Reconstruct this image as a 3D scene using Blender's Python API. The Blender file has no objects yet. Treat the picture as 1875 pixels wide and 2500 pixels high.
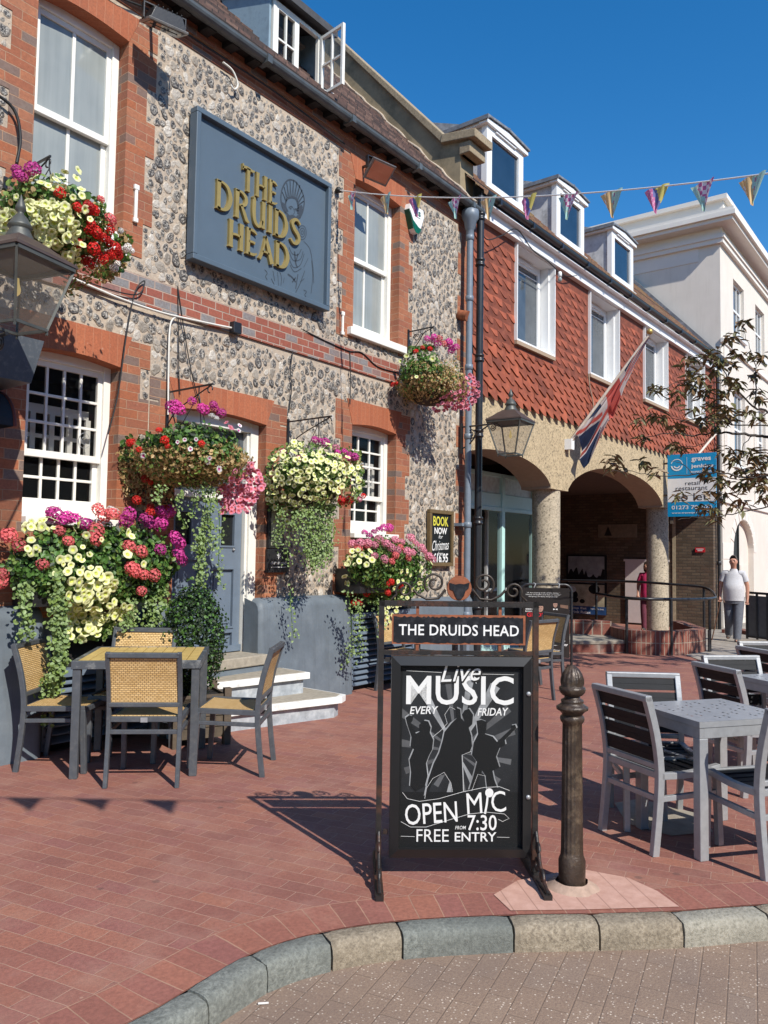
import bpy, math, random
import numpy as np
from mathutils import Vector, Matrix
random.seed(7); RNG = np.random.default_rng(11)
SC = bpy.context.scene; COL = SC.collection
R = math.radians
# ------------------------------------------------------------------ camera
FPX, CX, CY, EYE = 1930.0, 937.5, 1250.0, 1.5
def _axes(yaw, pitch, roll):
    v0 = np.array([math.cos(yaw), math.sin(yaw), 0]); r0 = np.array([math.sin(yaw), -math.cos(yaw), 0]); u0 = np.array([0, 0, 1.])
    v = v0*math.cos(pitch)+u0*math.sin(pitch); u = u0*math.cos(pitch)-v0*math.sin(pitch)
    return r0*math.cos(roll)+u*math.sin(roll), u*math.cos(roll)-r0*math.sin(roll), v
CR, CU, CV = _axes(R(36.97), R(3.199), R(0.858)); CP = np.array([0, 0, EYE])
cd = bpy.data.cameras.new('camera'); cam = bpy.data.objects.new('camera', cd); COL.objects.link(cam)
cd.sensor_fit = 'HORIZONTAL'; cd.sensor_width = 36; cd.lens = 36*FPX/1875; cd.clip_start = .05; cd.clip_end = 1000
M = Matrix.Identity(4)
for i in range(3):
    M[i][0] = CR[i]; M[i][1] = CU[i]; M[i][2] = -CV[i]; M[i][3] = CP[i]
cam.matrix_world = M; SC.camera = cam
# ------------------------------------------------------------------ sky, sun, exposure
SUN = Vector((-.245, -.705, .665)).normalized()
w = bpy.data.worlds.new('World'); SC.world = w; w.use_nodes = True
nt = w.node_tree; sky = nt.nodes.new('ShaderNodeTexSky'); sky.sky_type = 'NISHITA'; sky.sun_disc = False
sky.sun_elevation = math.asin(SUN.z); sky.sun_rotation = math.atan2(SUN.x, SUN.y)
sky.altitude = 0; sky.air_density = 1.0; sky.dust_density = .1; sky.ozone_density = 3.0
hsv = nt.nodes.new('ShaderNodeHueSaturation'); hsv.inputs['Saturation'].default_value = 1.36; nt.links.new(sky.outputs[0], hsv.inputs['Color'])
bg = nt.nodes['Background']; bg.inputs[1].default_value = .138; nt.links.new(hsv.outputs[0], bg.inputs[0])
sd = bpy.data.lights.new('sun', 'SUN'); sd.energy = 4.7; sd.angle = R(.5); sd.color = (1, .95, .86)
so = bpy.data.objects.new('sun', sd); COL.objects.link(so); so.rotation_euler = SUN.to_track_quat('Z', 'Y').to_euler()
SC.view_settings.view_transform = 'Standard'; SC.view_settings.look = 'None'
SC.view_settings.exposure = 0.32; SC.view_settings.gamma = 1
SC.cycles.use_denoising = True; SC.cycles.max_bounces = 8; SC.cycles.transparent_max_bounces = 16
# ------------------------------------------------------------------ photo pixel -> point on a real plane
def ray(px, py): return CV+CR*((px-CX)/FPX)-CU*((py-CY)/FPX)
def atY(px, py, y=5.65): d = ray(px, py); return CP+d*(y/d[1])
def atX(px, py, x): d = ray(px, py); return CP+d*(x/d[0])
def gz(x): return -.017*max(0.0, x-8.0)
def atG(px, py, dz=0):
    z = dz
    for _ in range(20):
        d = ray(px, py); p = CP+d*((z-EYE)/d[2]); z = gz(p[0])+dz
    return p
def atZ(px, py, z): d = ray(px, py); return CP+d*((z-EYE)/d[2])
def zoom(x0, y0, s): return lambda x, y: (x0+x*s, y0+y*s)
# ------------------------------------------------------------------ object helpers
def tag(o, label, cat, group=None):
    o['label'] = label; o['category'] = cat
    if group: o['group'] = group
    return o
def thing(name, label, cat, loc=(0, 0, 0), rz=0, group=None):
    o = bpy.data.objects.new(name, None); COL.objects.link(o); o.empty_display_size = .1
    o.location = loc; o.rotation_euler = (0, 0, rz)
    return tag(o, label, cat, group)
def copy_tree(o, parent=None):
    c = o.copy(); COL.objects.link(c)
    if parent: c.parent = parent
    for ch in list(o.children): copy_tree(ch, c)
    return c
def link(name, me, parent=None, loc=None, rot=None, scale=None):
    o = bpy.data.objects.new(name, me); COL.objects.link(o)
    if parent: o.parent = parent
    if loc is not None: o.location = loc
    if rot is not None: o.rotation_euler = rot
    if scale is not None: o.scale = scale
    return o
class MB:
    def __init__(s): s.v = []; s.f = []; s.m = []; s.sm = []
    def add(s, pts, faces, mi=0, smooth=False):
        b = len(s.v); s.v.extend([tuple(p) for p in pts])
        for f in faces: s.f.append([b+i for i in f]); s.m.append(mi); s.sm.append(smooth)
        return s
    def poly(s, pts, mi=0): return s.add(pts, [list(range(len(pts)))], mi)
    def hexa(s, p, mi=0):   # p: 4 bottom (ccw from above) + 4 top
        return s.add(p, [(3, 2, 1, 0), (4, 5, 6, 7), (0, 1, 5, 4), (1, 2, 6, 5), (2, 3, 7, 6), (3, 0, 4, 7)], mi)
    def box(s, x0, y0, z0, x1, y1, z1, mi=0):
        x0, x1 = min(x0, x1), max(x0, x1); y0, y1 = min(y0, y1), max(y0, y1); z0, z1 = min(z0, z1), max(z0, z1)
        return s.hexa([(x0, y0, z0), (x1, y0, z0), (x1, y1, z0), (x0, y1, z0), (x0, y0, z1), (x1, y0, z1), (x1, y1, z1), (x0, y1, z1)], mi)
    def bar(s, p, q, w, h=None, mi=0, up=(0, 0, 1), w2=None, h2=None):
        h = h or w; p = Vector(p); q = Vector(q); d = (q-p).normalized(); up = Vector(up)
        if abs(d.dot(up)) > .98: up = Vector((0, 1, 0)) if abs(d.y) < .9 else Vector((1, 0, 0))
        a = d.cross(up).normalized(); b = a.cross(d).normalized(); w2 = w2 or w; h2 = h2 or h
        P = [p+a*(sx*w/2)+b*(sy*h/2) for sx, sy in ((-1, -1), (1, -1), (1, 1), (-1, 1))]
        Q = [q+a*(sx*w2/2)+b*(sy*h2/2) for sx, sy in ((-1, -1), (1, -1), (1, 1), (-1, 1))]
        return s.hexa(P+Q, mi)
    def tube(s, pts, r, n=8, mi=0, caps=True, smooth=True):
        pts = [Vector(p) for p in pts]; rs = r if isinstance(r, (list, tuple)) else [r]*len(pts)
        V = []; prev = None
        for i, p in enumerate(pts):
            d = (pts[min(i+1, len(pts)-1)]-pts[max(i-1, 0)]).normalized()
            a = prev-d*prev.dot(d) if prev is not None else (Vector((0, 0, 1)).cross(d) if abs(d.z) < .95 else Vector((1, 0, 0)).cross(d))
            a.normalize(); prev = a; b = d.cross(a)
            V += [p+(a*math.cos(2*math.pi*k/n)+b*math.sin(2*math.pi*k/n))*rs[i] for k in range(n)]
        F = [(i*n+k, i*n+(k+1) % n, (i+1)*n+(k+1) % n, (i+1)*n+k) for i in range(len(pts)-1) for k in range(n)]
        s.add(V, F, mi, smooth)
        if caps: s.add(V[:n], [list(range(n))[::-1]], mi); s.add(V[-n:], [list(range(n))], mi)
        return s
    def lathe(s, prof, c=(0, 0, 0), n=24, mi=0, flute=None, smooth=True):
        V = []
        for i, (r, z) in enumerate(prof):
            for k in range(n):
                a = 2*math.pi*k/n; rr = r*(flute(i, a, z) if flute else 1)
                V.append((c[0]+rr*math.cos(a), c[1]+rr*math.sin(a), c[2]+z))
        F = [(i*n+k, i*n+(k+1) % n, (i+1)*n+(k+1) % n, (i+1)*n+k) for i in range(len(prof)-1) for k in range(n)]
        s.add(V, F, mi, smooth)
        s.add(V[:n], [list(range(n))[::-1]], mi); s.add(V[-n:], [list(range(n))], mi)
        return s
    def prism(s, pts, vec, mi=0):   # planar polygon extruded along vec
        n = len(pts); vec = Vector(vec); P = [Vector(p) for p in pts]; Q = [p+vec for p in P]
        nrm = Vector((0, 0, 0))
        for i in range(n): nrm += P[i].cross(P[(i+1) % n])
        F = [list(range(n)), list(range(n, 2*n))[::-1]]+[(i, i+n, (i+1) % n+n, (i+1) % n) for i in range(n)]
        if nrm.dot(vec) > 0: F = [f[::-1] for f in F]
        return s.add(P+Q, F, mi)
    def ribbon(s, pts, w, o, ax, ay, nrm, th, mi=0):   # flat 2-D stroke of width w (number or list) drawn in plane (o, ax, ay), extruded th along nrm
        o = Vector(o); ax = Vector(ax); ay = Vector(ay); nrm = Vector(nrm)
        ws = w if isinstance(w, (list, tuple)) else [w]*len(pts); L = []; Rr = []
        for i, p in enumerate(pts):
            a = Vector(pts[max(i-1, 0)]); b = Vector(pts[min(i+1, len(pts)-1)]); d = (b-a)
            d = d.normalized() if d.length > 0 else Vector((1, 0)); n = Vector((-d.y, d.x))
            L.append(Vector(p)+n*ws[i]/2); Rr.append(Vector(p)-n*ws[i]/2)
        W = lambda q, k: o+ax*q.x+ay*q.y+nrm*k
        for i in range(len(pts)-1):
            q = [Rr[i], Rr[i+1], L[i+1], L[i]]
            if th <= 0: s.poly([W(x, 0) for x in q], mi)
            else: s.hexa([W(x, 0) for x in q]+[W(x, th) for x in q], mi)
        return s
    def wall(s, x0, x1, z0, z1, y, holes, mi=0, depth=0, rmi=None):
        # facing -Y; grid-split round rectangular holes, with reveals when depth
        xs = sorted({x0, x1, *[min(max(h[k], x0), x1) for h in holes for k in (0, 1)]}); zs = sorted({z0, z1, *[min(max(h[k], z0), z1) for h in holes for k in (2, 3)]})
        for i in range(len(xs)-1):
            for j in range(len(zs)-1):
                cx, cz = (xs[i]+xs[i+1])/2, (zs[j]+zs[j+1])/2
                if any(h[0] < cx < h[1] and h[2] < cz < h[3] for h in holes): continue
                s.poly([(xs[i], y, zs[j]), (xs[i+1], y, zs[j]), (xs[i+1], y, zs[j+1]), (xs[i], y, zs[j+1])], mi)
        if depth:
            q = mi if rmi is None else rmi
            for a, b, c, d in holes:
                s.poly([(a, y, c), (a, y, d), (a, y+depth, d), (a, y+depth, c)], q); s.poly([(b, y, d), (b, y, c), (b, y+depth, c), (b, y+depth, d)], q)
                s.poly([(a, y, c), (a, y+depth, c), (b, y+depth, c), (b, y, c)], q); s.poly([(a, y, d), (b, y, d), (b, y+depth, d), (a, y+depth, d)], q)
        return s
    def xform(s, M): s.v = [tuple(M @ Vector(p)) for p in s.v]; return s
    def merge(s, o, M=None, mi=None):
        b = len(s.v); s.v += [tuple(M @ Vector(p)) for p in o.v] if M is not None else o.v
        s.f += [[i+b for i in f] for f in o.f]; s.m += o.m if mi is None else [mi]*len(o.f); s.sm += o.sm
        return s
    def mesh(s, name, mats):
        me = bpy.data.meshes.new(name); me.from_pydata(s.v, [], s.f)
        for m in (mats if isinstance(mats, (list, tuple)) else [mats]): me.materials.append(m)
        me.polygons.foreach_set('material_index', s.m); me.polygons.foreach_set('use_smooth', s.sm); me.update()
        return me
    def build(s, name, mats, parent=None, loc=None, rot=None, bevel=0, seg=2):
        o = link(name, s.mesh(name, mats), parent, loc, rot)
        if bevel:
            b = o.modifiers.new('bevel', 'BEVEL'); b.width = bevel; b.segments = seg; b.limit_method = 'ANGLE'; b.angle_limit = R(35)
        return o
def npmesh(name, V, F, mats, mi=None, smooth=False):
    V = np.asarray(V, dtype=np.float32); F = np.asarray(F, dtype=np.int32); k = F.shape[1]
    me = bpy.data.meshes.new(name); me.vertices.add(len(V)); me.vertices.foreach_set('co', V.ravel())
    me.loops.add(F.size); me.loops.foreach_set('vertex_index', F.ravel()); me.polygons.add(len(F))
    me.polygons.foreach_set('loop_start', np.arange(0, F.size, k, dtype=np.int32))
    for m in (mats if isinstance(mats, (list, tuple)) else [mats]): me.materials.append(m)
    if mi is not None: me.polygons.foreach_set('material_index', np.asarray(mi, dtype=np.int32))
    me.polygons.foreach_set('use_smooth', np.full(len(F), smooth)); me.update(calc_edges=True); me.validate()
    return me
def fattr(me, name, vals, dom='POINT'):
    a = me.attributes.new(name, 'FLOAT', dom); a.data.foreach_set('value', np.asarray(vals, dtype=np.float32))
# text as mesh, fitted to a box (width w, height h) centred at origin in the XY plane
_T = {}
def text_mb(txt, w, h=None, th=.0, bold=0, shear=0, spacing=1.0):
    cu = bpy.data.curves.new('lettering', 'FONT'); cu.body = txt; cu.size = 1; cu.offset = bold; cu.shear = shear; cu.space_character = spacing
    cu.resolution_u = 3; cu.align_x = 'LEFT'
    ob = bpy.data.objects.new('lettering', cu); COL.objects.link(ob); bpy.context.view_layer.update()
    me = bpy.data.meshes.new_from_object(ob.evaluated_get(bpy.context.evaluated_depsgraph_get()))
    V = [v.co.copy() for v in me.vertices]; F = [list(p.vertices) for p in me.polygons]
    bpy.data.objects.remove(ob); bpy.data.curves.remove(cu); bpy.data.meshes.remove(me)
    x0, x1 = min(v.x for v in V), max(v.x for v in V); y0, y1 = min(v.y for v in V), max(v.y for v in V)
    sx = w/(x1-x0); sy = h/(y1-y0) if h else sx
    P = [Vector(((v.x-(x0+x1)/2)*sx, (v.y-(y0+y1)/2)*sy, 0)) for v in V]; m = MB()
    if th <= 0: m.add(P, F)
    else:
        n = len(P); ed = {}
        for f in F:
            for i in range(len(f)):
                e = (f[i], f[(i+1) % len(f)]); ed[e] = ed.get(e, 0)+1
        m.add(P+[p+Vector((0, 0, th)) for p in P], [[i+n for i in f] for f in F]+[(a, b, b+n, a+n) for a, b in ed if (b, a) not in ed])
    return m
def frame(o, ax, ay):   # 4x4 with columns ax, ay, ax x ay, origin o
    ax = Vector(ax).normalized(); ay = Vector(ay).normalized(); az = ax.cross(ay)
    M = Matrix.Identity(4)
    for i in range(3): M[i][0] = ax[i]; M[i][1] = ay[i]; M[i][2] = az[i]; M[i][3] = o[i]
    return M
# ------------------------------------------------------------------ materials
class NT:
    def __init__(s, name):
        s.mat = bpy.data.materials.new(name); s.mat.use_nodes = True; s.t = s.mat.node_tree; s.b = s.t.nodes['Principled BSDF']; s.out = s.t.nodes['Material Output']
    def n(s, ty, **kw):
        x = s.t.nodes.new(ty)
        for k, v in kw.items():
            if k.startswith('i_'): x.inputs[k[2:].replace('_', ' ')].default_value = v
            else: setattr(x, k, v)
        return x
    def l(s, a, b): s.t.links.new(a, b)
    def obj(s): return s.n('ShaderNodeTexCoord').outputs['Object']
    def noise(s, vec, scale, detail=4, rough=.6):
        x = s.n('ShaderNodeTexNoise'); x.inputs['Scale'].default_value = scale; x.inputs['Detail'].default_value = detail; x.inputs['Roughness'].default_value = rough
        if vec is not None: s.l(vec, x.inputs['Vector'])
        return x.outputs[0]
    def ramp(s, fac, stops, const=False):
        x = s.n('ShaderNodeValToRGB'); e = x.color_ramp.elements
        if const: x.color_ramp.interpolation = 'CONSTANT'
        while len(e) < len(stops): e.new(.5)
        for i, (p, c) in enumerate(stops): e[i].position = p; e[i].color = (*c, 1) if not isinstance(c, (int, float)) else (c, c, c, 1)
        s.l(fac, x.inputs[0]); return x.outputs[0]
    def mix(s, f, a, b, mode='MIX'):
        x = s.n('ShaderNodeMix', data_type='RGBA', blend_type=mode)
        for sock, v in ((x.inputs[0], f), (x.inputs[6], a), (x.inputs[7], b)):
            if hasattr(v, 'is_linked'): s.l(v, sock)
            elif isinstance(v, (int, float)): sock.default_value = v
            else: sock.default_value = (*v, 1)
        return x.outputs[2]
    def math(s, op, a, b=0, c=0):
        x = s.n('ShaderNodeMath', operation=op)
        for i, v in enumerate((a, b, c)):
            if hasattr(v, 'is_linked'): s.l(v, x.inputs[i])
            else: x.inputs[i].default_value = v
        return x.outputs[0]
    def attr(s, name): return s.n('ShaderNodeAttribute', attribute_name=name).outputs['Fac']
    def comb(s, x, y, z=0):
        c = s.n('ShaderNodeCombineXYZ')
        for i, v in enumerate((x, y, z)):
            if hasattr(v, 'is_linked'): s.l(v, c.inputs[i])
            else: c.inputs[i].default_value = v
        return c.outputs[0]
    def sep(s, v): x = s.n('ShaderNodeSeparateXYZ'); s.l(v, x.inputs[0]); return x.outputs
    def bump(s, h, strength=.4, dist=.01):
        x = s.n('ShaderNodeBump'); x.inputs['Strength'].default_value = strength; x.inputs['Distance'].default_value = dist
        s.l(h, x.inputs['Height']); s.l(x.outputs[0], s.b.inputs['Normal'])
    def col(s, c):
        if hasattr(c, 'is_linked'): s.l(c, s.b.inputs['Base Color'])
        else: s.b.inputs['Base Color'].default_value = (*c, 1)
    def p(s, rough=.6, metal=0, spec=.5): s.b.inputs['Roughness'].default_value = rough; s.b.inputs['Metallic'].default_value = metal; s.b.inputs['Specular IOR Level'].default_value = spec; return s.mat
def plain(name, c, rough=.6, metal=0, var=.25, scale=12, bump=.15, dirt=None, dscale=3, damt=.5, spec=.5, streak=None):
    s = NT(name); o = s.obj(); n = s.noise(o, scale)
    d = tuple(x*(1-var) for x in c); e = tuple(min(1, x*(1+var*.6)) for x in c)
    cc = s.ramp(n, [(.3, d), (.7, e)])
    if name == 'hung_clay_tile': cc = s.mix(1.0, cc, s.ramp(s.attr('tilernd'), [(0, .62), (.2, .9), (.8, 1.05), (1, 1.3)]), 'MULTIPLY')
    if dirt is not None:
        k = s.ramp(s.noise(o, dscale, 6, .7), [(.5, 0.), (.72, damt)]); cc = s.mix(k, cc, dirt)
    if streak is not None:
        x, y, z = s.sep(o); v = s.comb(s.math('MULTIPLY', s.math('ADD', x, y), 9.0), s.math('MULTIPLY', z, .7)); cc = s.mix(s.ramp(s.noise(v, 1.0, 6, .7), [(.50, 0.), (.74, .55)]), cc, streak); cc = s.mix(s.ramp(s.noise(o, 17, 6, .8), [(.62, 0.), (.70, .5)]), cc, tuple(min(1, q*1.7) for q in c))
    s.col(cc)
    if bump: s.bump(s.noise(o, scale*5), bump, .004)
    return s.p(rough, metal, spec)
def brickmat(name, cols, mortar, bw, bh, ms=.008, grey=None, greyamt=.12, axis='wall', rough=.85, bump=.6, rot=0, dirt=None, soft=.4, mapvec=None, off=.5):
    s = NT(name); o = s.obj(); x, y, z = s.sep(o)
    if axis == 'wall': v = s.comb(s.math('ADD', x, y), z)
    elif axis == 'soldier': v = s.comb(z, s.math('ADD', x, y))
    elif axis == 'top': v = s.comb(x, y)
    elif axis == 'uv': v = s.n('ShaderNodeTexCoord').outputs['UV']
    if rot:
        m = s.n('ShaderNodeMapping'); m.inputs['Rotation'].default_value = (0, 0, rot); s.l(v, m.inputs[0]); v = m.outputs[0]
    # a little waviness so that the joints are not ruler straight
    nz = s.n('ShaderNodeTexNoise'); nz.inputs['Scale'].default_value = 9; s.l(v, nz.inputs['Vector'])
    va = s.n('ShaderNodeVectorMath', operation='MULTIPLY_ADD'); s.l(nz.outputs['Color'], va.inputs[0]); va.inputs[1].default_value = (.008*soft*2,)*3; s.l(v, va.inputs[2]); v2 = va.outputs[0]
    def bt(c1, c2, cm):
        b = s.n('ShaderNodeTexBrick', offset=off); b.inputs['Scale'].default_value = 1; b.inputs['Brick Width'].default_value = bw; b.inputs['Row Height'].default_value = bh
        b.inputs['Mortar Size'].default_value = ms; b.inputs['Mortar Smooth'].default_value = .3
        b.inputs['Color1'].default_value = (*c1, 1); b.inputs['Color2'].default_value = (*c2, 1); b.inputs['Mortar'].default_value = (*cm, 1); s.l(v2, b.inputs['Vector']); return b
    bb = bt((0, 0, 0), (1, 1, 1), (.5, .5, .5)); rnd = bb.outputs['Color']; fac = bb.outputs['Fac']
    stops = [(i/max(1, len(cols)-1), c) for i, c in enumerate(cols)]
    cc = s.ramp(rnd, stops)
    if grey:
        cc = s.mix(s.ramp(rnd, [(0, 1.), (greyamt, 1.), (greyamt+.02, 0.)]), cc, grey)
    fine = s.noise(o, 55, 5, .7); cc = s.mix(s.ramp(fine, [(.35, .35), (.65, 0.)]), cc, (.05, .02, .015), 'MIX')
    big = s.noise(o, 1.3, 5, .65); cc = s.mix(s.ramp(big, [(.4, 0.), (.7, .35)]), cc, tuple(c*.6 for c in cols[0]))
    # worn mortar: partly filled, varied
    mm = s.ramp(s.noise(o, 5, 4), [(.35, tuple(c*.75 for c in mortar)), (.6, mortar)])
    cc = s.mix(fac, cc, mm)
    if axis in ('wall', 'soldier'): cc = s.mix(s.ramp(s.noise(o, 26, 5, .75), [(.66, 0.), (.72, .55)]), cc, (.58, .47, .37)); cc = s.mix(s.ramp(s.noise(o, 3.3, 6, .7), [(.5, 0.), (.72, .4)]), cc, (.20, .10, .065))
    if dirt:
        cc = s.mix(s.ramp(s.noise(o, 2.2, 6, .7), [(.55, 0.), (.75, .6)]), cc, dirt)
    s.col(cc); h = s.math('ADD', s.math('MULTIPLY', fac, -1.0), s.math('MULTIPLY', fine, .5)); s.bump(h, bump, .008)
    return s.p(rough)
RED = [(.27, .085, .045), (.38, .13, .062), (.45, .175, .085), (.33, .115, .065), (.40, .125, .05)]
m_brick = brickmat('red_brick', RED, (.40, .24, .15), .225, .075, .0035, grey=(.20, .15, .125), greyamt=.10, soft=.8)
m_gauged = brickmat('gauged_brick', [(.40, .115, .05), (.46, .145, .065)], (.46, .20, .11), 5.0, .075, .002, axis='soldier', bump=.3)
m_band = brickmat('band_brick', [(.26, .07, .045), (.34, .10, .06), (.30, .085, .06)], (.42, .31, .25), .17, .0725, .006, grey=(.24, .235, .235), greyamt=.22)
m_bwall = brickmat('brown_brick', [(.085, .06, .037), (.125, .092, .06), (.165, .122, .08)], (.07, .055, .042), .22, .075, .010)
m_planter = brickmat('dark_red_brick', [(.22, .06, .04), (.30, .09, .06), (.17, .06, .045)], (.34, .27, .21), .075, .21, .007, dirt=(.35, .30, .25), off=0)
m_pub_back = None
# pavers
PAV = [(.27, .105, .08), (.315, .12, .086), (.35, .136, .09), (.295, .112, .094), (.385, .152, .095)]
m_paver = brickmat('clay_paver', PAV, (.42, .25, .18), .185, .092, .0020, axis='top', rot=R(78), bump=.45, rough=.8, dirt=(.36, .19, .15), soft=.95)
def wear(mat, pale=(.42, .25, .18), dark=(.12, .055, .045)):
    t = mat.node_tree; b = t.nodes['Principled BSDF']; src = b.inputs['Base Color'].links[0].from_socket
    s = NT.__new__(NT); s.mat = mat; s.t = t; s.b = b; s.out = t.nodes['Material Output']; o = s.obj()
    vo = s.n('ShaderNodeTexVoronoi'); vo.inputs['Scale'].default_value = 5.5; s.l(o, vo.inputs['Vector'])
    k = s.math('MULTIPLY', s.ramp(vo.outputs['Distance'], [(.085, 1.), (.12, 0.)]), s.ramp(s.sep(vo.outputs['Color'])[0], [(.70, 0.), (.74, .75)])); cc = s.mix(k, src, dark)
    vo = s.n('ShaderNodeTexVoronoi'); vo.inputs['Scale'].default_value = 13; s.l(o, vo.inputs['Vector'])
    k = s.math('MULTIPLY', s.ramp(vo.outputs['Distance'], [(.05, 1.), (.11, 0.)]), s.ramp(s.sep(vo.outputs['Color'])[1], [(.80, 0.), (.84, .7)])); cc = s.mix(k, cc, pale)
    n = s.noise(o, .8, 7, .7); cc = s.mix(s.ramp(n, [(.35, .3), (.55, 0.)]), cc, (.21, .09, .075)); n = s.noise(o, 1.9, 8, .75); cc = s.mix(s.ramp(n, [(.48, 0.), (.75, .42)]), cc, pale)
    n = s.noise(o, 150, 3, .8); cc = s.mix(s.ramp(n, [(.36, .35), (.5, 0.), (.66, 0.), (.78, .3)]), cc, (.16, .085, .07)); s.l(cc, b.inputs['Base Color'])
wear(m_paver)
def roadmat():
    s = NT('road_paver'); o = s.obj(); x, y, z = s.sep(o); v = s.comb(x, y)
    m = s.n('ShaderNodeMapping'); m.inputs['Rotation'].default_value = (0, 0, R(-12)); s.l(v, m.inputs[0]); v = m.outputs[0]
    b = s.n('ShaderNodeTexBrick', offset=.5); b.inputs['Scale'].default_value = 1; b.inputs['Brick Width'].default_value = .2; b.inputs['Row Height'].default_value = .1; b.inputs['Mortar Size'].default_value = .004; b.inputs['Mortar Smooth'].default_value = .6
    b.inputs['Color1'].default_value = (0, 0, 0, 1); b.inputs['Color2'].default_value = (1, 1, 1, 1); s.l(v, b.inputs['Vector'])
    cc = s.ramp(b.outputs['Color'], [(0, (.265, .185, .132)), (.5, (.305, .215, .15)), (1, (.28, .205, .152))])
    cc = s.mix(s.ramp(s.noise(o, 90, 3, .8), [(.4, .5), (.6, 0.)]), cc, (.16, .10, .08))
    cc = s.mix(s.math('MULTIPLY', b.outputs['Fac'], .7), cc, (.22, .15, .105))
    vo = s.n('ShaderNodeTexVoronoi'); vo.inputs['Scale'].default_value = 75; s.l(o, vo.inputs['Vector'])
    sp = s.math('MULTIPLY', s.ramp(vo.outputs['Distance'], [(.20, 1.), (.30, 0.)]), s.ramp(s.sep(vo.outputs['Color'])[0], [(.62, 0.), (.66, 1.)]))
    cc = s.mix(sp, cc, (.62, .52, .42))
    cc = s.mix(s.ramp(s.noise(o, 1.7, 5), [(.45, 0.), (.7, .45)]), cc, (.15, .105, .085))
    s.col(cc); s.bump(s.math('ADD', s.math('MULTIPLY', b.outputs['Fac'], -1.), s.math('MULTIPLY', s.noise(o, 120), .7)), .5, .006)
    return s.p(.8)
m_road = roadmat()
def stonemat(name, base, dark, pale, sc=60, moss=None):
    s = NT(name); o = s.obj(); n = s.noise(o, sc, 6, .75); cc = s.ramp(n, [(.3, dark), (.5, base), (.72, pale)])
    cc = s.mix(s.ramp(s.noise(o, 4, 5), [(.4, 0.), (.65, .6)]), cc, tuple(c*.6 for c in base))
    if moss: cc = s.mix(s.ramp(s.noise(o, 7, 6, .7), [(.5, 0.), (.7, .7)]), cc, moss)
    s.col(cc); s.bump(n, .7, .01); return s.p(.85)
m_kerb = [stonemat('granite_kerb', (.28, .23, .165), (.12, .095, .07), (.46, .39, .30)), stonemat('blue_granite_kerb', (.185, .195, .175), (.085, .09, .08), (.31, .32, .285)), stonemat('pale_granite_kerb', (.34, .315, .255), (.14, .13, .10), (.47, .44, .37))]
def flintmat():
    s = NT('flint'); o = s.obj(); r = s.attr('rnd'); rim = s.attr('rim')
    base = s.ramp(r, [(0, (.04, .036, .036)), (.25, (.075, .066, .062)), (.48, (.13, .11, .095)), (.68, (.24, .205, .165)), (.84, (.40, .35, .29)), (1, (.60, .55, .48))])
    spk = s.ramp(s.noise(o, 55, 5, .8), [(.48, 0.), (.57, 1.)]); core = s.mix(spk, (.022, .02, .021), (.50, .46, .40))
    k = s.math('MULTIPLY', s.ramp(rim, [(.55, 1.), (.78, 0.)]), s.ramp(r, [(.66, 1.), (.70, 0.)]))
    cc = s.mix(k, base, core)
    crust = s.math('MULTIPLY', s.ramp(rim, [(.66, 0.), (.80, .8)]), s.ramp(s.attr('rnd2'), [(.25, 0.), (.4, 1.)])); cc = s.mix(crust, cc, (.46, .39, .31))
    cc = s.mix(s.ramp(s.noise(o, 90, 4), [(.35, .4), (.6, 0.)]), cc, (.10, .085, .07))
    s.col(cc); s.bump(s.noise(o, 60, 5), .5, .006); return s.p(.5)
m_flint = flintmat()
def mortarmat():
    s = NT('lime_mortar'); o = s.obj(); n = s.noise(o, 40, 6, .7); cc = s.ramp(n, [(.3, (.36, .285, .215)), (.6, (.50, .41, .315)), (.8, (.60, .50, .395))])
    cc = s.mix(s.ramp(s.noise(o, 1.5, 5), [(.45, 0.), (.7, .45)]), cc, (.28, .23, .19)); s.col(cc); s.bump(n, .6, .012); return s.p(.9)
m_mortar = mortarmat()
m_white = plain('white_gloss_paint', (.80, .78, .72), .35, var=.05, bump=.05, dirt=(.52, .47, .38), damt=.25)
m_stepwhite = plain('worn_white_paint', (.78, .77, .74), .6, var=.08, scale=30, bump=.3, dirt=(.34, .33, .31), dscale=9, damt=.8)
m_steptop = plain('step_slab', (.33, .29, .23), .8, var=.25, scale=20, bump=.3)
m_grey = plain('blue_grey_masonry_paint', (.125, .152, .18), .6, var=.16, scale=5, bump=.35, dirt=(.20, .23, .255), dscale=2, damt=.6, streak=(.075, .085, .095))
m_greywood = plain('blue_grey_gloss', (.14, .18, .235), .4, var=.1, scale=6, bump=.05)
m_signblue = plain('slate_blue_paint', (.083, .118, .155), .5, var=.07, scale=3, bump=.03)
m_signline = plain('dark_blue_line', (.035, .046, .06), .6, var=.05, bump=0)
m_gold = plain('gold_leaf', (.46, .325, .105), .42, .55, var=.12, scale=8, bump=.05)
m_black = plain('black_iron', (.018, .018, .02), .38, 0, var=.3, scale=20, bump=.2)
m_ironrust = plain('black_iron_rust', (.022, .019, .018), .42, .1, var=.3, scale=30, bump=.4, dirt=(.16, .055, .025), dscale=6, damt=.7)
m_pipegrey = plain('blue_grey_pipe', (.16, .195, .24), .45, var=.12, bump=.1)
m_pipeblack = plain('black_pipe', (.02, .021, .024), .35, var=.3, bump=.1)
m_gutter = plain('gutter_paint', (.085, .10, .11), .5, var=.3, scale=8, bump=.2)
m_roofpub = None
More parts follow.
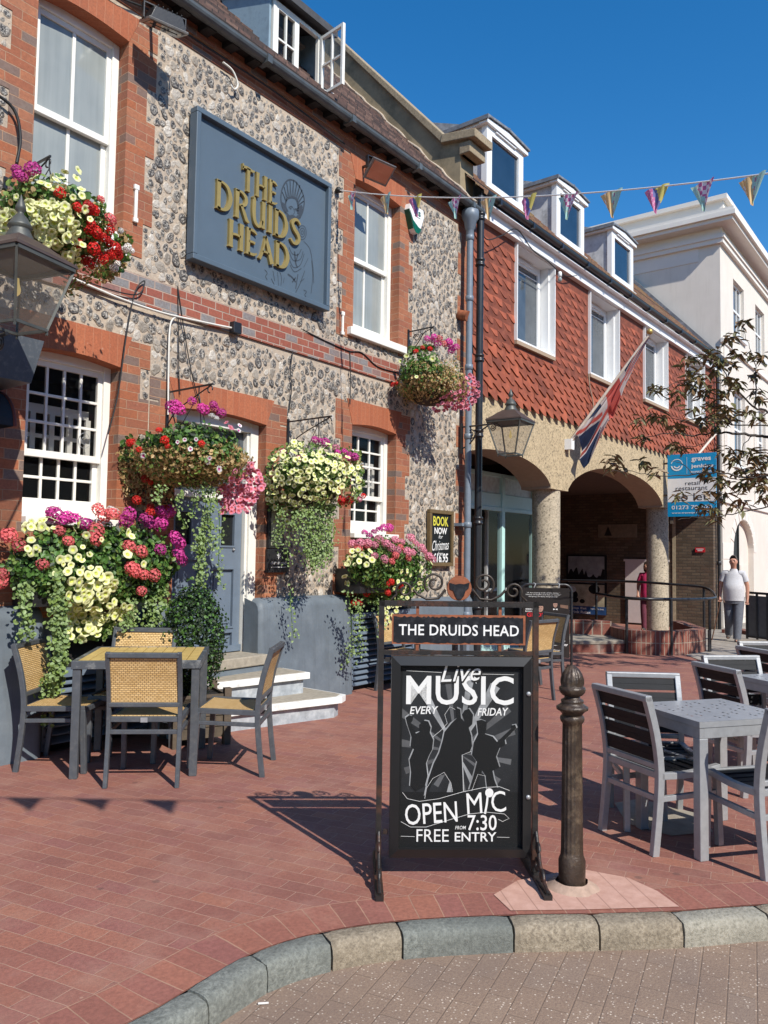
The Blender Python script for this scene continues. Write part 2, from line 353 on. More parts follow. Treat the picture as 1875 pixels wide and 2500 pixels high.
def tilemat(name, cols, bw, bh, axis, dirt=None, bump=1.0, moss=None):
    s = NT(name); o = s.obj(); x, y, z = s.sep(o)
    v = s.comb(x, s.math('MULTIPLY', s.math('ADD', y, z), .7071)) if axis == 'roof' else s.comb(x, z)
    b = s.n('ShaderNodeTexBrick', offset=.5); b.inputs['Scale'].default_value = 1; b.inputs['Brick Width'].default_value = bw; b.inputs['Row Height'].default_value = bh; b.inputs['Mortar Size'].default_value = .006; b.inputs['Mortar Smooth'].default_value = .2
    b.inputs['Color1'].default_value = (0, 0, 0, 1); b.inputs['Color2'].default_value = (1, 1, 1, 1); s.l(v, b.inputs['Vector'])
    cc = s.ramp(b.outputs['Color'], [(i/(len(cols)-1), c) for i, c in enumerate(cols)])
    cc = s.mix(s.ramp(s.noise(o, 22, 6, .7), [(.4, .5), (.65, 0.)]), cc, tuple(c*.4 for c in cols[0]))
    if moss: cc = s.mix(s.ramp(s.noise(o, 3.2, 6, .75), [(.5, 0.), (.66, .8)]), cc, moss)
    cc = s.mix(b.outputs['Fac'], cc, (.02, .015, .012))
    s.col(cc); sv = s.sep(v)[1]; saw = s.math('FRACT', s.math('DIVIDE', sv, bh))
    s.bump(s.math('SUBTRACT', s.math('MULTIPLY', saw, -1.), b.outputs['Fac']), bump, .02); return s.p(.8)
m_roofpub = tilemat('clay_roof_tiles', [(.05, .03, .025), (.115, .06, .045), (.19, .11, .08)], .165, .1, 'roof', bump=1)
m_roofred = tilemat('mossy_roof_tiles', [(.15, .07, .04), (.21, .095, .05), (.24, .12, .065)], .17, .1, 'roof', moss=(.20, .15, .055))
m_cladtile = plain('hung_clay_tile', (.31, .078, .036), .7, var=.35, scale=4, bump=.2, dirt=(.42, .16, .09), dscale=8, damt=.25)
m_lead = plain('sheet_lead', (.20, .21, .225), .5, .2, var=.25, scale=10, bump=.2, dirt=(.36, .37, .38), dscale=5, damt=.6)
m_leadblue = plain('blue_grey_lead', (.25, .34, .40), .6, 0, var=.2, scale=6, bump=.3, dirt=(.12, .17, .21), dscale=6, damt=.8)
m_render = plain('stained_render', (.30, .235, .145), .85, var=.3, scale=2.5, bump=.2, dirt=(.085, .075, .045), dscale=1.6, damt=.8)
m_coping = plain('coping_stone', (.33, .26, .17), .9, var=.3, scale=30, bump=.5, dirt=(.16, .12, .08), dscale=7, damt=.6)
def pebbledash(name, base):
    s = NT(name); o = s.obj(); vo = s.n('ShaderNodeTexVoronoi'); vo.inputs['Scale'].default_value = 42; s.l(o, vo.inputs['Vector'])
    cc = s.ramp(s.sep(vo.outputs['Color'])[0], [(0, tuple(c*.35 for c in base)), (.1, tuple(c*.75 for c in base)), (.4, base), (.85, tuple(min(1, c*1.25) for c in base))])
    cc = s.mix(s.ramp(s.noise(o, 1.2, 5), [(.4, 0.), (.7, .3)]), cc, tuple(c*.6 for c in base)); s.col(cc); s.bump(vo.outputs['Distance'], -.5, .01); return s.p(.9)
m_pebble = pebbledash('exposed_aggregate', (.42, .33, .205)); m_pebblecol = pebbledash('exposed_aggregate_column', (.40, .34, .25))
m_soffit = plain('soffit_plaster', (.36, .27, .19), .9, var=.1)
m_stucco = plain('cream_stucco', (.68, .62, .55), .8, var=.07, scale=1.2, bump=.15, streak=(.58, .52, .45))
m_stuccodeep = plain('cream_stucco_mould', (.72, .67, .61), .7, var=.04, scale=2, bump=.05)
m_upvc = plain('white_upvc', (.80, .80, .79), .35, var=.03, bump=0)
m_aqua = plain('aqua_paint', (.46, .72, .69), .5, var=.05, bump=.03)
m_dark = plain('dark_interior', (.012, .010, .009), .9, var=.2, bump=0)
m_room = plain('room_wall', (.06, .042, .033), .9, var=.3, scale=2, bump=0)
m_concrete = plain('concrete_slab', (.30, .265, .215), .85, var=.2, scale=9, bump=.3)
def glassmat(name, tint=(.02, .022, .024), mixv=.85):
    s = NT(name); s.col(tint); s.p(.04, 0, .6); tr = s.n('ShaderNodeBsdfTransparent'); mx = s.n('ShaderNodeMixShader'); mx.inputs[0].default_value = 1-mixv
    s.l(tr.outputs[0], mx.inputs[1]); s.l(s.b.outputs[0], mx.inputs[2]); s.l(mx.outputs[0], s.out.inputs['Surface']); return s.mat
m_glass = glassmat('window_glass', mixv=.72)
m_lampglass = glassmat('lamp_glass', (.26, .23, .19), .76)
def netglass():
    s = NT('net_curtained_glass'); o = s.obj(); x, y, z = s.sep(o)
    cc = s.ramp(s.noise(o, 1.6, 3), [(.3, (.21, .235, .235)), (.7, (.30, .325, .315))]); x, y, z = s.sep(o); v = s.comb(s.math('MULTIPLY', x, 14.0), s.math('MULTIPLY', z, .8)); cc = s.mix(s.ramp(s.noise(v, 1.0, 4), [(.4, 0.), (.7, .45)]), cc, (.36, .385, .37)); s.col(cc); return s.p(.08, 0, .6)
m_net = netglass()
m_darkglass = plain('dark_glass', (.018, .020, .022), .05, var=.3, scale=2, bump=0, spec=.8)
m_blueglass = plain('blind_backed_glass', (.075, .088, .10), .05, var=.3, scale=2, bump=0, spec=.9); m_skyglass = plain('dormer_glass', (.018, .035, .06), .03, var=.3, scale=2, bump=0, spec=1.0)
def weave():
    s = NT('tan_wicker_weave'); u = s.n('ShaderNodeTexCoord').outputs['UV']; b = s.n('ShaderNodeTexBrick', offset=.5); s.l(u, b.inputs['Vector'])
    b.inputs['Scale'].default_value = 1; b.inputs['Brick Width'].default_value = .026; b.inputs['Row Height'].default_value = .0125; b.inputs['Mortar Size'].default_value = .002; b.inputs['Mortar Smooth'].default_value = .7
    b.inputs['Color1'].default_value = (0, 0, 0, 1); b.inputs['Color2'].default_value = (1, 1, 1, 1)
    cc = s.ramp(b.outputs['Color'], [(0, (.56, .36, .14)), (1, (.70, .48, .22))]); cc = s.mix(b.outputs['Fac'], cc, (.16, .08, .03)); s.col(cc); s.bump(s.math('MULTIPLY', b.outputs['Fac'], -1.), .8, .004); return s.p(.6)
m_weave = weave()
m_chair = plain('dark_grey_metal', (.075, .083, .095), .45, .1, var=.15, scale=15, bump=.1, dirt=(.22, .21, .19), dscale=22, damt=.25)
m_slat = plain('ochre_slat', (.55, .385, .13), .45, var=.2, scale=9, bump=.1)
m_alu = plain('brushed_aluminium', (.36, .37, .385), .40, .35, var=.12, scale=25, bump=.08)
m_blackslat = plain('black_polywood', (.012, .013, .016), .55, var=.25, scale=18, bump=.15, spec=.25)
m_brownslat = plain('dark_brown_polywood', (.03, .018, .014), .55, var=.25, scale=18, bump=.15)
m_print = plain('poster_black', (.010, .011, .012), .5, var=.15, scale=3, bump=0, spec=.25)
m_printgrey = plain('poster_grey', (.10, .104, .11), .25, var=.4, scale=5, bump=0)
m_printray = plain('poster_ray', (.30, .31, .32), .3, var=.5, scale=9, bump=0)
m_printwhite = plain('print_white', (.74, .74, .73), .35, var=.04, bump=0)
m_printred = plain('print_red', (.55, .02, .03), .35, var=.05, bump=0)
m_rust = plain('rusty_steel', (.25, .075, .03), .7, var=.35, scale=18, bump=.4)
m_enamel = plain('black_enamel', (.010, .011, .015), .35, var=.4, scale=14, bump=.1, dirt=(.12, .12, .13), dscale=20, damt=.25)
m_bollard = plain('weathered_iron', (.052, .034, .024), .38, .15, var=.5, scale=14, bump=.8, dirt=(.24, .17, .11), dscale=11, damt=.6)
def leafm(name, c, var=.35):
    s = NT(name); cc = s.ramp(s.noise(s.obj(), 16, 3), [(.3, tuple(x*(1-var) for x in c)), (.7, tuple(x*(1+var*.8) for x in c))]); s.col(cc); tr = s.n('ShaderNodeBsdfTranslucent'); s.l(cc, tr.inputs[0]); mx = s.n('ShaderNodeMixShader'); mx.inputs[0].default_value = .3; s.l(s.b.outputs[0], mx.inputs[1]); s.l(tr.outputs[0], mx.inputs[2]); s.l(mx.outputs[0], s.out.inputs['Surface']); return s.p(.5)
m_leaf = [leafm('leaf_green', (.085, .19, .035)), leafm('leaf_light', (.19, .275, .06)), leafm('leaf_dry', (.47, .32, .14)), leafm('leaf_dark', (.022, .045, .017)), leafm('leaf_silver', (.25, .35, .13))]
def petal(name, c, var=.3):
    s = NT(name); r = s.n('ShaderNodeObjectInfo').outputs['Random']; n = s.noise(s.obj(), 3.5, 2)
    cc = s.ramp(n, [(.3, tuple(x*(1-var) for x in c)), (.7, tuple(min(1, x*(1+var*.5)) for x in c))]); v = s.ramp(r, [(0, .62), (.5, .95), (1, 1.12)])
    cc = s.mix(1.0, cc, v, 'MULTIPLY'); s.col(cc); tr = s.n('ShaderNodeBsdfTranslucent'); s.l(cc, tr.inputs[0]); mx = s.n('ShaderNodeMixShader'); mx.inputs[0].default_value = .25; s.l(s.b.outputs[0], mx.inputs[1]); s.l(tr.outputs[0], mx.inputs[2]); s.l(mx.outputs[0], s.out.inputs['Surface']); return s.p(.6)
m_cream = petal('cream_petal', (.84, .84, .46), .08); m_creamc = plain('petal_throat', (.52, .58, .10), .6, bump=0)
m_magenta = petal('magenta_petal', (.70, .055, .36), .35); m_pinkp = petal('pink_petal', (.76, .26, .36), .3)
m_coral = petal('coral_petal', (.78, .15, .155), .35); m_redp = petal('scarlet_petal', (.72, .014, .009), .35); m_whitep = petal('white_petal', (.80, .77, .74), .05)
m_treeleaf = [plain('cherry_leaf', (.14, .13, .052), .45, var=.4, scale=9, bump=0), plain('cherry_leaf_bronze', (.19, .115, .05), .5, var=.4, scale=9, bump=0)]
m_bark = plain('bark', (.055, .045, .038), .9, var=.4, scale=30, bump=.6)
m_wood = plain('weathered_wood', (.10, .075, .052), .8, var=.35, scale=14, bump=.4)
m_cable = plain('black_cable', (.015, .015, .015), .6, bump=0); m_cablewhite = plain('white_conduit', (.70, .68, .62), .5, var=.1, bump=0)
m_skin = plain('skin', (.50, .25, .17), .5, var=.12, scale=15, bump=.05)
m_estateblue = plain('estate_blue', (.0, .26, .52), .45, var=.04, bump=0)
# ------------------------------------------------------------------ ground
def boxuv(o):
    me = o.data; uv = me.uv_layers.new(name='UVMap')
    for p in me.polygons:
        n = p.normal; k = max(range(3), key=lambda i: abs(n[i]))
        for li in p.loop_indices:
            c = me.vertices[me.loops[li].vertex_index].co
            uv.data[li].uv = (c.y, c.z) if k == 0 else (c.x, c.z) if k == 1 else (c.x, c.y)
    return o
KIN = [(-9, 5.4), (-5, 4.0), (-2, 2.95), (0, 2.42), (.9, 2.27), (1.604, 2.203), (1.88, 2.21), (2.17, 2.215), (2.445, 2.126), (2.73, 1.935), (3.04, 1.63), (3.28, 1.355), (3.523, 1.09), (3.85, .79), (4.6, .05), (6.0, -1.5), (8.5, -4.3), (12, -8.5), (18, -15)]
def catmull(P, k=8):
    out = []
    for i in range(len(P)-1):
        p0, p1, p2, p3 = [Vector(P[min(max(j, 0), len(P)-1)]) for j in (i-1, i, i+1, i+2)]
        for t in np.linspace(0, 1, k, endpoint=False):
            out.append(.5*((2*p1)+(p2-p0)*t+(2*p0-5*p1+4*p2-p3)*t*t+(3*p1-p0-3*p2+p3)*t**3))
    return out+[Vector(P[-1])]
KC = catmull(KIN, 10)
def offs(C, d):
    o = []
    for i, p in enumerate(C):
        t = (C[min(i+1, len(C)-1)]-C[max(i-1, 0)]).normalized(); o.append(p+Vector((-t.y, t.x))*d)
    return o
KO = offs(KC, -.105); KBORD = offs(KC, .225)
# the red paved terrace: near part level, far part falling gently
pv = MB(); far = [(40, -15), (40, 9), (20, 9), (8, 9), (-9, 9)]
pts = [(p.x, p.y) for p in KC if p.x < 8]
xs = [-30]
ring = pts+[(8, 9), (-9, 9)]
pv.poly([(a, b, 0) for a, b in ring]); 
k8 = [p for p in KC if p.x >= 8]; a8 = [p for p in KC if p.x < 8][-1]
ring2 = [(a8.x, a8.y)]+[(p.x, p.y) for p in k8]+[(60, -15), (60, 9), (8, 9)]
pv.poly([(a, b, gz(a)) for a, b in ring2])
o = pv.build('pavement', m_paver); o['kind'] = 'structure'
# soldier course of pavers along the kerb (its own strip, 4 mm above)
sv = MB(); acc = 0
me = bpy.data.meshes.new('border')
V = []; F = []; UV = []
for i in range(len(KC)-1):
    if KC[i].x > 7: break
    l = (KC[i+1]-KC[i]).length; b = len(V)
    V += [(*KC[i], .004), (*KC[i+1], .004), (*KBORD[i+1], .004), (*KBORD[i], .004)]; F.append((b, b+1, b+2, b+3)); UV += [(acc, 0), (acc+l, 0), (acc+l, .225), (acc, .225)]; acc += l
m_border = brickmat('border_paver', PAV, (.37, .205, .14), .105, .2255, .003, axis='uv', bump=.35, rough=.75, dirt=(.42, .22, .16), off=0)
me.from_pydata(V, [], F); me.materials.append(m_border); ul = me.uv_layers.new(name='UVMap')
for i, uv in enumerate(UV): ul.data[i].uv = uv
o = link('paver_border', me); o['kind'] = 'structure'
# pink cement patch round the bollard
def patchmat():
    s = NT('pink_cement'); ob = s.obj(); n = s.noise(ob, 14, 5, .7); cc = s.ramp(n, [(.3, (.44, .245, .185)), (.7, (.56, .34, .27))])
    x, y, z = s.sep(ob); u = s.math('ADD', s.math('MULTIPLY', x, .707), s.math('MULTIPLY', y, -.707)); fr = s.math('FRACT', s.math('DIVIDE', u, .105))
    j = s.ramp(fr, [(0, 1.), (.035, 1.), (.06, 0.)]); vv = s.math('ADD', s.math('MULTIPLY', x, .707), s.math('MULTIPLY', y, .707))
    cc = s.mix(s.math('MULTIPLY', j, .6), cc, (.22, .11, .08)); s.col(cc); s.bump(n, .4, .006); return s.p(.9)
pp = [atG(*zoom(900, 1900, .5877)(*q)) for q in ((520, 490), (620, 430), (870, 380), (1080, 420), (1200, 475), (1290, 540), (900, 552), (590, 556))]
m = MB(); m.poly([(p[0], p[1], .007) for p in pp]); o = m.build('cement_patch', patchmat()); o['kind'] = 'structure'
# kerb stones as one kerb line, each block its own shape
kb = MB(); i = 0; rr = random.Random(4); L = [0]
for j in range(len(KC)-1): L.append(L[-1]+(KC[j+1]-KC[j]).length)
def along(C, s):
    s = min(max(s, 0), L[-1]-1e-4); j = next(k for k in range(len(L)-1) if L[k+1] > s); t = (s-L[j])/(L[j+1]-L[j]); return C[j].lerp(C[j+1], t)
s0 = 0; idx = [2, 0, 1, 0, 1, 0, 0, 2, 0, 1, 0, 2]; cnt = 0
cutpts = [np.array(atG(*q))[:2] for q in ((790, 2280), (970, 2252), (1236, 2232), (1447, 2234), (1635, 2224), (1840, 2212))]
def sof(p): return min(np.linspace(0, L[-1], 4000), key=lambda s: (along(KC, s)-Vector(p)).length)
cuts = [sof(c) for c in cutpts]; a = cuts[0]
pre = []
while a > 0: a -= rr.uniform(.29, .40); pre.append(a)
cuts = pre[::-1]+cuts; a = cuts[-1]
while a < L[-1]-3: a += rr.uniform(.32, .45); cuts.append(a)
off0 = len(pre)
for c in range(len(cuts)-1):
    a, b = max(cuts[c], 0)+.004, cuts[c+1]-.005
    if b < .1: continue
    kind = {off0-3: 1, off0-2: 1, off0-1: 1, off0: 0, off0+1: 1, off0+2: 0, off0+3: 0, off0+4: 2}.get(c, rr.choice((0, 1, 2)))
    n = 9; V = []; top = .006+rr.uniform(-.003, .004); fo = rr.uniform(-.008, .008)
    for k in range(n):
        s = a+(b-a)*k/(n-1); pi = along(KC, s); po = along(KO, s); d = po-pi; e = 1 if 0 < k < n-1 else .55
        j = lambda q=.004: rr.uniform(-q, q)
        prof = [(0, -.10), (0, top-.005), (.12, top), (.5, top+j()), (.78, top-.002+j()), (.92, top-.012+j()), (1.0, top-.032+j(.006)), (1.03, -.05+j(.006)), (1.02, -.14)]
        for f, z in prof: V.append((pi.x+d.x*(f+fo+j(.02)), pi.y+d.y*(f+fo+j(.02)), z if e == 1 else (z-.006 if z > 0 else z)))
    q = len(prof); F = [(k*q+m, (k+1)*q+m, (k+1)*q+m+1, k*q+m+1) for k in range(n-1) for m in range(q-1)]
    F = [f[::-1] for f in F]
    kb.add(V, F, kind, True); kb.add(V[:q], [list(range(q))], kind); kb.add(V[-q:], [list(range(q))[::-1]], kind)
o = kb.build('kerb', m_kerb); o['kind'] = 'structure'
rd = MB(); ko = [(p.x, p.y) for p in offs(KC, -.05)]
rd.poly([(a, b, -.10) for a, b in [(-30, -30), (40, -30)]+ko[::-1]+[(-30, 5.4)]])
o = rd.build('road', m_road); o['kind'] = 'structure'
# earth below everything, out to the horizon
m = MB(); m.box(-300, -300, -1.6, 300, 300, -1.2); o = m.build('ground', plain('town_ground', (.2, .18, .15), .9)); o['kind'] = 'structure'
# grey worn patches of tar / concrete on the terrace by the silver tables
m = MB()
for q in (((1500, 1960), (1560, 1950), (1720, 1990), (1740, 2030), (1640, 2040), (1530, 2010)),):
    m.poly([tuple(atG(*p, .004)) for p in q])
o = m.build('worn_concrete_patch', m_concrete); o['kind'] = 'structure'

# ------------------------------------------------------------------ the flint pub
WY = 5.65
pub = thing('flint_pub', 'old flint and red brick pub with sash windows and a tiled roof', 'pub', (6, WY, 0)); PL = (-6, -WY, 0)
def pubpart(mb, name, mats, **kw): return mb.build(name, mats, pub, PL, **kw)
W1 = (3.02, 3.82, 4.12, 5.84); W2 = (6.855, 7.74, 4.08, 5.87); LW1 = (3.05, 3.845, 1.76, 3.06); LW2 = (6.875, 7.725, 1.76, 3.02); DOOR = (4.43, 5.53, .3, 2.82)
LEFTD = (1.55, 2.62, .2, 2.55)
W0 = (.2, 1.05, 4.12, 5.84)
CEL1 = (3.22, 4.15, .1, 1.0); CEL2 = (6.80, 8.05, 0, 1.02)
HOLES = [W0, W1, W2, LW1, LW2, DOOR, LEFTD]
XL, XR, ZT = -2.0, 9.42, 6.42
mb = MB(); mb.wall(XL, XR, -.2, ZT, WY, HOLES, 0, 0)
# gable end above the red neighbour, back and left walls keep the building solid
mb.poly([(XL, WY, -.2), (XL, WY, ZT), (XL, 11.6, ZT), (XL, 11.6, -.2)]); mb.poly([(XR, WY, -.2), (XR, 11.6, -.2), (XR, 11.6, ZT), (XR, WY, ZT)])
pubpart(mb, 'wall', m_mortar)
# brick jambs, toothed
EXC = []   # rectangles without flints
def jamb(mb, xe, sgn, z0, z1, wide=.285, narrow=.195, first=0):
    z = z0; k = first
    while z < z1-.01:
        zz = min(z+.30, z1); wd = wide if k % 2 == 0 else narrow
        x0, x1 = (xe-wd, xe) if sgn < 0 else (xe, xe+wd)
        mb.box(x0, WY-.006, z, x1, WY+.14, zz-.0); EXC.append((x0, x1, z, zz)); z = zz; k += 1
def arch(mb, h, z0, z1, splay=.1, rise=.035, over=.0):
    x0, x1 = h[0]-over, h[1]+over; n = 10; V = []
    for i in range(n+1):
        t = i/n; b = rise*math.sin(math.pi*t)
        V.append(((x0+(x1-x0)*t), z0-rise+b)); 
    for i in range(n):
        t0, t1 = i/n, (i+1)/n; X0, X1 = x0-splay, x1+splay
        P = [(V[i][0], V[i][1]), (V[i+1][0], V[i+1][1]), (X0+(X1-X0)*t1, z1), (X0+(X1-X0)*t0, z1)]
        mb.hexa([(P[0][0], WY-.010, P[0][1]), (P[1][0], WY-.010, P[1][1]), (P[1][0], WY+.15, P[1][1]), (P[0][0], WY+.15, P[0][1]), (P[3][0], WY-.010, P[3][1]), (P[2][0], WY-.010, P[2][1]), (P[2][0], WY+.15, P[2][1]), (P[3][0], WY+.15, P[3][1])])
    EXC.append((x0-splay, x1+splay, z0-.05, z1))
for h, zt, lf in ((W0, 6.05, 1), (W1, 6.05, 1), (W2, 6.11, 0), (LW1, 3.30, 0), (LW2, 3.27, 0), (DOOR, 3.045, 1)):
    zb = 1.0 if h[2] < 3 else h[2]-.12
    if h in (LW1, LW2): mb = MB(); mb.box(h[0], WY-.006, 1.0, h[1], WY+.14, h[2]-.07); EXC.append((h[0], h[1], 1, h[2])); pubpart(mb, 'brick_apron', m_brick)
    # haunches beside the arch
    for sx, xe in ((-1, h[0]), (1, h[1])):
        x0, x1 = (xe-.29, xe) if sx < 0 else (xe, xe+.29)
        mb = MB(); jamb(mb, xe, sx, zb, h[3]+.0, first=lf if sx < 0 else 1); mb.box(x0, WY-.0055, h[3], x1, WY+.13, zt-.03); EXC.append((x0, x1, h[3], zt-.03)); pubpart(mb, 'brick_jamb', m_brick)
    mb = MB(); arch(mb, h, h[3]+.0, zt); pubpart(mb, 'brick_arch', m_gauged)
mb = MB()   # right hand brick corner, left hand pier beside the side door, eaves course
jamb(mb, XR-.0, -1, 0, 6.1, .31, .22); mb.box(LEFTD[1], WY-.005, 0, 2.77, WY+.13, 2.9); EXC.append((LEFTD[1], 2.78, 0, 2.9))
jamb(mb, LEFTD[0], -1, 0, 2.9)
mb.box(LEFTD[0]-.2, WY-.0062, 2.55, LEFTD[1]+.14, WY+.13, 2.9); EXC.append((LEFTD[0]-.3, LEFTD[1]+.2, 2.5, 2.9))
mb.box(XL, WY-.012, 6.10, XR-.02, WY+.12, 6.34); EXC.append((XL, XR, 6.08, 6.6))
mb.box(XL, WY-.035, 6.22, XR-.02, WY-.012, 6.27)
pubpart(mb, 'brick_quoin', m_brick)
mb = MB(); mb.box(3.35, WY-.022, 3.60, 7.75, WY+.1, 3.845); mb.box(XL, WY-.022, 3.55, 3.35, WY+.1, 3.80); EXC.append((XL, 7.78, 3.56, 3.86))
mb.box(8.1, WY-.020, 3.62, XR-.32, WY+.1, 3.70); EXC.append((8.1, XR-.3, 3.60, 3.71))
pubpart(mb, 'string_course', m_band)
# eaves band: dark soffit, rafter ends, gutter
mb = MB(); mb.box(XL, 5.45, 6.34, XR, 5.70, 6.375); 
for i in range(40): mb.box(XL+.15+i*.29, 5.49, 6.275, XL+.25+i*.29, 5.635, 6.34)
pubpart(mb, 'eaves', plain('dark_eaves', (.02, .018, .018), .8))
mb = MB(); n = 9; gx = [XL, XR+.05]
prof = [(math.cos(math.pi+math.pi*k/n)*.062, math.sin(math.pi+math.pi*k/n)*.062) for k in range(n+1)]; prof = prof+[(x*.85, z*.85) for x, z in prof[::-1]]
mb.prism([(XL, 5.47+y, 6.345+z) for y, z in prof], (XR+.02-XL, 0, 0))
for k in range(9): mb.box(XL+.7+k*1.3, 5.40, 6.275, XL+.76+k*1.3, 5.54, 6.35)
pubpart(mb, 'gutter', m_gutter)
# painted plinths, battered and round shouldered
def plinth(mb, x0, x1, zt, round_l=True, round_r=True):
    prof = [(.17, -.05), (.15, .3), (.13, .7), (.125, zt-.10), (.11, zt-.05), (.07, zt-.015), (.0, zt)]
    n = 14; V = []; 
    xs_ = [x0, x0+.02, x0+.05]+[x0+.05+(x1-x0-.1)*k/n for k in range(1, n)]+[x1-.05, x1-.02, x1]
    for j, x in enumerate(xs_):
        f = [.75, .93, 1][j] if round_l and j < 3 else ([1, .93, .75][j-len(xs_)+3] if round_r and j >= len(xs_)-3 else 1)
        dz = 0 if f == 1 else -(1-f)*.12
        for y, z in prof: V.append((x, WY-.002-y*f+random.uniform(-.002, .002), z+(dz if z > .5 else 0)))
    q = len(prof); F = [(a*q+b, (a+1)*q+b, (a+1)*q+b+1, a*q+b+1) for a in range(len(xs_)-1) for b in range(q-1)]
    mb.add(V, F, 0, True)
    for e, rv in ((0, 1), (len(xs_)-1, 0)):
        E = V[e*q:(e+1)*q]+[(xs_[e], WY+.1, zt), (xs_[e], WY+.1, -.05)]
        mb.poly(E[::-1] if rv else E)
for q_ in ((5.39, 6.79, 1.075), (2.62, 3.2, 1.10), (8.06, XR+.02, .98), (4.17, 4.42, 1.06), (XL, 1.5, 1.1)): mb = MB(); plinth(mb, *q_); pubpart(mb, 'plinth', m_grey)
EXC += [(5.3, 6.9, 0, 1.05), (8.0, XR, 0, .95), (XL, 4.45, 0, 1.05), (6.75, 8.1, 0, 1.02)]
# cellar vents (louvres)
for a, b, t in ((6.80, 8.05, .80), (3.2, 4.17, .55)):
    mb = MB(); mb.box(a, WY-.03, 0, b, WY-.006, t+.25)
    z = .06
    while z < t-.02:
        mb.hexa([(a+.03, WY-.10, z), (b-.03, WY-.10, z), (b-.03, WY-.035, z+.03), (a+.03, WY-.035, z+.03), (a+.03, WY-.10, z+.012), (b-.03, WY-.10, z+.012), (b-.03, WY-.03, z+.05), (a+.03, WY-.03, z+.05)], 1); z += .062
    mb.box(a+.02, WY-.10, .02, a+.05, WY-.03, t, 1); mb.box(b-.05, WY-.10, .02, b-.02, WY-.03, t, 1); mb.box(a, WY-.11, t, b, WY-.03, t+.06, 1)
    pubpart(mb, 'cellar_vent', [m_dark, m_greywood])
    mb = MB(); mb.box(a, WY-.005, t+.25, b, WY+.05, 1.02); pubpart(mb, 'vent_surround', m_grey)
# flints: each a raised lump set in the mortar
def flints(rects, name):
    rg = random.Random(21); cell = .11; grid = {}; S = []
    def ok(x, z, r):
        for a, b, c, d in EXC+HOLES:
            if a-r*.9 < x < b+r*.9 and c-r*.9 < z < d+r*.9: return False
        gx, g2 = int(x/cell+100), int(z/cell)
        for i in (-1, 0, 1):
            for j in (-1, 0, 1):
                for (x2, z2, r2) in grid.get((gx+i, g2+j), ()):
                    if (x-x2)**2+((z-z2)/1.12)**2 < ((r+r2)*.79)**2: return False
        return True
    for lo, hi, tries in ((.042, .058, 9000), (.030, .042, 60000), (.020, .030, 80000), (.010, .019, 60000)):
        for _ in range(tries):
            a, b, c, d = rects[0]; x = rg.uniform(a, b); z = rg.uniform(c, d); r = rg.uniform(lo, hi)
            if ok(x, z, r): S.append((x, z, r)); grid.setdefault((int(x/cell+100), int(z/cell)), []).append((x, z, r))
    n = 11; ring = [(1., 0.), (.92, .52), (.76, .86), (.45, 1.0)]; nv = n*len(ring)+1
    V = np.zeros((len(S), nv, 3)); rim = np.zeros((len(S), nv)); rnd = np.zeros((len(S), nv)); rnd2 = np.zeros((len(S), nv))
    Fq = []; 
    base = [[i*n+k, i*n+(k+1) % n, (i+1)*n+(k+1) % n, (i+1)*n+k] for i in range(len(ring)-1) for k in range(n)]
    top = [[(len(ring)-1)*n+k, (len(ring)-1)*n+(k+1) % n, nv-1, nv-1] for k in range(n)]
    ang = np.arange(n)*2*np.pi/n
    for i, (x, z, r) in enumerate(S):
        as_ = rg.uniform(.78, 1.0); th = rg.uniform(-.6, .6); ph = [rg.uniform(0, 6.28) for _ in range(3)]; am = [rg.uniform(0, .2), rg.uniform(0, .14), rg.uniform(0, .09)]
        rad = 1+am[0]*np.cos(2*ang+ph[0])+am[1]*np.cos(3*ang+ph[1])+am[2]*np.cos(5*ang+ph[2]); hgt = r*rg.uniform(.18, .32)
        for q, (f, h) in enumerate(ring):
            u = np.cos(ang)*rad*f*r*as_; v = np.sin(ang)*rad*f*r*1.12
            V[i, q*n:(q+1)*n, 0] = x+u*math.cos(th)-v*math.sin(th); V[i, q*n:(q+1)*n, 2] = z+u*math.sin(th)+v*math.cos(th)
            V[i, q*n:(q+1)*n, 1] = WY+.003-hgt*h*(1+RNG.uniform(-.22, .22, n)*(q > 0)); rim[i, q*n:(q+1)*n] = f
        V[i, -1] = (x, WY+.004-hgt, z); rim[i, -1] = 0; rnd[i] = rg.random(); rnd2[i] = rg.random()
    off = (np.arange(len(S))*nv)[:, None, None]
    F = (np.array(base+top)[None]+off).reshape(-1, 4)
    quads = F[F[:, 2] != F[:, 3]]; tris = F[F[:, 2] == F[:, 3]][:, :3]
    me = bpy.data.meshes.new(name); vv = V.reshape(-1, 3)
    me.vertices.add(len(vv)); me.vertices.foreach_set('co', vv.astype(np.float32).ravel())
    li = np.concatenate([quads.ravel(), tris.ravel()]).astype(np.int32); me.loops.add(len(li)); me.loops.foreach_set('vertex_index', li)
    ls = np.concatenate([np.arange(len(quads))*4, len(quads)*4+np.arange(len(tris))*3]).astype(np.int32); me.polygons.add(len(ls)); me.polygons.foreach_set('loop_start', ls)
    me.polygons.foreach_set('use_smooth', np.concatenate([np.tile(np.repeat([True, False, False], n), len(S)), np.zeros(len(tris), bool)])); me.materials.append(m_flint); me.update(calc_edges=True)
    fattr(me, 'rim', rim.ravel()); fattr(me, 'rnd', rnd.ravel()); fattr(me, 'rnd2', rnd2.ravel())
    o = link(name, me, pub, PL); return o
flints([(1.2, XR, 1.0, 6.1)], 'flint_facing')
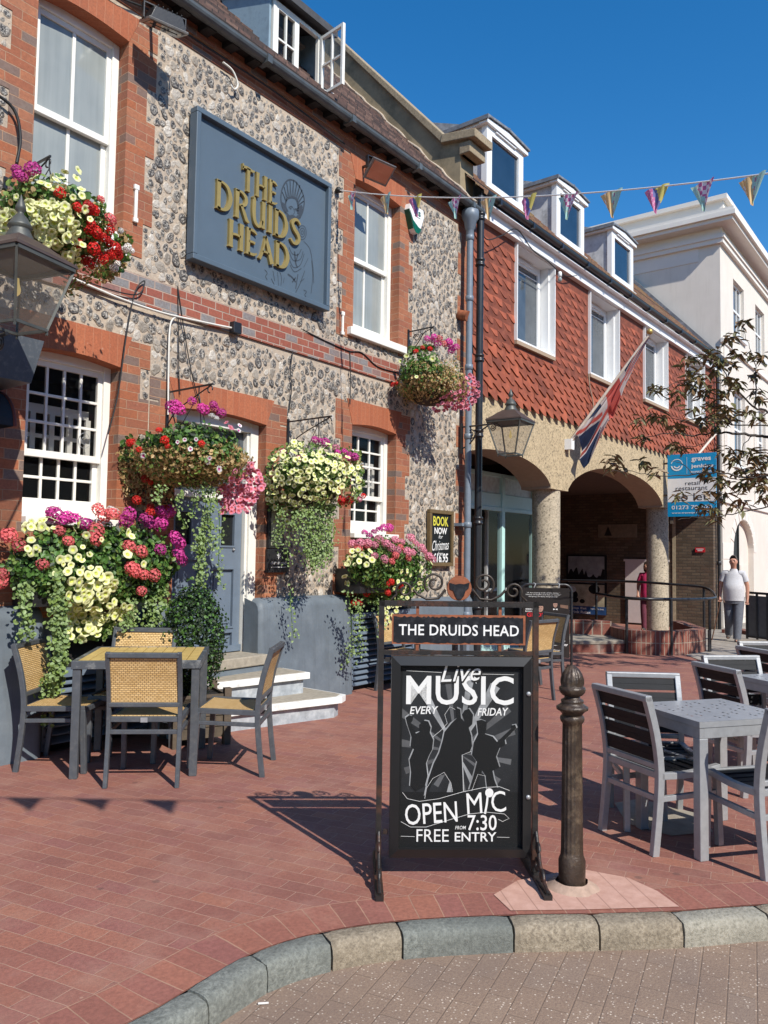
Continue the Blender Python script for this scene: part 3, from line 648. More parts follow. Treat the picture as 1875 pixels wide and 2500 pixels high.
# ------------------------------------------------------------------ pub windows, door, roof
def sash(x0, x1, z0, z1, rail, cols, rt, rb, y, glass, sill=None, room=True, inner=False, name='window', bottom=.10):
    fr = MB(); b = .062   # box frame
    fr.box(x0, y, z0, x0+b, y+.09, z1); fr.box(x1-b, y, z0, x1, y+.09, z1); fr.box(x0+b, y, z1-.075, x1-b, y+.09, z1); fr.box(x0+b, y+.02, z0, x1-b, y+.10, z0+.05)
    f = fr.build(name, m_white, pub, PL, bevel=.006)
    def leaf(xa, xb, za, zb, yy, c, r, st=.042, tr=.045, br=.06, nm='sash'):
        m = MB(); m.box(xa, yy, za, xa+st, yy+.035, zb); m.box(xb-st, yy, za, xb, yy+.035, zb); m.box(xa+st, yy, zb-tr, xb-st, yy+.035, zb); m.box(xa+st, yy, za, xb-st, yy+.035, za+br)
        gw = .022 if c > 2 else .028
        for i in range(1, c): xx = xa+st+(xb-xa-2*st)*i/c; m.box(xx-gw/2, yy+.006, za+br, xx+gw/2, yy+.03, zb-tr)
        for j in range(1, r): zz = za+br+(zb-za-br-tr)*j/r; m.box(xa+st, yy+.004, zz-gw/2, xb-st, yy+.029, zz+gw/2)
        m.build(nm, m_white, f, bevel=.003)
        g = MB(); g.poly([(xa+.02, yy+.017, za+.02), (xb-.02, yy+.017, za+.02), (xb-.02, yy+.017, zb-.02), (xa+.02, yy+.017, zb-.02)]); g.build('glass', glass, f)
    leaf(x0+b, x1-b, rail-.028, z1-.075, y+.022, cols, rt, br=.056)
    leaf(x0+b+.0, x1-b, z0+.05, rail+.027, y+.062, cols, rb, br=bottom)
    if inner:   # a secondary raised sash seen behind the glass
        m = MB(); yy = y+.13; xa, xb = x0+b-.02, x1-b-.05; zt = z1-.40; zb_ = rail+.03
        m.box(xa, yy, zt-.07, xb, yy+.03, zt)
        for i in range(cols+1): xx = xa+(xb-xa)*i/cols; m.box(xx-.022, yy, zb_, xx+.022, yy+.028, zt-.07)
        m.box(xa, yy+.002, rail+.14, xb, yy+.026, rail+.17)
        m.build('secondary_sash', m_white, f)
    if room:
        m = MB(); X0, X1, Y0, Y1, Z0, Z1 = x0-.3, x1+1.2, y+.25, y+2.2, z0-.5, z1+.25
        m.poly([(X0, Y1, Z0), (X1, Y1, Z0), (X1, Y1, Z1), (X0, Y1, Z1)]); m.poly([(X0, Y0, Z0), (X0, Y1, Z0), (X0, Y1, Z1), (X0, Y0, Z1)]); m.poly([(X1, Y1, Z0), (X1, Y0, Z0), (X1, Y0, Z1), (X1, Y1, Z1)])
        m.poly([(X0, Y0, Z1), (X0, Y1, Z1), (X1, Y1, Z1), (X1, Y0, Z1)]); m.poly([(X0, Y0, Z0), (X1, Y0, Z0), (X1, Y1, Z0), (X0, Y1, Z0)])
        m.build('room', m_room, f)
    if sill:
        m = MB(); m.box(x0-sill[0], WY-.07, sill[1], x1+sill[0], y+.03, sill[2]); m.build('sill', m_white, f, bevel=.008)
    return f
YF = WY+.125
sash(W0[0], W0[1], W0[2], W0[3], 4.955, 2, 1, 1, YF, m_net, (.02, 3.93, 4.12), False)
sash(W1[0], W1[1], W1[2], W1[3], 4.955, 2, 1, 1, YF, m_net, (.02, 3.93, 4.12), False)
sash(W2[0], W2[1], W2[2], W2[3], 4.985, 2, 1, 1, YF, m_net, (.10, 3.99, 4.08), False)
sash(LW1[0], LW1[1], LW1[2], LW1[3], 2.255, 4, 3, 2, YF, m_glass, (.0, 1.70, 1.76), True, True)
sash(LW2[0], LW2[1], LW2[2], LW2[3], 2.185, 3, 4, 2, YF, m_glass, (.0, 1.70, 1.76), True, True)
# wavy ornaments hanging in the lower windows (rings)
for X, Z, rr_ in ((3.63, 2.40, .05), (7.40, 2.40, .05)):
    m = MB(); P = [(X+rr_*math.cos(a), YF+.015, Z+rr_*math.sin(a)*1.25) for a in np.linspace(.3, 6.4, 26)]+[(X+rr_*.5*math.cos(a), YF+.015, Z+rr_*.5*math.sin(a)*1.25) for a in np.linspace(.3, 5.2, 16)]
    m.tube(P, .0022, 5); pubpart(m, 'etched_ring', m_alu)
# door
DX0, DX1, DB, DT, DY = 4.50, 5.43, .56, 2.76, WY+.17
fr = MB(); fr.box(DOOR[0]+.0, WY+.10, .42, DX0, DY+.06, 2.82); fr.box(DX1-.0, WY+.10, .42, DOOR[1], DY+.06, 2.82); fr.box(DX0, WY+.10, 2.70, DX1, DY+.06, 2.82)
fr.box(DX1-.03, WY+.125, .50, DX1, DY+.05, 2.70)
fr.box(DX0, WY+.13, 2.02, DX1-.03, DY+.05, 2.08)
fo = pubpart(fr, 'door_frame', m_white, bevel=.006)
d = MB(); x0, x1 = DX0+.01, DX1-.035
panes = [(x0+.07, x0+.25, 1.58, 1.88), (x1-.27, x1-.10, 1.58, 1.88)]; pnl = [(x0+.10, x0+.36, 1.16, 1.44), (x1-.36, x1-.10, .80, 1.35), (x0+.10, x0+.36, .80, 1.1), (x1-.36, x1-.1, .62, .74)]
d.wall(x0, x1, DB, 2.02, DY, panes+pnl, 0, .022)
for a, b, c, e in pnl: d.box(a, DY+.022, c, b, DY+.04, e); d.box(a+.03, DY+.010, c+.03, b-.03, DY+.023, e-.03)
for a, b, c, e in pnl+panes: 
    for q in ((a-.018, b+.018, c-.018, c), (a-.018, b+.018, e, e+.018), (a-.018, a, c, e), (b, b+.018, c, e)): d.box(q[0], DY-.010, q[2], q[1], DY-.001, q[3])
d.box(x0, DY-.03, DB, x1, DY-.001, DB+.06)
dr = d.build('door', m_greywood, fo)
for a, b, c, e in panes: g = MB(); g.poly([(a, DY+.02, c), (b, DY+.02, c), (b, DY+.02, e), (a, DY+.02, e)]); g.build('door_glass', m_darkglass, dr)
g = MB(); g.lathe([(0.001, -.02), (.025, -.015), (.028, .0), (.02, .02), (.001, .024)], (0, 0, 0), 14); g.xform(Matrix.Translation((x0+.045, DY-.03, 1.40)) @ Matrix.Rotation(R(90), 4, 'X')); g.build('door_knob', m_gold, dr)
g = MB(); g.lathe([(0.001, -.012), (.014, -.01), (.016, 0), (.001, .012)], (0, 0, 0), 12); g.xform(Matrix.Translation((DX1-.14, DY-.012, 1.54)) @ Matrix.Rotation(R(90), 4, 'X')); g.build('lock', m_alu, dr)
g = MB(); g.poly([(DX0, DY+.01, 2.08), (DX1, DY+.01, 2.08), (DX1, DY+.01, 2.70), (DX0, DY+.01, 2.70)]); g.build('fanlight', m_blueglass, fo)
m = MB(); m.box(DOOR[0], WY+.24, .3, DOOR[1], WY+.3, 2.85); m.build('lobby', m_dark, fo)
# steps: stone threshold and two white-edged treads
m = MB(); m.box(4.30, 5.46, -.1, 5.42, WY+.3, .455, 0); m.box(4.28, 5.44, .455, 5.43, WY+.3, .55, 1); pubpart(m, 'threshold', [m_grey, m_steptop], bevel=.01)
def tread(P, zt, nm, th=.065, inset=.05):
    m = MB(); q = [Vector((x, y, 0)) for x, y in P]; c = sum(q, Vector())/len(q)
    m.prism([(p.x, p.y, zt-th) for p in q], (0, 0, th-.006), 0)
    m.prism([((p.x-c.x)*.955+c.x, (p.y-c.y)*.93+c.y+.02, zt-.006) for p in q], (0, 0, .006), 1)
    r_ = m.build(nm, [m_stepwhite, m_steptop], pub, PL, bevel=.016, seg=3)
    m = MB(); m.prism([((p.x-c.x)*.95+c.x, (p.y-c.y)*.90+c.y+.03, -.1) for p in q], (0, 0, zt-th+.098), 0); m.build('riser', m_stepwhite2, r_)
m_stepwhite2 = plain('peeling_grey_riser', (.34, .37, .40), .7, var=.25, scale=14, bump=.35, dirt=(.55, .57, .58), dscale=10, damt=.7)
tread([(4.28, 5.43), (4.26, 5.33), (4.70, 5.235), (5.62, 5.075), (5.66, 5.47)], .40, 'upper_step')
tread([(4.10, 5.43), (4.10, 5.17), (4.75, 5.02), (5.70, 4.745), (5.82, 4.80), (5.86, 5.44)], .20, 'lower_step')
# roof (front slope seen edge-on, back slope, ridge)
EV, RDG = (5.44, 6.33), (8.75, 9.86)
sl = (RDG[1]-EV[1])/(RDG[0]-EV[0])
def roofz(y): return EV[1]+(y-EV[0])*sl
m = MB(); n = 32
for k in range(n):   # stepped tile courses
    y0 = EV[0]+(RDG[0]-EV[0])*k/n; y1 = EV[0]+(RDG[0]-EV[0])*(k+1)/n; z0, z1 = roofz(y0)+.05+.012*((k*7)%5-2)/2, roofz(y1)+.004
    m.poly([(XL, y0, z0), (9.36, y0, z0), (9.36, y1, z1), (XL, y1, z1)]); m.poly([(XL, y0, z0-.06), (9.36, y0, z0-.06), (9.36, y0, z0), (XL, y0, z0)])
m.poly([(XL, 12.1, 6.3), (XL, RDG[0], RDG[1]), (9.36, RDG[0], RDG[1]), (9.36, 12.1, 6.3)])
m.poly([(XL, EV[0], EV[1]), (XL, RDG[0], RDG[1]), (XL, 12.1, 6.3)])
rf = pubpart(m, 'roof', m_roofpub)
# parapet gable with sloping coping and a corbelled kneeler
PX0, PX1 = 9.36, 9.72
m = MB(); pr = [(5.78, 5.9), (5.78, 7.21), (5.72, 7.21), (5.72, 7.28), (5.62, 7.30), (5.62, 7.40), (6.10, 7.50), (RDG[0], roofz(RDG[0])+.62), (12.2, 6.6), (12.2, 5.9)]
m.prism([(PX0, y, z) for y, z in pr], (PX1-PX0, 0, 0)); pa = pubpart(m, 'parapet_gable', m_render)
m = MB(); c0, c1 = (6.10, 7.50), (RDG[0], roofz(RDG[0])+.62); t = .085
m.prism([(PX0-.06, y, z) for y, z in ((c0[0]-.02, c0[1]-.02), (c1[0], c1[1]), (c1[0], c1[1]+t), (c0[0]-.06, c0[1]+t))], (PX1-PX0+.12, 0, 0))
m.prism([(PX0-.07, y, z) for y, z in ((5.50, 7.38), (6.08, 7.46), (6.06, 7.585), (5.50, 7.50))], (PX1-PX0+.14, 0, 0))
m.prism([(PX0-.035, y, z) for y, z in ((5.60, 7.21), (5.78, 7.21), (5.78, 7.37), (5.60, 7.37))], (PX1-PX0+.07, 0, 0))
m.build('coping', m_coping, pa, bevel=.01)
m = MB(); P = [(9.345, 5.5+.02*math.sin(i*1.7)+i*.1, roofz(5.5+i*.1)+.05+random.uniform(-.012, .012)) for i in range(33)]; m.tube(P, .022, 6); m.build('mortar_fillet', m_mortar, pa)
# dormer
dy = 5.90; DXa, DXb = 5.75, 6.51; dz0, dz1 = 6.70, 7.45; ROOM = (5.70, 6.56)
m = MB(); yb = 7.6
m.prism([(ROOM[0], y, z) for y, z in ((dy+.02, roofz(dy)-.1), (dy+.02, 7.50), (yb, 8.05), (yb, roofz(yb)-.3))], (.03, 0, 0), 0); m3 = MB(); m3.prism([(ROOM[1], y, z) for y, z in ((dy+.02, roofz(dy)-.1), (dy+.02, 7.50), (yb, 8.05), (yb, roofz(yb)-.3))], (.03, 0, 0), 0)
dm = pubpart(m, 'dormer', m_leadblue); m3.build('dormer_cheek', m_leadblue, dm)
m = MB(); m.hexa([(ROOM[0]-.04, dy-.10, 7.475), (ROOM[1]+.12, dy-.10, 7.475), (ROOM[1]+.12, yb, 8.03), (ROOM[0]-.04, yb, 8.03), (ROOM[0]-.04, dy-.10, 7.56), (ROOM[1]+.12, dy-.10, 7.56), (ROOM[1]+.12, yb, 8.12), (ROOM[0]-.04, yb, 8.12)]); m.build('dormer_roof', plain('felt_roof', (.06, .06, .065), .8), dm)
m = MB(); m.box(ROOM[0]+.03, dy+.7, 6.3, ROOM[1], dy+.75, 7.5, 0); m.box(ROOM[0]+.03, dy+.3, 7.44, ROOM[1], dy+.7, 7.47, 0); m.build('dormer_room', plain('pale_room', (.42, .39, .35), .8, bump=0), dm)
m = MB(); m.box(DXa, dy, dz0, DXa+.045, dy+.05, dz1); m.box(DXb-.045, dy, dz0, DXb, dy+.05, dz1); m.box(DXa+.045, dy, dz1-.045, DXb-.045, dy+.05, dz1); m.box(DXa-.02, dy-.04, dz0-.05, DXb+.02, dy+.05, dz0); mid = (DXa+DXb)/2; m.box(mid-.02, dy+.004, dz0, mid+.02, dy+.05, dz1-.045)
wf = m.build('window', m_white, dm, bevel=.004)
def casement(wd, ht):
    m = MB(); s = .032; m.box(0, -.018, 0, s, .018, ht); m.box(wd-s, -.018, 0, wd, .018, ht); m.box(s, -.018, 0, wd-s, .018, s); m.box(s, -.018, ht-s, wd-s, .018, ht); m.box(wd/2-.01, -.014, s, wd/2+.01, .014, ht-s); m.box(s, -.012, ht/2-.01, wd-s, .012, ht/2+.01); return m
cw, chh = mid-.02-DXa-.045, dz1-.045-dz0
o = casement(cw, chh).build('casement', m_white, wf, (DXa+.045, dy+.022, dz0))
g = MB(); g.poly([(.02, 0, .02), (cw-.02, 0, .02), (cw-.02, 0, chh-.02), (.02, 0, chh-.02)]); g.build('glass', m_glass, wf, (DXa+.045, dy+.03, dz0))
ow = .38
# open leaf hinged on the right post, swung outwards past square
o = casement(ow, chh).build('casement', m_white, wf, (DXb-.02, dy-.02, dz0), (0, 0, R(-97)))
g = MB(); g.poly([(.02, 0, .02), (ow-.02, 0, .02), (ow-.02, 0, chh-.02), (.02, 0, chh-.02)]); g.build('glass', glassmat('thin_glass', (.3, .32, .33), .8), wf, (DXb-.02, dy-.02, dz0), (0, 0, R(-97)))
m = MB(); m.tube([(DXb-.35, dy-.02, dz0+.03), (DXb+.05, dy-.16, dz0+.03)], .006, 6); m.build('casement_stay', m_white, wf)
# downpipes at the right hand corner
m = MB(); hx, hy = 9.18, 5.50
m.lathe([(.055, 5.90), (.055, 6.0), (.075, 6.02), (.09, 6.12), (.12, 6.16), (.125, 6.26), (.11, 6.27)], (hx, hy, 0), 8); m.tube([(hx, hy, -.15), (hx, hy, 5.95)], .044, 14)
for z in (5.85, 5.0, 4.05, 3.1, 1.9, .7): m.lathe([(.046, z), (.056, z+.005), (.056, z+.07), (.046, z+.075)], (hx, hy, 0), 14)
m.box(hx-.11, hy+.02, 1.92, hx+.11, WY, 1.96)
pubpart(m, 'downpipe', m_pipegrey)
m = MB(); bx, by = 9.41, 5.47
m.tube([(bx, by, -.2), (bx, by, 6.55)], .050, 14)
for z in (6.2, 5.55, 4.2, 3.15, 1.95, .8): m.lathe([(.052, z), (.068, z+.006), (.068, z+.03), (.060, z+.035), (.060, z+.075), (.068, z+.08), (.068, z+.105), (.052, z+.11)], (bx, by, 0), 14)
tag(m.build('drainpipe', m_pipeblack), 'black iron drainpipe standing between the pub and the tile-hung building', 'drainpipe')
# ------------------------------------------------------------------ tile-hung building with arcade
RO, RZ = (9.6, 5.65, 0), R(-1.408)
red = thing('arcade_building', 'red tile-hung building with white windows over a pebble-dashed arcade', 'building', RO, RZ)
def redpart(mb, name, mats, parent=None, **kw): return mb.build(name, mats, parent or red, **kw)
RE = 11.93
RW = [(1.13, 2.39), (3.84, 5.16), (6.56, 7.93), (9.28, 10.62)]; WZ0, WZ1 = 4.86, 6.34
m = MB(); m.wall(-.12, RE, 3.87, 6.6, .02, [(a, b, WZ0-.0, WZ1) for a, b in RW], 0, .0)
m.poly([(RE, .02, -.5), (RE, 6, -.5), (RE, 6, 6.62), (RE, .02, 6.62)]); m.poly([(-.12, 6, -.5), (-.12, .02, -.5), (-.12, .02, 6.62), (-.12, 6, 6.62)])
m.poly([(-.12, .02, 3.87), (RE, .02, 3.87), (RE, .30, 3.87), (-.12, .30, 3.87)])
redpart(m, 'wall', m_dark)
# hung club tiles, every tile its own plate, lower edge kicked out
def hung():
    V = []; F = []; TR = []; w, g, lap = .262, .160, .10; rows = int((6.36-3.80)/g)+1; rg = random.Random(3)
    arc = [(-.5, .52), (-.40, .50), (-.30, .38), (-.21, .12), (-.10, -.18), (.0, -.46), (.10, -.74), (.20, -.96), (.30, -1.06), (.42, -1.04), (.5, -.98)]
    for r in range(rows):
        zb = 3.80+r*g
        for c in range(-1, int((RE+.3)/w)+1):
            xc = c*w+(w/2 if r % 2 else 0)-.05
            if xc < -.14 or xc > RE+.02: continue
            if any(a-.13 < xc < b+.13 and WZ0-.05 < zb+.09 < WZ1+.3 for a, b in RW): 
                continue
            t = rg.uniform(-.004, .004); dx = rg.uniform(-.004, .004); ztop = min(zb+g+lap, 6.36)
            top = [(-.5, ztop), (.5, ztop)]
            b = len(V); out = []
            for (px, pz) in arc: out.append((xc+dx+px*w*.985, zb+.07+pz*.058))
            out += [(xc+w*.49+dx, ztop), (xc-w*.49+dx, ztop)]
            for fr in (0, 1):
                for (x, z) in out:
                    k = min(1, max(0, (ztop-z)/(g+lap))); x = min(max(x, -.12), RE)
                    V.append((x, .012-.030*k+t*k+(.012 if fr else 0), z))
            TR += [rg.random()]*(2*len(out)); t = 0
            n = len(out); F.append(list(range(b, b+n))); F += [(b+i, b+n+i, b+n+(i+1) % n, b+(i+1) % n) for i in range(11)]
    m = MB(); m.add(V, F); m.rnd = TR; return m
hb = hung(); ho = redpart(hb, 'hung_tiles', m_cladtile); fattr(ho.data, 'tilernd', hb.rnd)
m = MB(); m.wall(-.12, RE, WZ0-.2, 6.36, -.004, [(a-.0, b, WZ0, WZ1) for a, b in RW], 0, 0); redpart(m, 'tile_backing', m_cladtile)
# windows in deep white boxes
for i, (a, b) in enumerate(RW):
    m = MB(); D = .24; t = .022
    m.box(a-t, -.055, WZ0-.03, a, D, WZ1); m.box(b, -.055, WZ0-.03, b+t, D, WZ1); m.box(a, -.055, WZ0-.03, b, D, WZ0); m.box(a, -.03, WZ1-.002, b, D, WZ1+.03)
    m.box(b-.03, .05, WZ0, b-.001, D, WZ1-.003)
    f = redpart(m, 'window', m_upvc)
    m = MB(); y = .19; s = .085; m.box(a, y, WZ0, a+s, y+.06, WZ1); m.box(b-.045-s, y, WZ0, b-.045, y+.06, WZ1); m.box(a+s, y, WZ0, b-.045-s, y+.06, WZ0+.10); m.box(a+s, y, WZ1-.13, b-.045-s, y+.06, WZ1); m.box(a+.3, y-.03, WZ1-.09, b-.35, y, WZ1-.05)
    m.build('window_frame', m_upvc, f, bevel=.006)
    m = MB(); m.box(a+s, y+.02, WZ1-.235, b-.045-s, y+.035, WZ1-.22); m.build('blind_rail', m_upvc, f)
    m = MB(); m.poly([(a+s, y+.03, WZ0+.1), (b-s, y+.03, WZ0+.1), (b-s, y+.03, WZ1-.13), (a+s, y+.03, WZ1-.13)]); m.build('glass', m_blueglass, f)
    m = MB(); m.box(a-.03, -.06, WZ0-.09, b+.02, .02, WZ0-.03); m.build('sill', m_soffit, f)
# fascia, gutter, roof
m = MB(); m.box(-.12, -.10, 6.36, RE+.05, .03, 6.53); m.box(-.12, -.20, 6.515, RE+.05, -.10, 6.535); redpart(m, 'fascia', m_upvc)
m = MB(); m.prism([(-.12, -.215+y*1.05, 6.635+z*1.2) for y, z in prof], (RE+.2, 0, 0))
for k in range(12): m.box(k*1.0+.2, -.285, 6.555, k*1.0+.25, -.12, 6.645)
redpart(m, 'gutter', m_pipeblack)
m = MB(); n = 26; E2 = (-.20, 6.64); RG = (3.6, 10.72); s2 = (RG[1]-E2[1])/(RG[0]-E2[0])
def rz2(y): return E2[1]+(y-E2[0])*s2
for k in range(n):
    y0 = E2[0]+(RG[0]-E2[0])*k/n; y1 = E2[0]+(RG[0]-E2[0])*(k+1)/n
    m.poly([(-.12, y0, rz2(y0)+.03), (RE+.1, y0, rz2(y0)+.03), (RE+.1, y1, rz2(y1)+.006), (-.12, y1, rz2(y1)+.006)]); m.poly([(-.12, y0, rz2(y0)-.02), (RE+.1, y0, rz2(y0)-.02), (RE+.1, y0, rz2(y0)+.03), (-.12, y0, rz2(y0)+.03)])
m.poly([(-.12, RG[0], RG[1]), (RE+.1, RG[0], RG[1]), (RE+.1, 7.4, 6.7), (-.12, 7.4, 6.7)])
rroof = redpart(m, 'roof', m_roofred)
m = MB(); m.box(RE+.02, -.2, 6.7, RE+.14, -.19, 6.72); m.prism([(RE+.04, y, rz2(y)+dz) for y, dz in ((-.24, 0), (3.6, 0), (3.6, .13), (-.24, .13))], (.12, 0, 0)); m.build('verge', m_lead, rroof)
# dormers
def dormer(xa):
    y0 = .50; zb = 7.38; zt = 8.40; wd = 1.20; yb = 2.4
    m = MB(); m.prism([(xa+.03, y, z) for y, z in ((y0+.04, zb-.1), (y0+.04, zt), (yb, zt+.02), (yb, rz2(yb)-.3))], (.03, 0, 0)); m3 = MB(); m3.prism([(xa+wd-.06, y, z) for y, z in ((y0+.04, zb-.1), (y0+.04, zt), (yb, zt+.02), (yb, rz2(yb)-.3))], (.03, 0, 0))
    d = redpart(m, 'dormer', m_leadpale); m3.build('dormer_cheek', m_leadpale, d)
    m = MB(); fw = .16; m.box(xa, y0, zb-.05, xa+fw, y0+.10, zt); m.box(xa+wd-fw, y0, zb-.05, xa+wd, y0+.10, zt); m.box(xa+fw, y0, zb-.05, xa+wd-fw, y0+.10, zb+.12); m.box(xa+fw, y0, zt-.12, xa+wd-fw, y0+.10, zt)
    m.box(xa-.03, y0-.06, zb-.06, xa+wd+.03, y0, zb-.02)
    q = ((xa-.08, zt-.0), (xa+wd+.08, zt-.0), (xa+wd+.08, zt+.06), (xa+wd/2, zt+.115), (xa-.08, zt+.06))
    m.prism([(x, y0-.05, z) for x, z in q], (0, .15, 0)); m.box(xa+.25, y0-.03, zt-.035, xa+wd-.3, y0, zt-.01)
    m.box(xa-.06, y0+.10, zt+.0, xa+.02, yb, zt+.07); m.build('dormer_front', m_upvc, d)
    m = MB(); e = .10
    for A_, B_ in (((xa-e, zt+.075), (xa+wd/2, zt+.13)), ((xa+wd/2, zt+.13), (xa+wd+e, zt+.075))):
        m.hexa([(A_[0], y0-.08, A_[1]), (B_[0], y0-.08, B_[1]), (B_[0], yb, B_[1]), (A_[0], yb, A_[1]), (A_[0], y0-.08, A_[1]+.035), (B_[0], y0-.08, B_[1]+.035), (B_[0], yb, B_[1]+.035), (A_[0], yb, A_[1]+.035)])
    m.tube([(xa+wd/2, y0-.08, zt+.165), (xa+wd/2, yb, zt+.165)], .018, 8); m.box(xa-e-.01, y0-.09, zt+.035, xa-e+.02, yb, zt+.10); m.build('dormer_roof', m_lead, d)
    m = MB(); m.poly([(xa+fw, y0+.04, zb+.1), (xa+wd-fw, y0+.04, zb+.1), (xa+wd-fw, y0+.04, zt-.1), (xa+fw, y0+.04, zt-.1)]); m.build('glass', m_skyglass, d)
m_leadpale = plain('weathered_pale_lead', (.56, .57, .58), .7, 0, var=.2, scale=6, bump=.2, dirt=(.13, .135, .14), dscale=4, damt=.7)
for xa in (1.10, 3.57, 6.14): dormer(xa)
# arcade beam with segmental arches
A = [(-.62, 2.47, 2.70, 3.10), (3.13, 7.86, 2.70, 3.24), (8.56, 11.45, 2.70, 3.10)]; TH = .60; ZB = 2.66; AF = .05
def arcz(a, x):
    h = (a[1]-a[0])/2; c = (a[0]+a[1])/2; k = max(0, 1-abs((x-c)/h)**2.3); return a[2]+(a[3]-a[2])*k**.72
m = MB(); X = [-.15]; 
xs = sorted(set([-.15, RE]+[round(v, 4) for a in A for v in np.linspace(max(a[0], -.15), a[1], 29)]))
def low(x, side):
    for a in A:
        if a[0]-1e-6 <= x <= a[1]+1e-6 and a[0]-1e-6 <= side <= a[1]+1e-6: return arcz(a, x)
    return ZB
for i in range(len(xs)-1):
    x0, x1 = xs[i], xs[i+1]; md = (x0+x1)/2; l0, l1 = low(x0, md), low(x1, md)
    m.poly([(x0, AF, l0), (x1, AF, l1), (x1, AF, 3.868), (x0, AF, 3.868)], 0); m.poly([(x0, AF, l0), (x0, TH, l0), (x1, TH, l1), (x1, AF, l1)], 1); m.poly([(x1, TH, l1), (x0, TH, l0), (x0, TH, 3.868), (x1, TH, 3.868)], 1)
for a in A:
    for x in a[:2]:
        if x > -.1: m.poly([(x, AF, ZB), (x, TH, ZB), (x, TH, arcz(a, x)), (x, AF, arcz(a, x))], 1)
redpart(m, 'arcade_beam', [m_pebble, m_soffit])
for x, y, r in ((2.80, .30, .235), (8.22, .30, .235)):
    m = MB(); m.lathe([(r, -.4), (r, 2.66)], (x, y, 0), 40); redpart(m, 'column', m_pebblecol)
# recess: ceiling, back wall, end wall, shopfront, floor
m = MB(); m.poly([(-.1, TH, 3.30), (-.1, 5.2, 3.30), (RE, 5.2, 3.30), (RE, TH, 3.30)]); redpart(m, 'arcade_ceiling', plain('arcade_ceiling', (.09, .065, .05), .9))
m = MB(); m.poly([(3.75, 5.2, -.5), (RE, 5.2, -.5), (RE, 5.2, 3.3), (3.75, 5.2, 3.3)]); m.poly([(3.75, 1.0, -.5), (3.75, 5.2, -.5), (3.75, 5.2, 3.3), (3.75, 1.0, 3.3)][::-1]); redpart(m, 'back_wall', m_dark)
EX = 11.35
m = MB(); m.box(EX, -.02, -.6, RE-.01, 5.19, 3.298); m.box(EX-.012, .93, -.6, EX, .99, 3.2); redpart(m, 'end_wall', m_bwall)
m = MB(); m.box(EX-.02, .915, -.5, EX-.012, 1.0, 3.0); redpart(m, 'buff_strip', plain('buff_brick_strip', (.40, .33, .22), .9))
m = MB()
for a, b in ((1.12, 1.62), (1.68, 2.25)): m.box(EX-.05, a, -.17, EX-.02, b, 1.46)
m.box(EX-.055, 1.62, -.17, EX-.01, 1.68, 1.46); m.box(EX-.06, 1.08, 1.46, EX-.01, 2.29, 1.52); ed = redpart(m, 'meter_doors', plain('pink_white_paint', (.60, .53, .52), .6, var=.06))
# shopfront
y = 1.02; m = MB(); q = m_aqua
for x in (-.05, 2.52): m.box(x-.05, y-.06, -.2, x+.05, y+.04, 2.95)
m.box(-.05, y-.05, 2.30, 3.7, y+.03, 2.37); m.box(-.05, y-.05, 2.88, 3.7, y+.03, 2.95); m.box(-.05, y-.07, .22, 3.7, y+.04, .34); m.box(-.05, y-.05, -.3, 3.7, y+.02, .22); m.box(3.62, y-.06, -.2, 3.72, y+.04, 2.95); m.box(-.05, y-.03, 2.37, 3.7, y+.0, 2.60)
sf = redpart(m, 'shopfront', m_aqua, bevel=.008)
m = MB(); m.poly([(-.05, y, 2.37), (3.7, y, 2.37), (3.7, y, 2.9), (-.05, y, 2.9)]); m.build('transom_panel', plain('pale_aqua_panel', (.50, .62, .62), .5), sf)
m = MB(); m.poly([(-.05, y-.01, .3), (3.7, y-.01, .3), (3.7, y-.01, 2.32), (-.05, y-.01, 2.32)]); m.build('glass', m_glass, sf)
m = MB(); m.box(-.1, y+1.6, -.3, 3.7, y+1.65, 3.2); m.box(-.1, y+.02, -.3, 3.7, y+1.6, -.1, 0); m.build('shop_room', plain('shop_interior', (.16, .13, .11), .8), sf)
m = MB()
for x in (.5, 1.5, 2.9): m.box(x, y+.5, -.1, x+.06, y+.55, 2.6)
m.box(2.7, y+.4, .9, 3.5, y+.7, .95); m.box(3.15, y+.3, .2, 3.20, y+.34, 2.2); m.build('shop_fitting', m_upvc, sf)
# picture panels on the end wall
def wordsX(txt, y, z, w, h, mat, name, x=EX-.066, bold=0):
    t = text_mb(txt, w, h, bold=bold); t.xform(frame((x, y, z), (0, -1, 0), (0, 0, 1))); return redpart(t, name, mat)
m = MB(); m.box(EX-.05, 2.78, -.02, EX-.01, 3.95, 1.62, 0); m.poly([(EX-.053, 3.90, .85), (EX-.053, 2.83, .85), (EX-.053, 2.83, 1.58), (EX-.053, 3.90, 1.58)], 1); m.poly([(EX-.053, 3.90, .2), (EX-.053, 2.83, .2), (EX-.053, 2.83, .8), (EX-.053, 3.90, .8)], 2); m.poly([(EX-.054, 3.95, -.02), (EX-.054, 2.78, -.02), (EX-.054, 2.78, .20), (EX-.054, 3.95, .20)], 3)
rg = random.Random(5)
hs = [(3.9-.0535*i, 1.02+.22*rg.random()*(1 if i % 3 else .3)+.05*math.sin(i*.35)) for i in range(21)]
m.poly([(EX-.056, 3.9, .86)]+[(EX-.056, a, b) for a, b in hs]+[(EX-.056, 2.83, .86)], 4)
for k in range(7):
    cy, cz, rr_ = rg.uniform(2.95, 3.8), rg.uniform(.28, .7), rg.uniform(.06, .16); m.poly([(EX-.056-.0005*k, cy+rr_*math.cos(t)*1.3, cz+rr_*math.sin(t)) for t in np.linspace(0, 6.28, 14)[:-1]][::-1], 4 if k % 3 else 5)
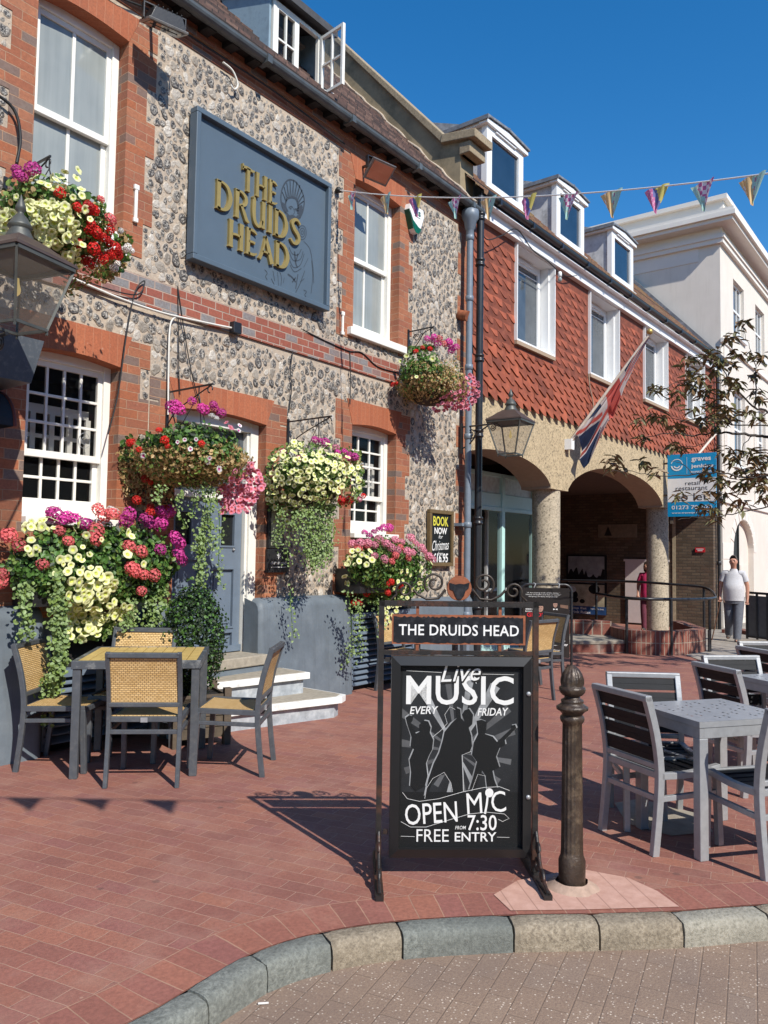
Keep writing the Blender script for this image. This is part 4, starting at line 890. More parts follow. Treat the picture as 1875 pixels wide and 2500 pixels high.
pp_ = redpart(m, 'picture_panel', [m_print, plain('photo_grey', (.30, .31, .32), .5, var=.4, scale=4, bump=0), plain('photo_buff', (.42, .38, .27), .5, var=.4, scale=5, bump=0), plain('poster_navy', (.02, .07, .20), .4, bump=0), m_print, m_whitep])
wordsX('Shop Eat', 3.60, .135, .52, .075, m_printwhite, 'lettering', bold=.02); wordsX('Drink Relax', 3.54, .035, .64, .075, m_printwhite, 'lettering', bold=.02)
wordsX('Part of the lanes', 3.03, .14, .38, .05, m_printwhite, 'lettering')
m = MB(); m.box(EX-.04, 1.93, 2.10, EX-.01, 3.02, 2.46, 0); m.prism([(EX-.043, a, b) for a, b in ((2.84, 2.15), (2.62, 2.15), (2.73, 2.41))], (.002, 0, 0), 1); redpart(m, 'sign_board', [plain('dim_sign', (.20, .16, .12), .7), m_dark])
m = MB(); m.box(EX-.03, .18, 1.72, EX-.01, .42, 1.84, 0); m.box(EX-.034, .21, 1.79, EX-.03, .39, 1.81, 1); m.box(EX-.034, .24, 1.75, EX-.03, .36, 1.77, 1); redpart(m, 'notice_plate', [m_printred, m_printwhite])
m = MB(); m.tube([(RE-.38, -.10, -.4), (RE-.38, -.10, 6.5)], .042, 12); 
for z in (5.0, 3.2, 1.4): m.lathe([(.044, z), (.056, z+.01), (.056, z+.09), (.044, z+.1)], (RE-.38, -.10, 0), 12)
redpart(m, 'downpipe', m_pipeblack)
# ------------------------------------------------------------------ white stucco building
WB = thing('stucco_building', 'tall cream stucco corner building with a moulded cornice', 'building', (21.88, 5.36, 0)); 
def wbp(mb, name, mats, **kw): return mb.build(name, mats, WB, **kw)
wins = [(1.40, 2.66, 7.90, 9.45), (4.15, 5.42, 7.90, 9.45), (6.9, 8.1, 7.90, 9.45), (1.40, 2.66, 4.2, 6.3), (4.15, 5.42, 4.2, 6.3), (6.9, 8.1, 4.2, 6.3)]
ar = (1.13, 3.55, -.6, 2.0); AC = ((ar[0]+ar[1])/2, (ar[1]-ar[0])/2)
m = MB(); m.wall(0, 12, 3.1, 10.2, 0, wins, 0, .16); m.wall(0, 12, -.6, 3.1, 0, [(ar[0], ar[1], -.6, 3.1)], 0, 0)
N = 20
for i in range(N):
    t0, t1 = math.pi*i/N, math.pi*(i+1)/N; P = [(AC[0]-AC[1]*math.cos(t), 1.75+.93*math.sin(t)) for t in (t0, t1)]
    m.poly([(P[0][0], 0, P[0][1]), (P[1][0], 0, P[1][1]), (P[1][0], 0, 3.1), (P[0][0], 0, 3.1)]); m.poly([(P[0][0], 0, P[0][1]), (P[0][0], .9, P[0][1]), (P[1][0], .9, P[1][1]), (P[1][0], 0, P[1][1])])
for x in ar[:2]: m.poly([(x, 0, -.6), (x, 0, 1.75), (x, .9, 1.75), (x, .9, -.6)])
m.poly([(0, 0, -.6), (0, 0, 10.2), (0, 9, 10.2), (0, 9, -.6)]); m.poly([(0, 9, -.6), (0, 9, 10.2), (12, 9, 10.2), (12, 9, -.6)]); m.poly([(12, 0, -.6), (12, 9, -.6), (12, 9, 10.2), (12, 0, 10.2)])
wbp(m, 'wall', m_stucco)
m = MB()
for (z0, z1, o_) in ((9.98, 10.10, .10), (10.10, 10.2, .14), (10.42, 10.52, .42), (10.52, 10.64, .50), (10.64, 10.74, .46), (10.74, 11.10, .12), (11.10, 11.22, .24)):
    m.box(-o_, -o_, z0, 12+o_, 9+o_, z1)
m.box(-.05, -.05, 10.2, 12.05, 9, 10.42); m.box(-.05, -.05, 11.0, 12, 9, 11.1); m.box(-.02, .55, 9.6, -.0, 8.9, 9.98)
wbp(m, 'cornice', m_stuccodeep)
m = MB()
for z in (.35, .8, 1.25, 1.70, 2.15):
    m.box(.0, -.012, z-.6+.01, ar[0]-.03, -.002, z-.6+.435)
m.box(-.04, -.06, 3.05, 12, -.001, 3.22)
for x in (.25, 3.75, 5.9): 
    m.box(x, -.035, 3.25, x+.5, -.002, 7.3); m.box(x+.12, -.05, 3.6, x+.38, -.036, 7.0)
m.box(-.05, -.07, 7.30, 12, -.002, 7.42)
for i in range(11):
    a0, a1 = math.pi*i/11+.02, math.pi*(i+1)/11-.02; P = []
    for rr_, tt in ((1.02, a0), (1.02, a1), (1.30, a1), (1.30, a0)): P.append((AC[0]-AC[1]*rr_*math.cos(tt), -.001, 1.75+.93*rr_*math.sin(tt)))
    m.prism([(p[0], -.014, p[2]) for p in P], (0, .012, 0))
wbp(m, 'rustication', m_stuccodeep, bevel=.004)
for a, b, c, d in wins:
    m = MB(); yy = .10; m.box(a, yy, c, a+.07, yy+.06, d); m.box(b-.07, yy, c, b, yy+.06, d); m.box(a+.07, yy, d-.07, b-.07, yy+.06, d); m.box(a+.07, yy, c, b-.07, yy+.06, c+.08); m.box(a+.07, yy, (c+d)/2-.03, b-.07, yy+.05, (c+d)/2+.03)
    for k in (1, 2): m.box(a+(b-a)*k/3-.015, yy+.01, c, a+(b-a)*k/3+.015, yy+.04, d)
    m.box(a-.08, -.08, c-.09, b+.08, .0, c-.01); f = wbp(m, 'window', m_upvc)
    g = MB(); g.poly([(a, yy+.03, c), (b, yy+.03, c), (b, yy+.03, d), (a, yy+.03, d)]); g.build('glass', m_blueglass, f)
m = MB(); m.box(ar[0], .16, -.6, ar[0]+1.15, .20, 2.7); dd = wbp(m, 'door', plain('dark_green_door', (.018, .02, .018), .6))
m = MB(); m.box(ar[0]+1.15, .12, -.6, ar[0]+1.20, .22, 2.6); m.build('door_frame', m_black, dd)
m = MB(); m.box(ar[0]+1.20, .15, -.6, ar[1], .19, 2.7)
for z in (-.1, .45, 1.0): m.box(ar[0]+1.35, .13, z, ar[1]-.1, .145, z+.40)
m.build('panelled_leaf', m_stucco, dd)
# ------------------------------------------------------------------ unseen terrace opposite, added behind the viewer to cut the skylight
OP = thing('unseen_terrace', 'unseen plain rendered terrace across the street, added to limit the skylight', 'building', (6, -12, 0))
m = MB(); m.box(-22, -8, -1.2, 22, 0, 6.9); m.build('wall', m_soffit, OP); m = MB(); m.hexa([(-22.3, -8.3, 6.9), (22.3, -8.3, 6.9), (22.3, .3, 6.9), (-22.3, .3, 6.9), (-22.3, -5, 9.6), (22.3, -5, 9.6), (22.3, -3.6, 9.6), (-22.3, -3.6, 9.6)]); m.build('roof', m_roofpub, OP)
for i in range(11):
    for z in (1.0, 4.1): m = MB(); m.box(-20+i*3.8, .0, z, -18.6+i*3.8, .03, z+1.7); m.build('window', m_darkglass, OP)
# ------------------------------------------------------------------ plants
def petunia_mesh():
    V = []; F = []; mi = []; n = 20
    for (r, z) in ((.16, -.30), (.42, -.05), (.78, .06), (1.0, .0)):
        for k in range(n):
            a = 2*math.pi*k/n; q = 1-.10*(1-abs(math.cos(2.5*a)))*(r > .7); V.append((r*q*math.cos(a), r*q*math.sin(a), z+.07*math.cos(5*a)*(r > .7)))
    for i in range(3):
        for k in range(n): F.append((i*n+k, i*n+(k+1) % n, (i+1)*n+(k+1) % n, (i+1)*n+k)); mi.append(1 if i == 0 else 0)
    b = len(V); V.append((0, 0, -.34)); m = MB(); m.add(V, F); m.m = mi; m.sm = [True]*len(F); m.add([V[k] for k in range(n)]+[V[b]], [(k, (k+1) % n, n) for k in range(n)], 1); return m
PET = petunia_mesh()
PETM = {c: PET.mesh('petunia_'+c, ms) for c, ms in (('cream', [m_cream, m_creamc]), ('pink', [m_pinkp, m_coral]), ('white', [m_whitep, m_magenta]))}
def ger_mesh(seed, nf=46):
    rg = random.Random(seed); m = MB()
    for i in range(nf):
        z = 1-1.55*(i+.5)/nf; a = i*2.39996; rr = math.sqrt(max(0, 1-z*z)); d = Vector((rr*math.cos(a), rr*math.sin(a), z)); d = (d+Vector((rg.uniform(-.12, .12),)*1+(rg.uniform(-.12, .12), rg.uniform(-.12, .12)))).normalized()
        c = d*rg.uniform(.80, 1.0); t = d.orthogonal().normalized(); b = d.cross(t); ph = rg.uniform(0, 6)
        for k in range(5):
            p = t*math.cos(ph+k*1.2566)+b*math.sin(ph+k*1.2566); q = d.cross(p); s = .26
            m.poly([c-d*.03, c+p*s*.55+q*s*.42+d*.02, c+p*s+d*.05*rg.uniform(-1, 1.5), c+p*s*.55-q*s*.42+d*.02])
    return m
GER = [ger_mesh(s) for s in (1, 2, 3)]
GERM = {(c, k): GER[k].mesh('geranium_'+c, ms) for k in range(3) for c, ms in (('magenta', m_magenta), ('coral', m_coral), ('red', m_redp), ('white', m_whitep), ('pink', m_pinkp))}
def leafcloud(name, parent, P, N, size, mats, wts, seed=0, asp=1.0):
    """many leaf-sized faces; P points, N facing hints"""
    g = np.random.default_rng(seed); n = len(P); P = np.asarray(P); N = np.asarray(N)+g.normal(0, .55, (n, 3)); N /= np.linalg.norm(N, axis=1)[:, None]+1e-9
    T = np.cross(N, g.normal(0, 1, (n, 3))); T /= np.linalg.norm(T, axis=1)[:, None]+1e-9; B = np.cross(N, T); s = size*g.uniform(.6, 1.25, (n, 1))
    c = [(-1, 0, 0), (-.45, .62, .16), (.35, .72, .2), (1, 0, .05), (.35, -.72, .2), (-.45, -.62, .16)]
    V = np.stack([P+T*(a*s)+B*(b*asp*s)+N*(d*s) for a, b, d in c], 1).reshape(-1, 3); o = np.arange(n)[:, None]*6
    F = np.concatenate([o+np.array([[0, 5, 4, 3]]), o+np.array([[0, 3, 2, 1]])], 1).reshape(-1, 4)
    mi = np.repeat(g.choice(len(mats), n, p=np.array(wts)/sum(wts)), 2)
    return link(name, npmesh(name, V, F, mats, mi), parent)
def ell_hit(px, py, C, r):
    d = ray(px, py); o = (CP-np.array(C))/np.array(r); dd = d/np.array(r); a = dd@dd; b = o@dd; c = o@o-1; D = b*b-a*c
    if D > 0:
        t = (-b-math.sqrt(D))/a; p = CP+d*t; n = (p-np.array(C))/np.array(r)**2; return p, n/np.linalg.norm(n)
    t = -b/a; p = CP+d*t; n = -d/np.linalg.norm(d); return p, n
def inpoly(x, y, P):
    c = False
    for i in range(len(P)):
        (x1, y1), (x2, y2) = P[i], P[i-1]
        if (y1 > y) != (y2 > y) and x < (x2-x1)*(y-y1)/(y2-y1)+x1: c = not c
    return c
def sample(P, n, rg):
    xs = [p[0] for p in P]; ys = [p[1] for p in P]; o = []
    while len(o) < n:
        x, y = rg.uniform(min(xs), max(xs)), rg.uniform(min(ys), max(ys))
        if inpoly(x, y, P): o.append((x, y))
    return o
def spread(P, n, rg, dmin):   # jittered, spaced samples
    o = []
    for _ in range(n*30):
        if len(o) >= n: break
        x, y = sample(P, 1, rg)[0]
        if all((x-a)**2+(y-b)**2 > dmin*dmin for a, b in o): o.append((x, y))
    return o
def facing(n, rg, sp=.48):
    v = Vector(n)+Vector((rg.gauss(0, sp), rg.gauss(0, sp)-.25, rg.gauss(0, sp)+.15)); q = v.to_track_quat('Z', 'Y').to_euler(); q.rotate_axis('Z', rg.uniform(0, 6.28)); return q
class Plant:
    def __init__(s, name, label, cat, base, C, r, seed, group=None):
        s.t = thing(name, label, cat, base, 0, group); s.b = Vector(base); s.C = C; s.r = r; s.rg = random.Random(seed); s.np = np.random.default_rng(seed); s.seed = seed
    def pet(s, pts, col='cream', size=.034, lift=.02):
        mass = MB()
        for i, (x, y) in enumerate(pts):
            p, n = ell_hit(x, y, s.C, s.r); p = Vector(p)+Vector(n)*s.rg.uniform(.01, .08)
            k = size*s.rg.uniform(.6, 1.15); 
            s.cnt = getattr(s, 'cnt', 0)+1
            if s.cnt <= 100: link('petunia', PETM[col], s.t, p-s.b, facing(n, s.rg), (k, k, k))
            else: mass.merge(PET, Matrix.Translation(p-s.b) @ facing(n, s.rg).to_matrix().to_4x4() @ Matrix.Scale(k, 4))
        if mass.v: o = mass.build('further_petunias', list(PETM[col].materials), s.t); o['kind'] = 'stuff'
    def ger(s, pts, col, size=.052):
        for x, y in pts:
            p, n = ell_hit(x, y, s.C, s.r); p = Vector(p)+Vector(n)*s.rg.uniform(.0, .05); k = size*s.rg.uniform(.72, 1.18)
            link('geranium_head', GERM[(col, s.rg.randrange(3))], s.t, p-s.b, facing(Vector(n)+Vector((0, 0, .6)), s.rg, .25), (k, k, k*.85))
    def leaves(s, poly, n, size, mats, wts, name='foliage', depth=.18, asp=1.0):
        if size > .022: n = int(n*1.9); size *= .72
        P = []; N = []
        for x, y in sample(poly, n, s.rg):
            p, q = ell_hit(x, y, s.C, s.r); P.append(p-q*abs(s.rg.gauss(0, depth*.6))+np.array([s.rg.gauss(0, .012) for _ in range(3)])-np.array(s.b)); N.append(q)
        leafcloud(name, s.t, P, N, size, mats, wts, s.seed+len(poly), asp)
    def ball(s, n, size, mats, wts, name='inner_foliage', k=.86, C=None, r=None):   # full volume, so that it is solid from any side
        C = np.array(C or s.C); r = np.array(r or s.r); v = s.np.normal(0, 1, (n, 3)); v /= np.linalg.norm(v, axis=1)[:, None]
        rad = s.np.uniform(.45, 1, (n, 1))**.5*k; leafcloud(name, s.t, C+v*rad*r-np.array(s.b), v, size, mats, wts, s.seed+7)
    def trail(s, pts, n=26, size=.015, width=.05, mats=None, name='trailing_stem'):
        n = int(n*1.5); size *= .8
        """strand down a list of (px, py, Y) points"""
        Q = [Vector(atY(*p)) for p in pts]; C = catmull3(Q, 8); m = MB(); m.tube([c-s.b for c in C], .0035, 4, 0); 
        P = []; N = []
        for i in range(n):
            c = C[s.rg.randrange(len(C))]; P.append(np.array(c-s.b)+np.array([s.rg.gauss(0, width), s.rg.gauss(0, width*.6)-.01, s.rg.gauss(0, width*.8)])); N.append((s.rg.gauss(0, .4)-.3, -1, .5))
        st = m.build(name, m_leaf[0], s.t)
        leafcloud('stem_leaves', st, P, N, size, mats or [m_leaf[4], m_leaf[1]], (.7, .3), s.seed+len(pts)+n)
    def bowl(s, c, r, h, mat=None):
        m = MB(); m.lathe([(r*.25, -h), (r*.65, -h*.9), (r*.92, -h*.5), (r, 0), (r*1.02, .02)], Vector(c)-s.b, 20); return m.build('basket_bowl', mat or plain('basket_liner', (.045, .03, .02), .9, bump=.5), s.t)
    def chain(s, c, r, top):
        m = MB()
        for k in range(3): a = k*2.094+.5; m.tube([Vector(c)-s.b+Vector((r*math.cos(a), r*math.sin(a), 0)), Vector(top)-s.b], .004, 5)
        m.tube([Vector(top)-s.b, Vector(top)-s.b+Vector((0, 0, .06))], .006, 5); m.build('chain', m_black, s.t)
def catmull3(P, k=8):
    out = []
    for i in range(len(P)-1):
        p0, p1, p2, p3 = [P[min(max(j, 0), len(P)-1)] for j in (i-1, i, i+1, i+2)]
        for t in np.linspace(0, 1, k, endpoint=False): out.append(.5*((2*p1)+(p2-p0)*t+(2*p0-5*p1+4*p2-p3)*t*t+(3*p1-p0-3*p2+p3)*t**3))
    return out+[P[-1]]
G3 = ([m_leaf[0], m_leaf[3], m_leaf[1]], (.6, .25, .15)); DRY = ([m_leaf[2], m_leaf[0], m_leaf[1]], (.74, .10, .16)); LIGHT = ([m_leaf[1], m_leaf[0], m_leaf[4]], (.5, .25, .25))
Zc = zoom(0, 1200, .4219); mp = lambda Z, L: [Z(*p) for p in L]
# window box on the left
C = (3.64, 5.50, 1.40); r = (.84, .28, .37)
p = Plant('window_box', 'overflowing window box of magenta geraniums and cream petunias below the large sash window', 'window box', (3.55, 5.55, 1.2), C, r, 31, 'flower boxes under the ground floor windows')
m = MB(); m.box(-.55, -.16, -.10, .55, .08, .14); m.build('trough', m_black, p.t)
p.leaves(mp(Zc, [(20, 400), (1000, 360), (960, 620), (800, 640), (560, 560), (300, 600), (90, 600)]), 1300, .026, *G3, name='lower_foliage', depth=.06)
p.leaves(mp(Zc, [(30, 420), (40, 310), (130, 260), (280, 210), (500, 250), (700, 190), (860, 170), (980, 260), (1010, 380), (930, 470), (930, 560), (700, 560), (560, 520), (300, 470), (150, 510), (40, 480)]), 1500, .030, *G3)
p.leaves(mp(Zc, [(300, 430), (640, 470), (770, 600), (790, 780), (600, 850), (420, 860), (390, 700)]), 700, .026, *LIGHT, name='petunia_foliage', depth=.08)
p.ball(1900, .032, *G3)
p.pet(spread(mp(Zc, [(150, 180), (200, 165), (320, 185), (320, 235), (150, 250)]), 20, p.rg, 11))
p.pet(mp(Zc, [(180, 300), (205, 335), (175, 365), (225, 340), (160, 350)]))
p.pet(mp(Zc, [(420, 250), (440, 225), (480, 275), (465, 330), (400, 350), (380, 390), (430, 385), (470, 395), (515, 365), (355, 420), (340, 395), (390, 425), (370, 455), (310, 470), (720, 260), (740, 275), (710, 370), (800, 420), (740, 345), (560, 300)]))
p.pet(spread(mp(Zc, [(390, 520), (480, 440), (560, 430), (660, 510), (650, 620), (780, 650), (790, 760), (650, 780), (580, 720), (560, 850), (460, 870), (380, 820), (390, 620)]), 80, p.rg, 11.5), 'cream', .038)
p.pet(spread(mp(Zc, [(400, 540), (640, 520), (780, 660), (700, 780), (560, 860), (400, 820)]), 24, p.rg, 10), 'cream', .036)
p.ger(mp(Zc, [(320, 135), (300, 120), (390, 150), (360, 170), (430, 165), (490, 195), (750, 130), (730, 165), (860, 205), (835, 190), (930, 110), (985, 110), (930, 185), (905, 215), (1000, 280), (1010, 310), (1045, 395), (1020, 365), (918, 340), (960, 120)]), 'magenta', .060)
p.ger(mp(Zc, [(40, 260), (70, 285), (110, 315), (18, 470), (18, 510), (340, 235), (385, 300), (245, 420), (550, 230), (545, 285), (600, 140), (565, 100), (640, 165), (740, 440), (760, 455), (815, 475), (880, 480), (740, 320), (810, 350), (805, 565)]), 'coral', .060)
p.ger(mp(Zc, [(640, 105), (660, 120)]), 'white', .04); p.ger(mp(Zc, [(870, 120), (790, 50)]), 'red', .04)
for pts, n, wd in (([(330, 470, 5.26), (320, 600, 5.24), (330, 760, 5.26), (335, 900, 5.28), (320, 1050, 5.32), (300, 1160, 5.36)], 460, .030), ([(350, 640, 5.22), (345, 800, 5.24), (350, 960, 5.26), (310, 1080, 5.26)], 260, .028), ([(150, 560, 5.36), (140, 650, 5.31), (150, 740, 5.31), (145, 830, 5.31)], 150, .032), ([(880, 600, 5.36), (890, 700, 5.34), (860, 790, 5.36)], 120, .05), ([(930, 590, 5.36), (920, 720, 5.34)], 70, .04), ([(760, 640, 5.31), (740, 770, 5.31)], 60, .04), ([(250, 1100, 5.36), (240, 1240, 5.41), (250, 1330, 5.46)], 40, .03)):
    p.trail([(*Zc(x, y), Y) for x, y, Y in pts], n, .021, wd)
# window box on the right
R5 = zoom(600, 700, .4219); Z6 = zoom(500, 1200, .3014)
C = (7.15, 5.36, 1.42); r = (.72, .32, .36)
p = Plant('window_box', 'window box of pink geraniums and yellow green foliage below the narrow sash window', 'window box', (7.2, 5.55, 1.2), C, r, 32, 'flower boxes under the ground floor windows')
m = MB(); m.box(-.58, -.26, -.10, .58, .08, .16); m.build('trough', m_black, p.t)
p.leaves([(838, 1365), (870, 1330), (940, 1310), (1020, 1330), (1055, 1380), (1040, 1440), (980, 1470), (900, 1475), (850, 1420)], 1500, .026, [m_leaf[0], m_leaf[1], m_leaf[3]], (.55, .35, .1)); p.ball(1000, .03, *G3)
p.ger(mp(R5, [(690, 1440), (740, 1430), (715, 1450), (800, 1395), (830, 1395), (770, 1420)]), 'magenta', .05)
p.ger(mp(R5, [(620, 1500), (660, 1500), (700, 1500), (740, 1500), (760, 1480), (800, 1500), (850, 1480), (900, 1480), (940, 1470), (980, 1490), (830, 1520), (870, 1530), (920, 1540), (960, 1540), (1000, 1520), (1030, 1530), (1060, 1560), (740, 1560), (790, 1580), (1080, 1580)]), 'pink', .052)
p.ger(mp(R5, [(700, 1510), (850, 1560), (940, 1570), (890, 1510), (650, 1520), (730, 1580), (830, 1590)]), 'coral', .05)
p.pet(spread(mp(R5, [(600, 1540), (720, 1540), (740, 1580), (680, 1610), (580, 1610)]), 16, p.rg, 11)); p.pet(mp(Z6, [(1150, 570), (1170, 580), (1155, 660), (1140, 740), (1160, 745), (1180, 550), (1560, 640), (1600, 660)]))
p.pet(spread([(960, 1400), (1045, 1370), (1040, 1440), (990, 1480), (950, 1450)], 22, p.rg, 11), 'cream', .03); p.pet(spread([(930, 1480), (990, 1470), (960, 1530), (930, 1520)], 14, p.rg, 10), 'cream', .03)
p.ger(mp(Z6, [(1240, 890), (1260, 900), (1210, 900), (1310, 825), (1480, 740), (1500, 720), (1580, 760), (1470, 790)]), 'red', .04)
for pts, n in (([(870, 1470, 5.2), (880, 1530, 5.2), (870, 1600, 5.25)], 90), ([(850, 1440, 5.2), (858, 1540, 5.3), (846, 1620, 5.4)], 70), ([(920, 1470, 5.18), (930, 1540, 5.18)], 60)): p.trail(pts, n, .018, .045)
# hanging baskets
def bracket(X, zt, label, tipY=5.05, drop=.34, scroll=True):
    m = MB(); y0 = WY-.01
    m.box(X-.014, y0-.012, zt-drop, X+.014, y0, zt+.03); m.bar((X, y0-.006, zt), (X, tipY, zt+.005), .012, .014)
    if scroll:
        P = [(X, y0-.01, zt-drop+.05), (X, y0-.14, zt-.17), (X, tipY+.15, zt-.05), (X, tipY+.03, zt-.01)]; m.tube(catmull3([Vector(q) for q in P], 6), .006, 5)
    m.tube([(X, tipY+.03+.03*math.cos(t), zt-.035+.03*math.sin(t)) for t in np.linspace(-1.5, 3.6, 12)], .006, 5)
    if scroll == 2: m.tube([(X, y0-.13+.05*(1-t/14)*math.cos(t), zt-.09+.05*(1-t/14)*math.sin(t)) for t in np.linspace(0, 9, 26)], .006, 5)
    o = link('basket_bracket', m.mesh('basket_bracket', m_black)); o['group'] = 'wall brackets for baskets'; return tag(o, label, 'bracket', 'wall brackets for baskets')
bracket(2.82, 4.20, 'black iron basket bracket beside the upper left window above the lantern', 5.03, .3)
bracket(4.32, 2.90, 'black iron basket bracket on the flint to the left of the front door')
bracket(5.83, 2.86, 'plain black iron basket bracket on the flint right of the front door')
bracket(7.94, 4.30, 'black iron bracket with scrollwork at the right end of the white window sill', 5.25, .34, 2)
GB = 'hanging flower baskets on the pub front'
Zl = zoom(0, 380, .21097)
C = (2.82, 5.0, 3.72); r = (.44, .44, .34)
p = Plant('hanging_basket', 'hanging basket of cream petunias and scarlet geraniums behind the large lantern', 'hanging basket', (2.82, 5.03, 3.5), C, r, 33, GB); p.bowl((2.82, 5.03, 3.62), .24, .2); p.chain((2.82, 5.03, 3.64), .22, (2.82, 5.04, 4.12))
p.leaves(mp(Zl, [(0, 350), (200, 280), (500, 250), (800, 270), (960, 480), (1250, 520), (1330, 780), (1540, 1000), (1400, 1350), (1150, 1420), (900, 1300), (500, 1000), (0, 1050)]), 1900, .026, [m_leaf[0], m_leaf[1], m_leaf[2]], (.45, .3, .25)); p.ball(900, .03, *G3)
p.leaves(mp(Zl, [(850, 1250), (1400, 1200), (1330, 1430), (1000, 1480), (800, 1650), (700, 1600)]), 260, .018, *DRY, name='dry_foliage', asp=.5)
p.pet(mp(Zl, [(410, 310), (600, 310), (735, 255), (870, 300), (225, 500), (560, 400), (620, 420), (640, 370), (910, 430), (830, 500), (900, 510), (120, 660), (80, 730), (20, 800), (40, 720), (30, 1010), (100, 920), (690, 260), (480, 340), (870, 270)]), 'cream', .032)
p.pet(spread(mp(Zl, [(350, 560), (600, 540), (760, 600), (720, 800), (630, 880), (560, 960), (450, 900), (400, 760), (340, 680)]), 70, p.rg, 7.5), 'cream', .031)
p.pet(spread(mp(Zl, [(340, 560), (760, 600), (900, 860), (930, 1200), (760, 1260), (560, 1050), (400, 900)]), 60, p.rg, 8), 'cream', .031)
p.pet(spread(mp(Zl, [(0, 620), (180, 620), (170, 780), (60, 900), (0, 1050)]), 16, p.rg, 9), 'cream', .031)
p.pet(mp(Zl, [(860, 850), (840, 880), (800, 830), (500, 910), (540, 980), (690, 990), (600, 1100), (640, 1000), (790, 1060), (880, 1060), (820, 1110), (770, 1140), (710, 1190), (860, 1200), (800, 1230), (1050, 1270), (900, 1180), (980, 730), (930, 640), (880, 690)]), 'cream', .033)
p.ger(mp(Zl, [(240, 270), (290, 310), (400, 240), (220, 220)]), 'magenta', .05)
p.ger(mp(Zl, [(680, 470), (870, 610), (1020, 620), (1060, 640), (980, 600), (1050, 790), (1020, 850), (1100, 880), (1160, 930), (1210, 960), (1250, 990), (1290, 1040), (1300, 1100), (1290, 1160), (900, 1000), (1040, 1030), (1120, 1150), (1150, 1140), (980, 1190), (1010, 1200), (1260, 850), (1240, 1100)]), 'red', .043)
p.ger(mp(Zl, [(1130, 530), (1250, 740)]), 'coral', .04); p.ger(mp(Zl, [(1400, 870), (1480, 1060), (1520, 1100), (1440, 1090), (1320, 1300), (1360, 1250)]), 'white', .028)
Z4 = zoom(0, 650, .42194)
C = (4.32, 5.28, 2.36); r = (.50, .46, .33)
p = Plant('hanging_basket', 'hanging basket with dried brown foliage and pink trailing petunias in front of the door', 'hanging basket', (4.32, 5.27, 2.2), C, r, 34, GB); p.bowl((4.32, 5.27, 2.28), .26, .22); p.chain((4.32, 5.27, 2.3), .24, (4.32, 5.22, 2.84))
p.leaves(mp(Z4, [(700, 1010), (880, 960), (1000, 900), (1250, 900), (1370, 960), (1390, 1090), (1350, 1130), (700, 1130)]), 1000, .030, *G3)
p.ball(4200, .017, *DRY, name='inner_dry_foliage', k=1.04, C=(4.32, 5.26, 2.27), r=(.50, .46, .22))
p.leaves(mp(Z4, [(690, 1070), (900, 1040), (1380, 1030), (1390, 1160), (1300, 1240), (1100, 1280), (850, 1260), (720, 1320), (700, 1200)]), 3000, .017, *DRY, name='dry_foliage', asp=.45, depth=.05)
p.leaves(mp(Z4, [(720, 1250), (1000, 1250), (1010, 1400), (850, 1440), (760, 1350)]), 420, .02, [m_leaf[2], m_leaf[3]], (.6, .4), name='hanging_dry_foliage', asp=.5)
p.ger(mp(Z4, [(990, 810), (1020, 800), (1040, 830), (1010, 850), (1110, 780), (1180, 830), (1165, 820), (1240, 820), (1280, 850), (1235, 800)]), 'magenta', .05)
p.ger(mp(Z4, [(750, 1020), (780, 1025), (960, 1010), (970, 1040), (930, 960), (1160, 1030), (840, 1230), (870, 1250), (815, 1060), (870, 1390), (960, 1400), (800, 1350)]), 'red', .035)
p.ger(mp(Z4, [(1220, 880), (1250, 885)]), 'white', .03)
p.pet(mp(Z4, [(1070, 1010), (1030, 1020), (1100, 1055), (850, 1090), (1200, 1100), (1250, 1150), (1190, 1120), (1130, 1010), (1350, 955), (1370, 960)]), 'white', .028)
p.pet(spread(mp(Z4, [(1350, 1150), (1440, 1120), (1520, 1220), (1530, 1280), (1470, 1360), (1450, 1420), (1280, 1430), (1270, 1350), (1300, 1320), (1220, 1270), (1300, 1240)]), 120, p.rg, 7), 'pink', .029)
p.pet(mp(Z4, [(1280, 940), (1320, 950)]), 'pink', .032)
for pts, n in (([(1180, 1270, 5.05), (1190, 1400, 5.05), (1170, 1560, 5.05), (1160, 1650, 5.06)], 260), ([(1150, 1560, 5.05), (1160, 1720, 5.05), (1150, 1850, 5.06)], 260), ([(1250, 1300, 5.05), (1270, 1500, 5.05), (1265, 1700, 5.06), (1280, 1850, 5.08)], 110), ([(1060, 1290, 5.1), (1020, 1380, 5.1), (1080, 1520, 5.1)], 50), ([(930, 1280, 5.1), (900, 1360, 5.1)], 50), ([(1130, 1300, 5.1), (1110, 1460, 5.1)], 60), ([(1220, 1300, 5.0), (1215, 1480, 5.0), (1230, 1640, 5.0)], 120)): p.trail([(*Z4(x, y), Y) for x, y, Y in pts], int(n*.62), .018, .028)
C = (5.83, 5.27, 2.28); r = (.46, .42, .30)
p = Plant('hanging_basket', 'hanging basket of dense cream petunias with long trailers right of the door', 'hanging basket', (5.83, 5.27, 2.1), C, r, 35, GB); p.bowl((5.83, 5.27, 2.2), .25, .22); p.chain((5.83, 5.27, 2.2), .23, (5.83, 5.22, 2.80))
p.leaves(mp(R5, [(110, 1130), (150, 960), (260, 900), (480, 920), (660, 960), (690, 1150), (640, 1250), (300, 1330), (130, 1290)]), 1500, .026, *LIGHT); p.ball(900, .03, *G3)
p.pet(spread(mp(R5, [(110, 1230), (170, 1060), (260, 910), (320, 900), (360, 990), (480, 940), (560, 1000), (650, 1060), (660, 1130), (620, 1200), (510, 1210), (440, 1240), (330, 1280), (210, 1240), (120, 1260)]), 185, p.rg, 8), 'cream', .031)
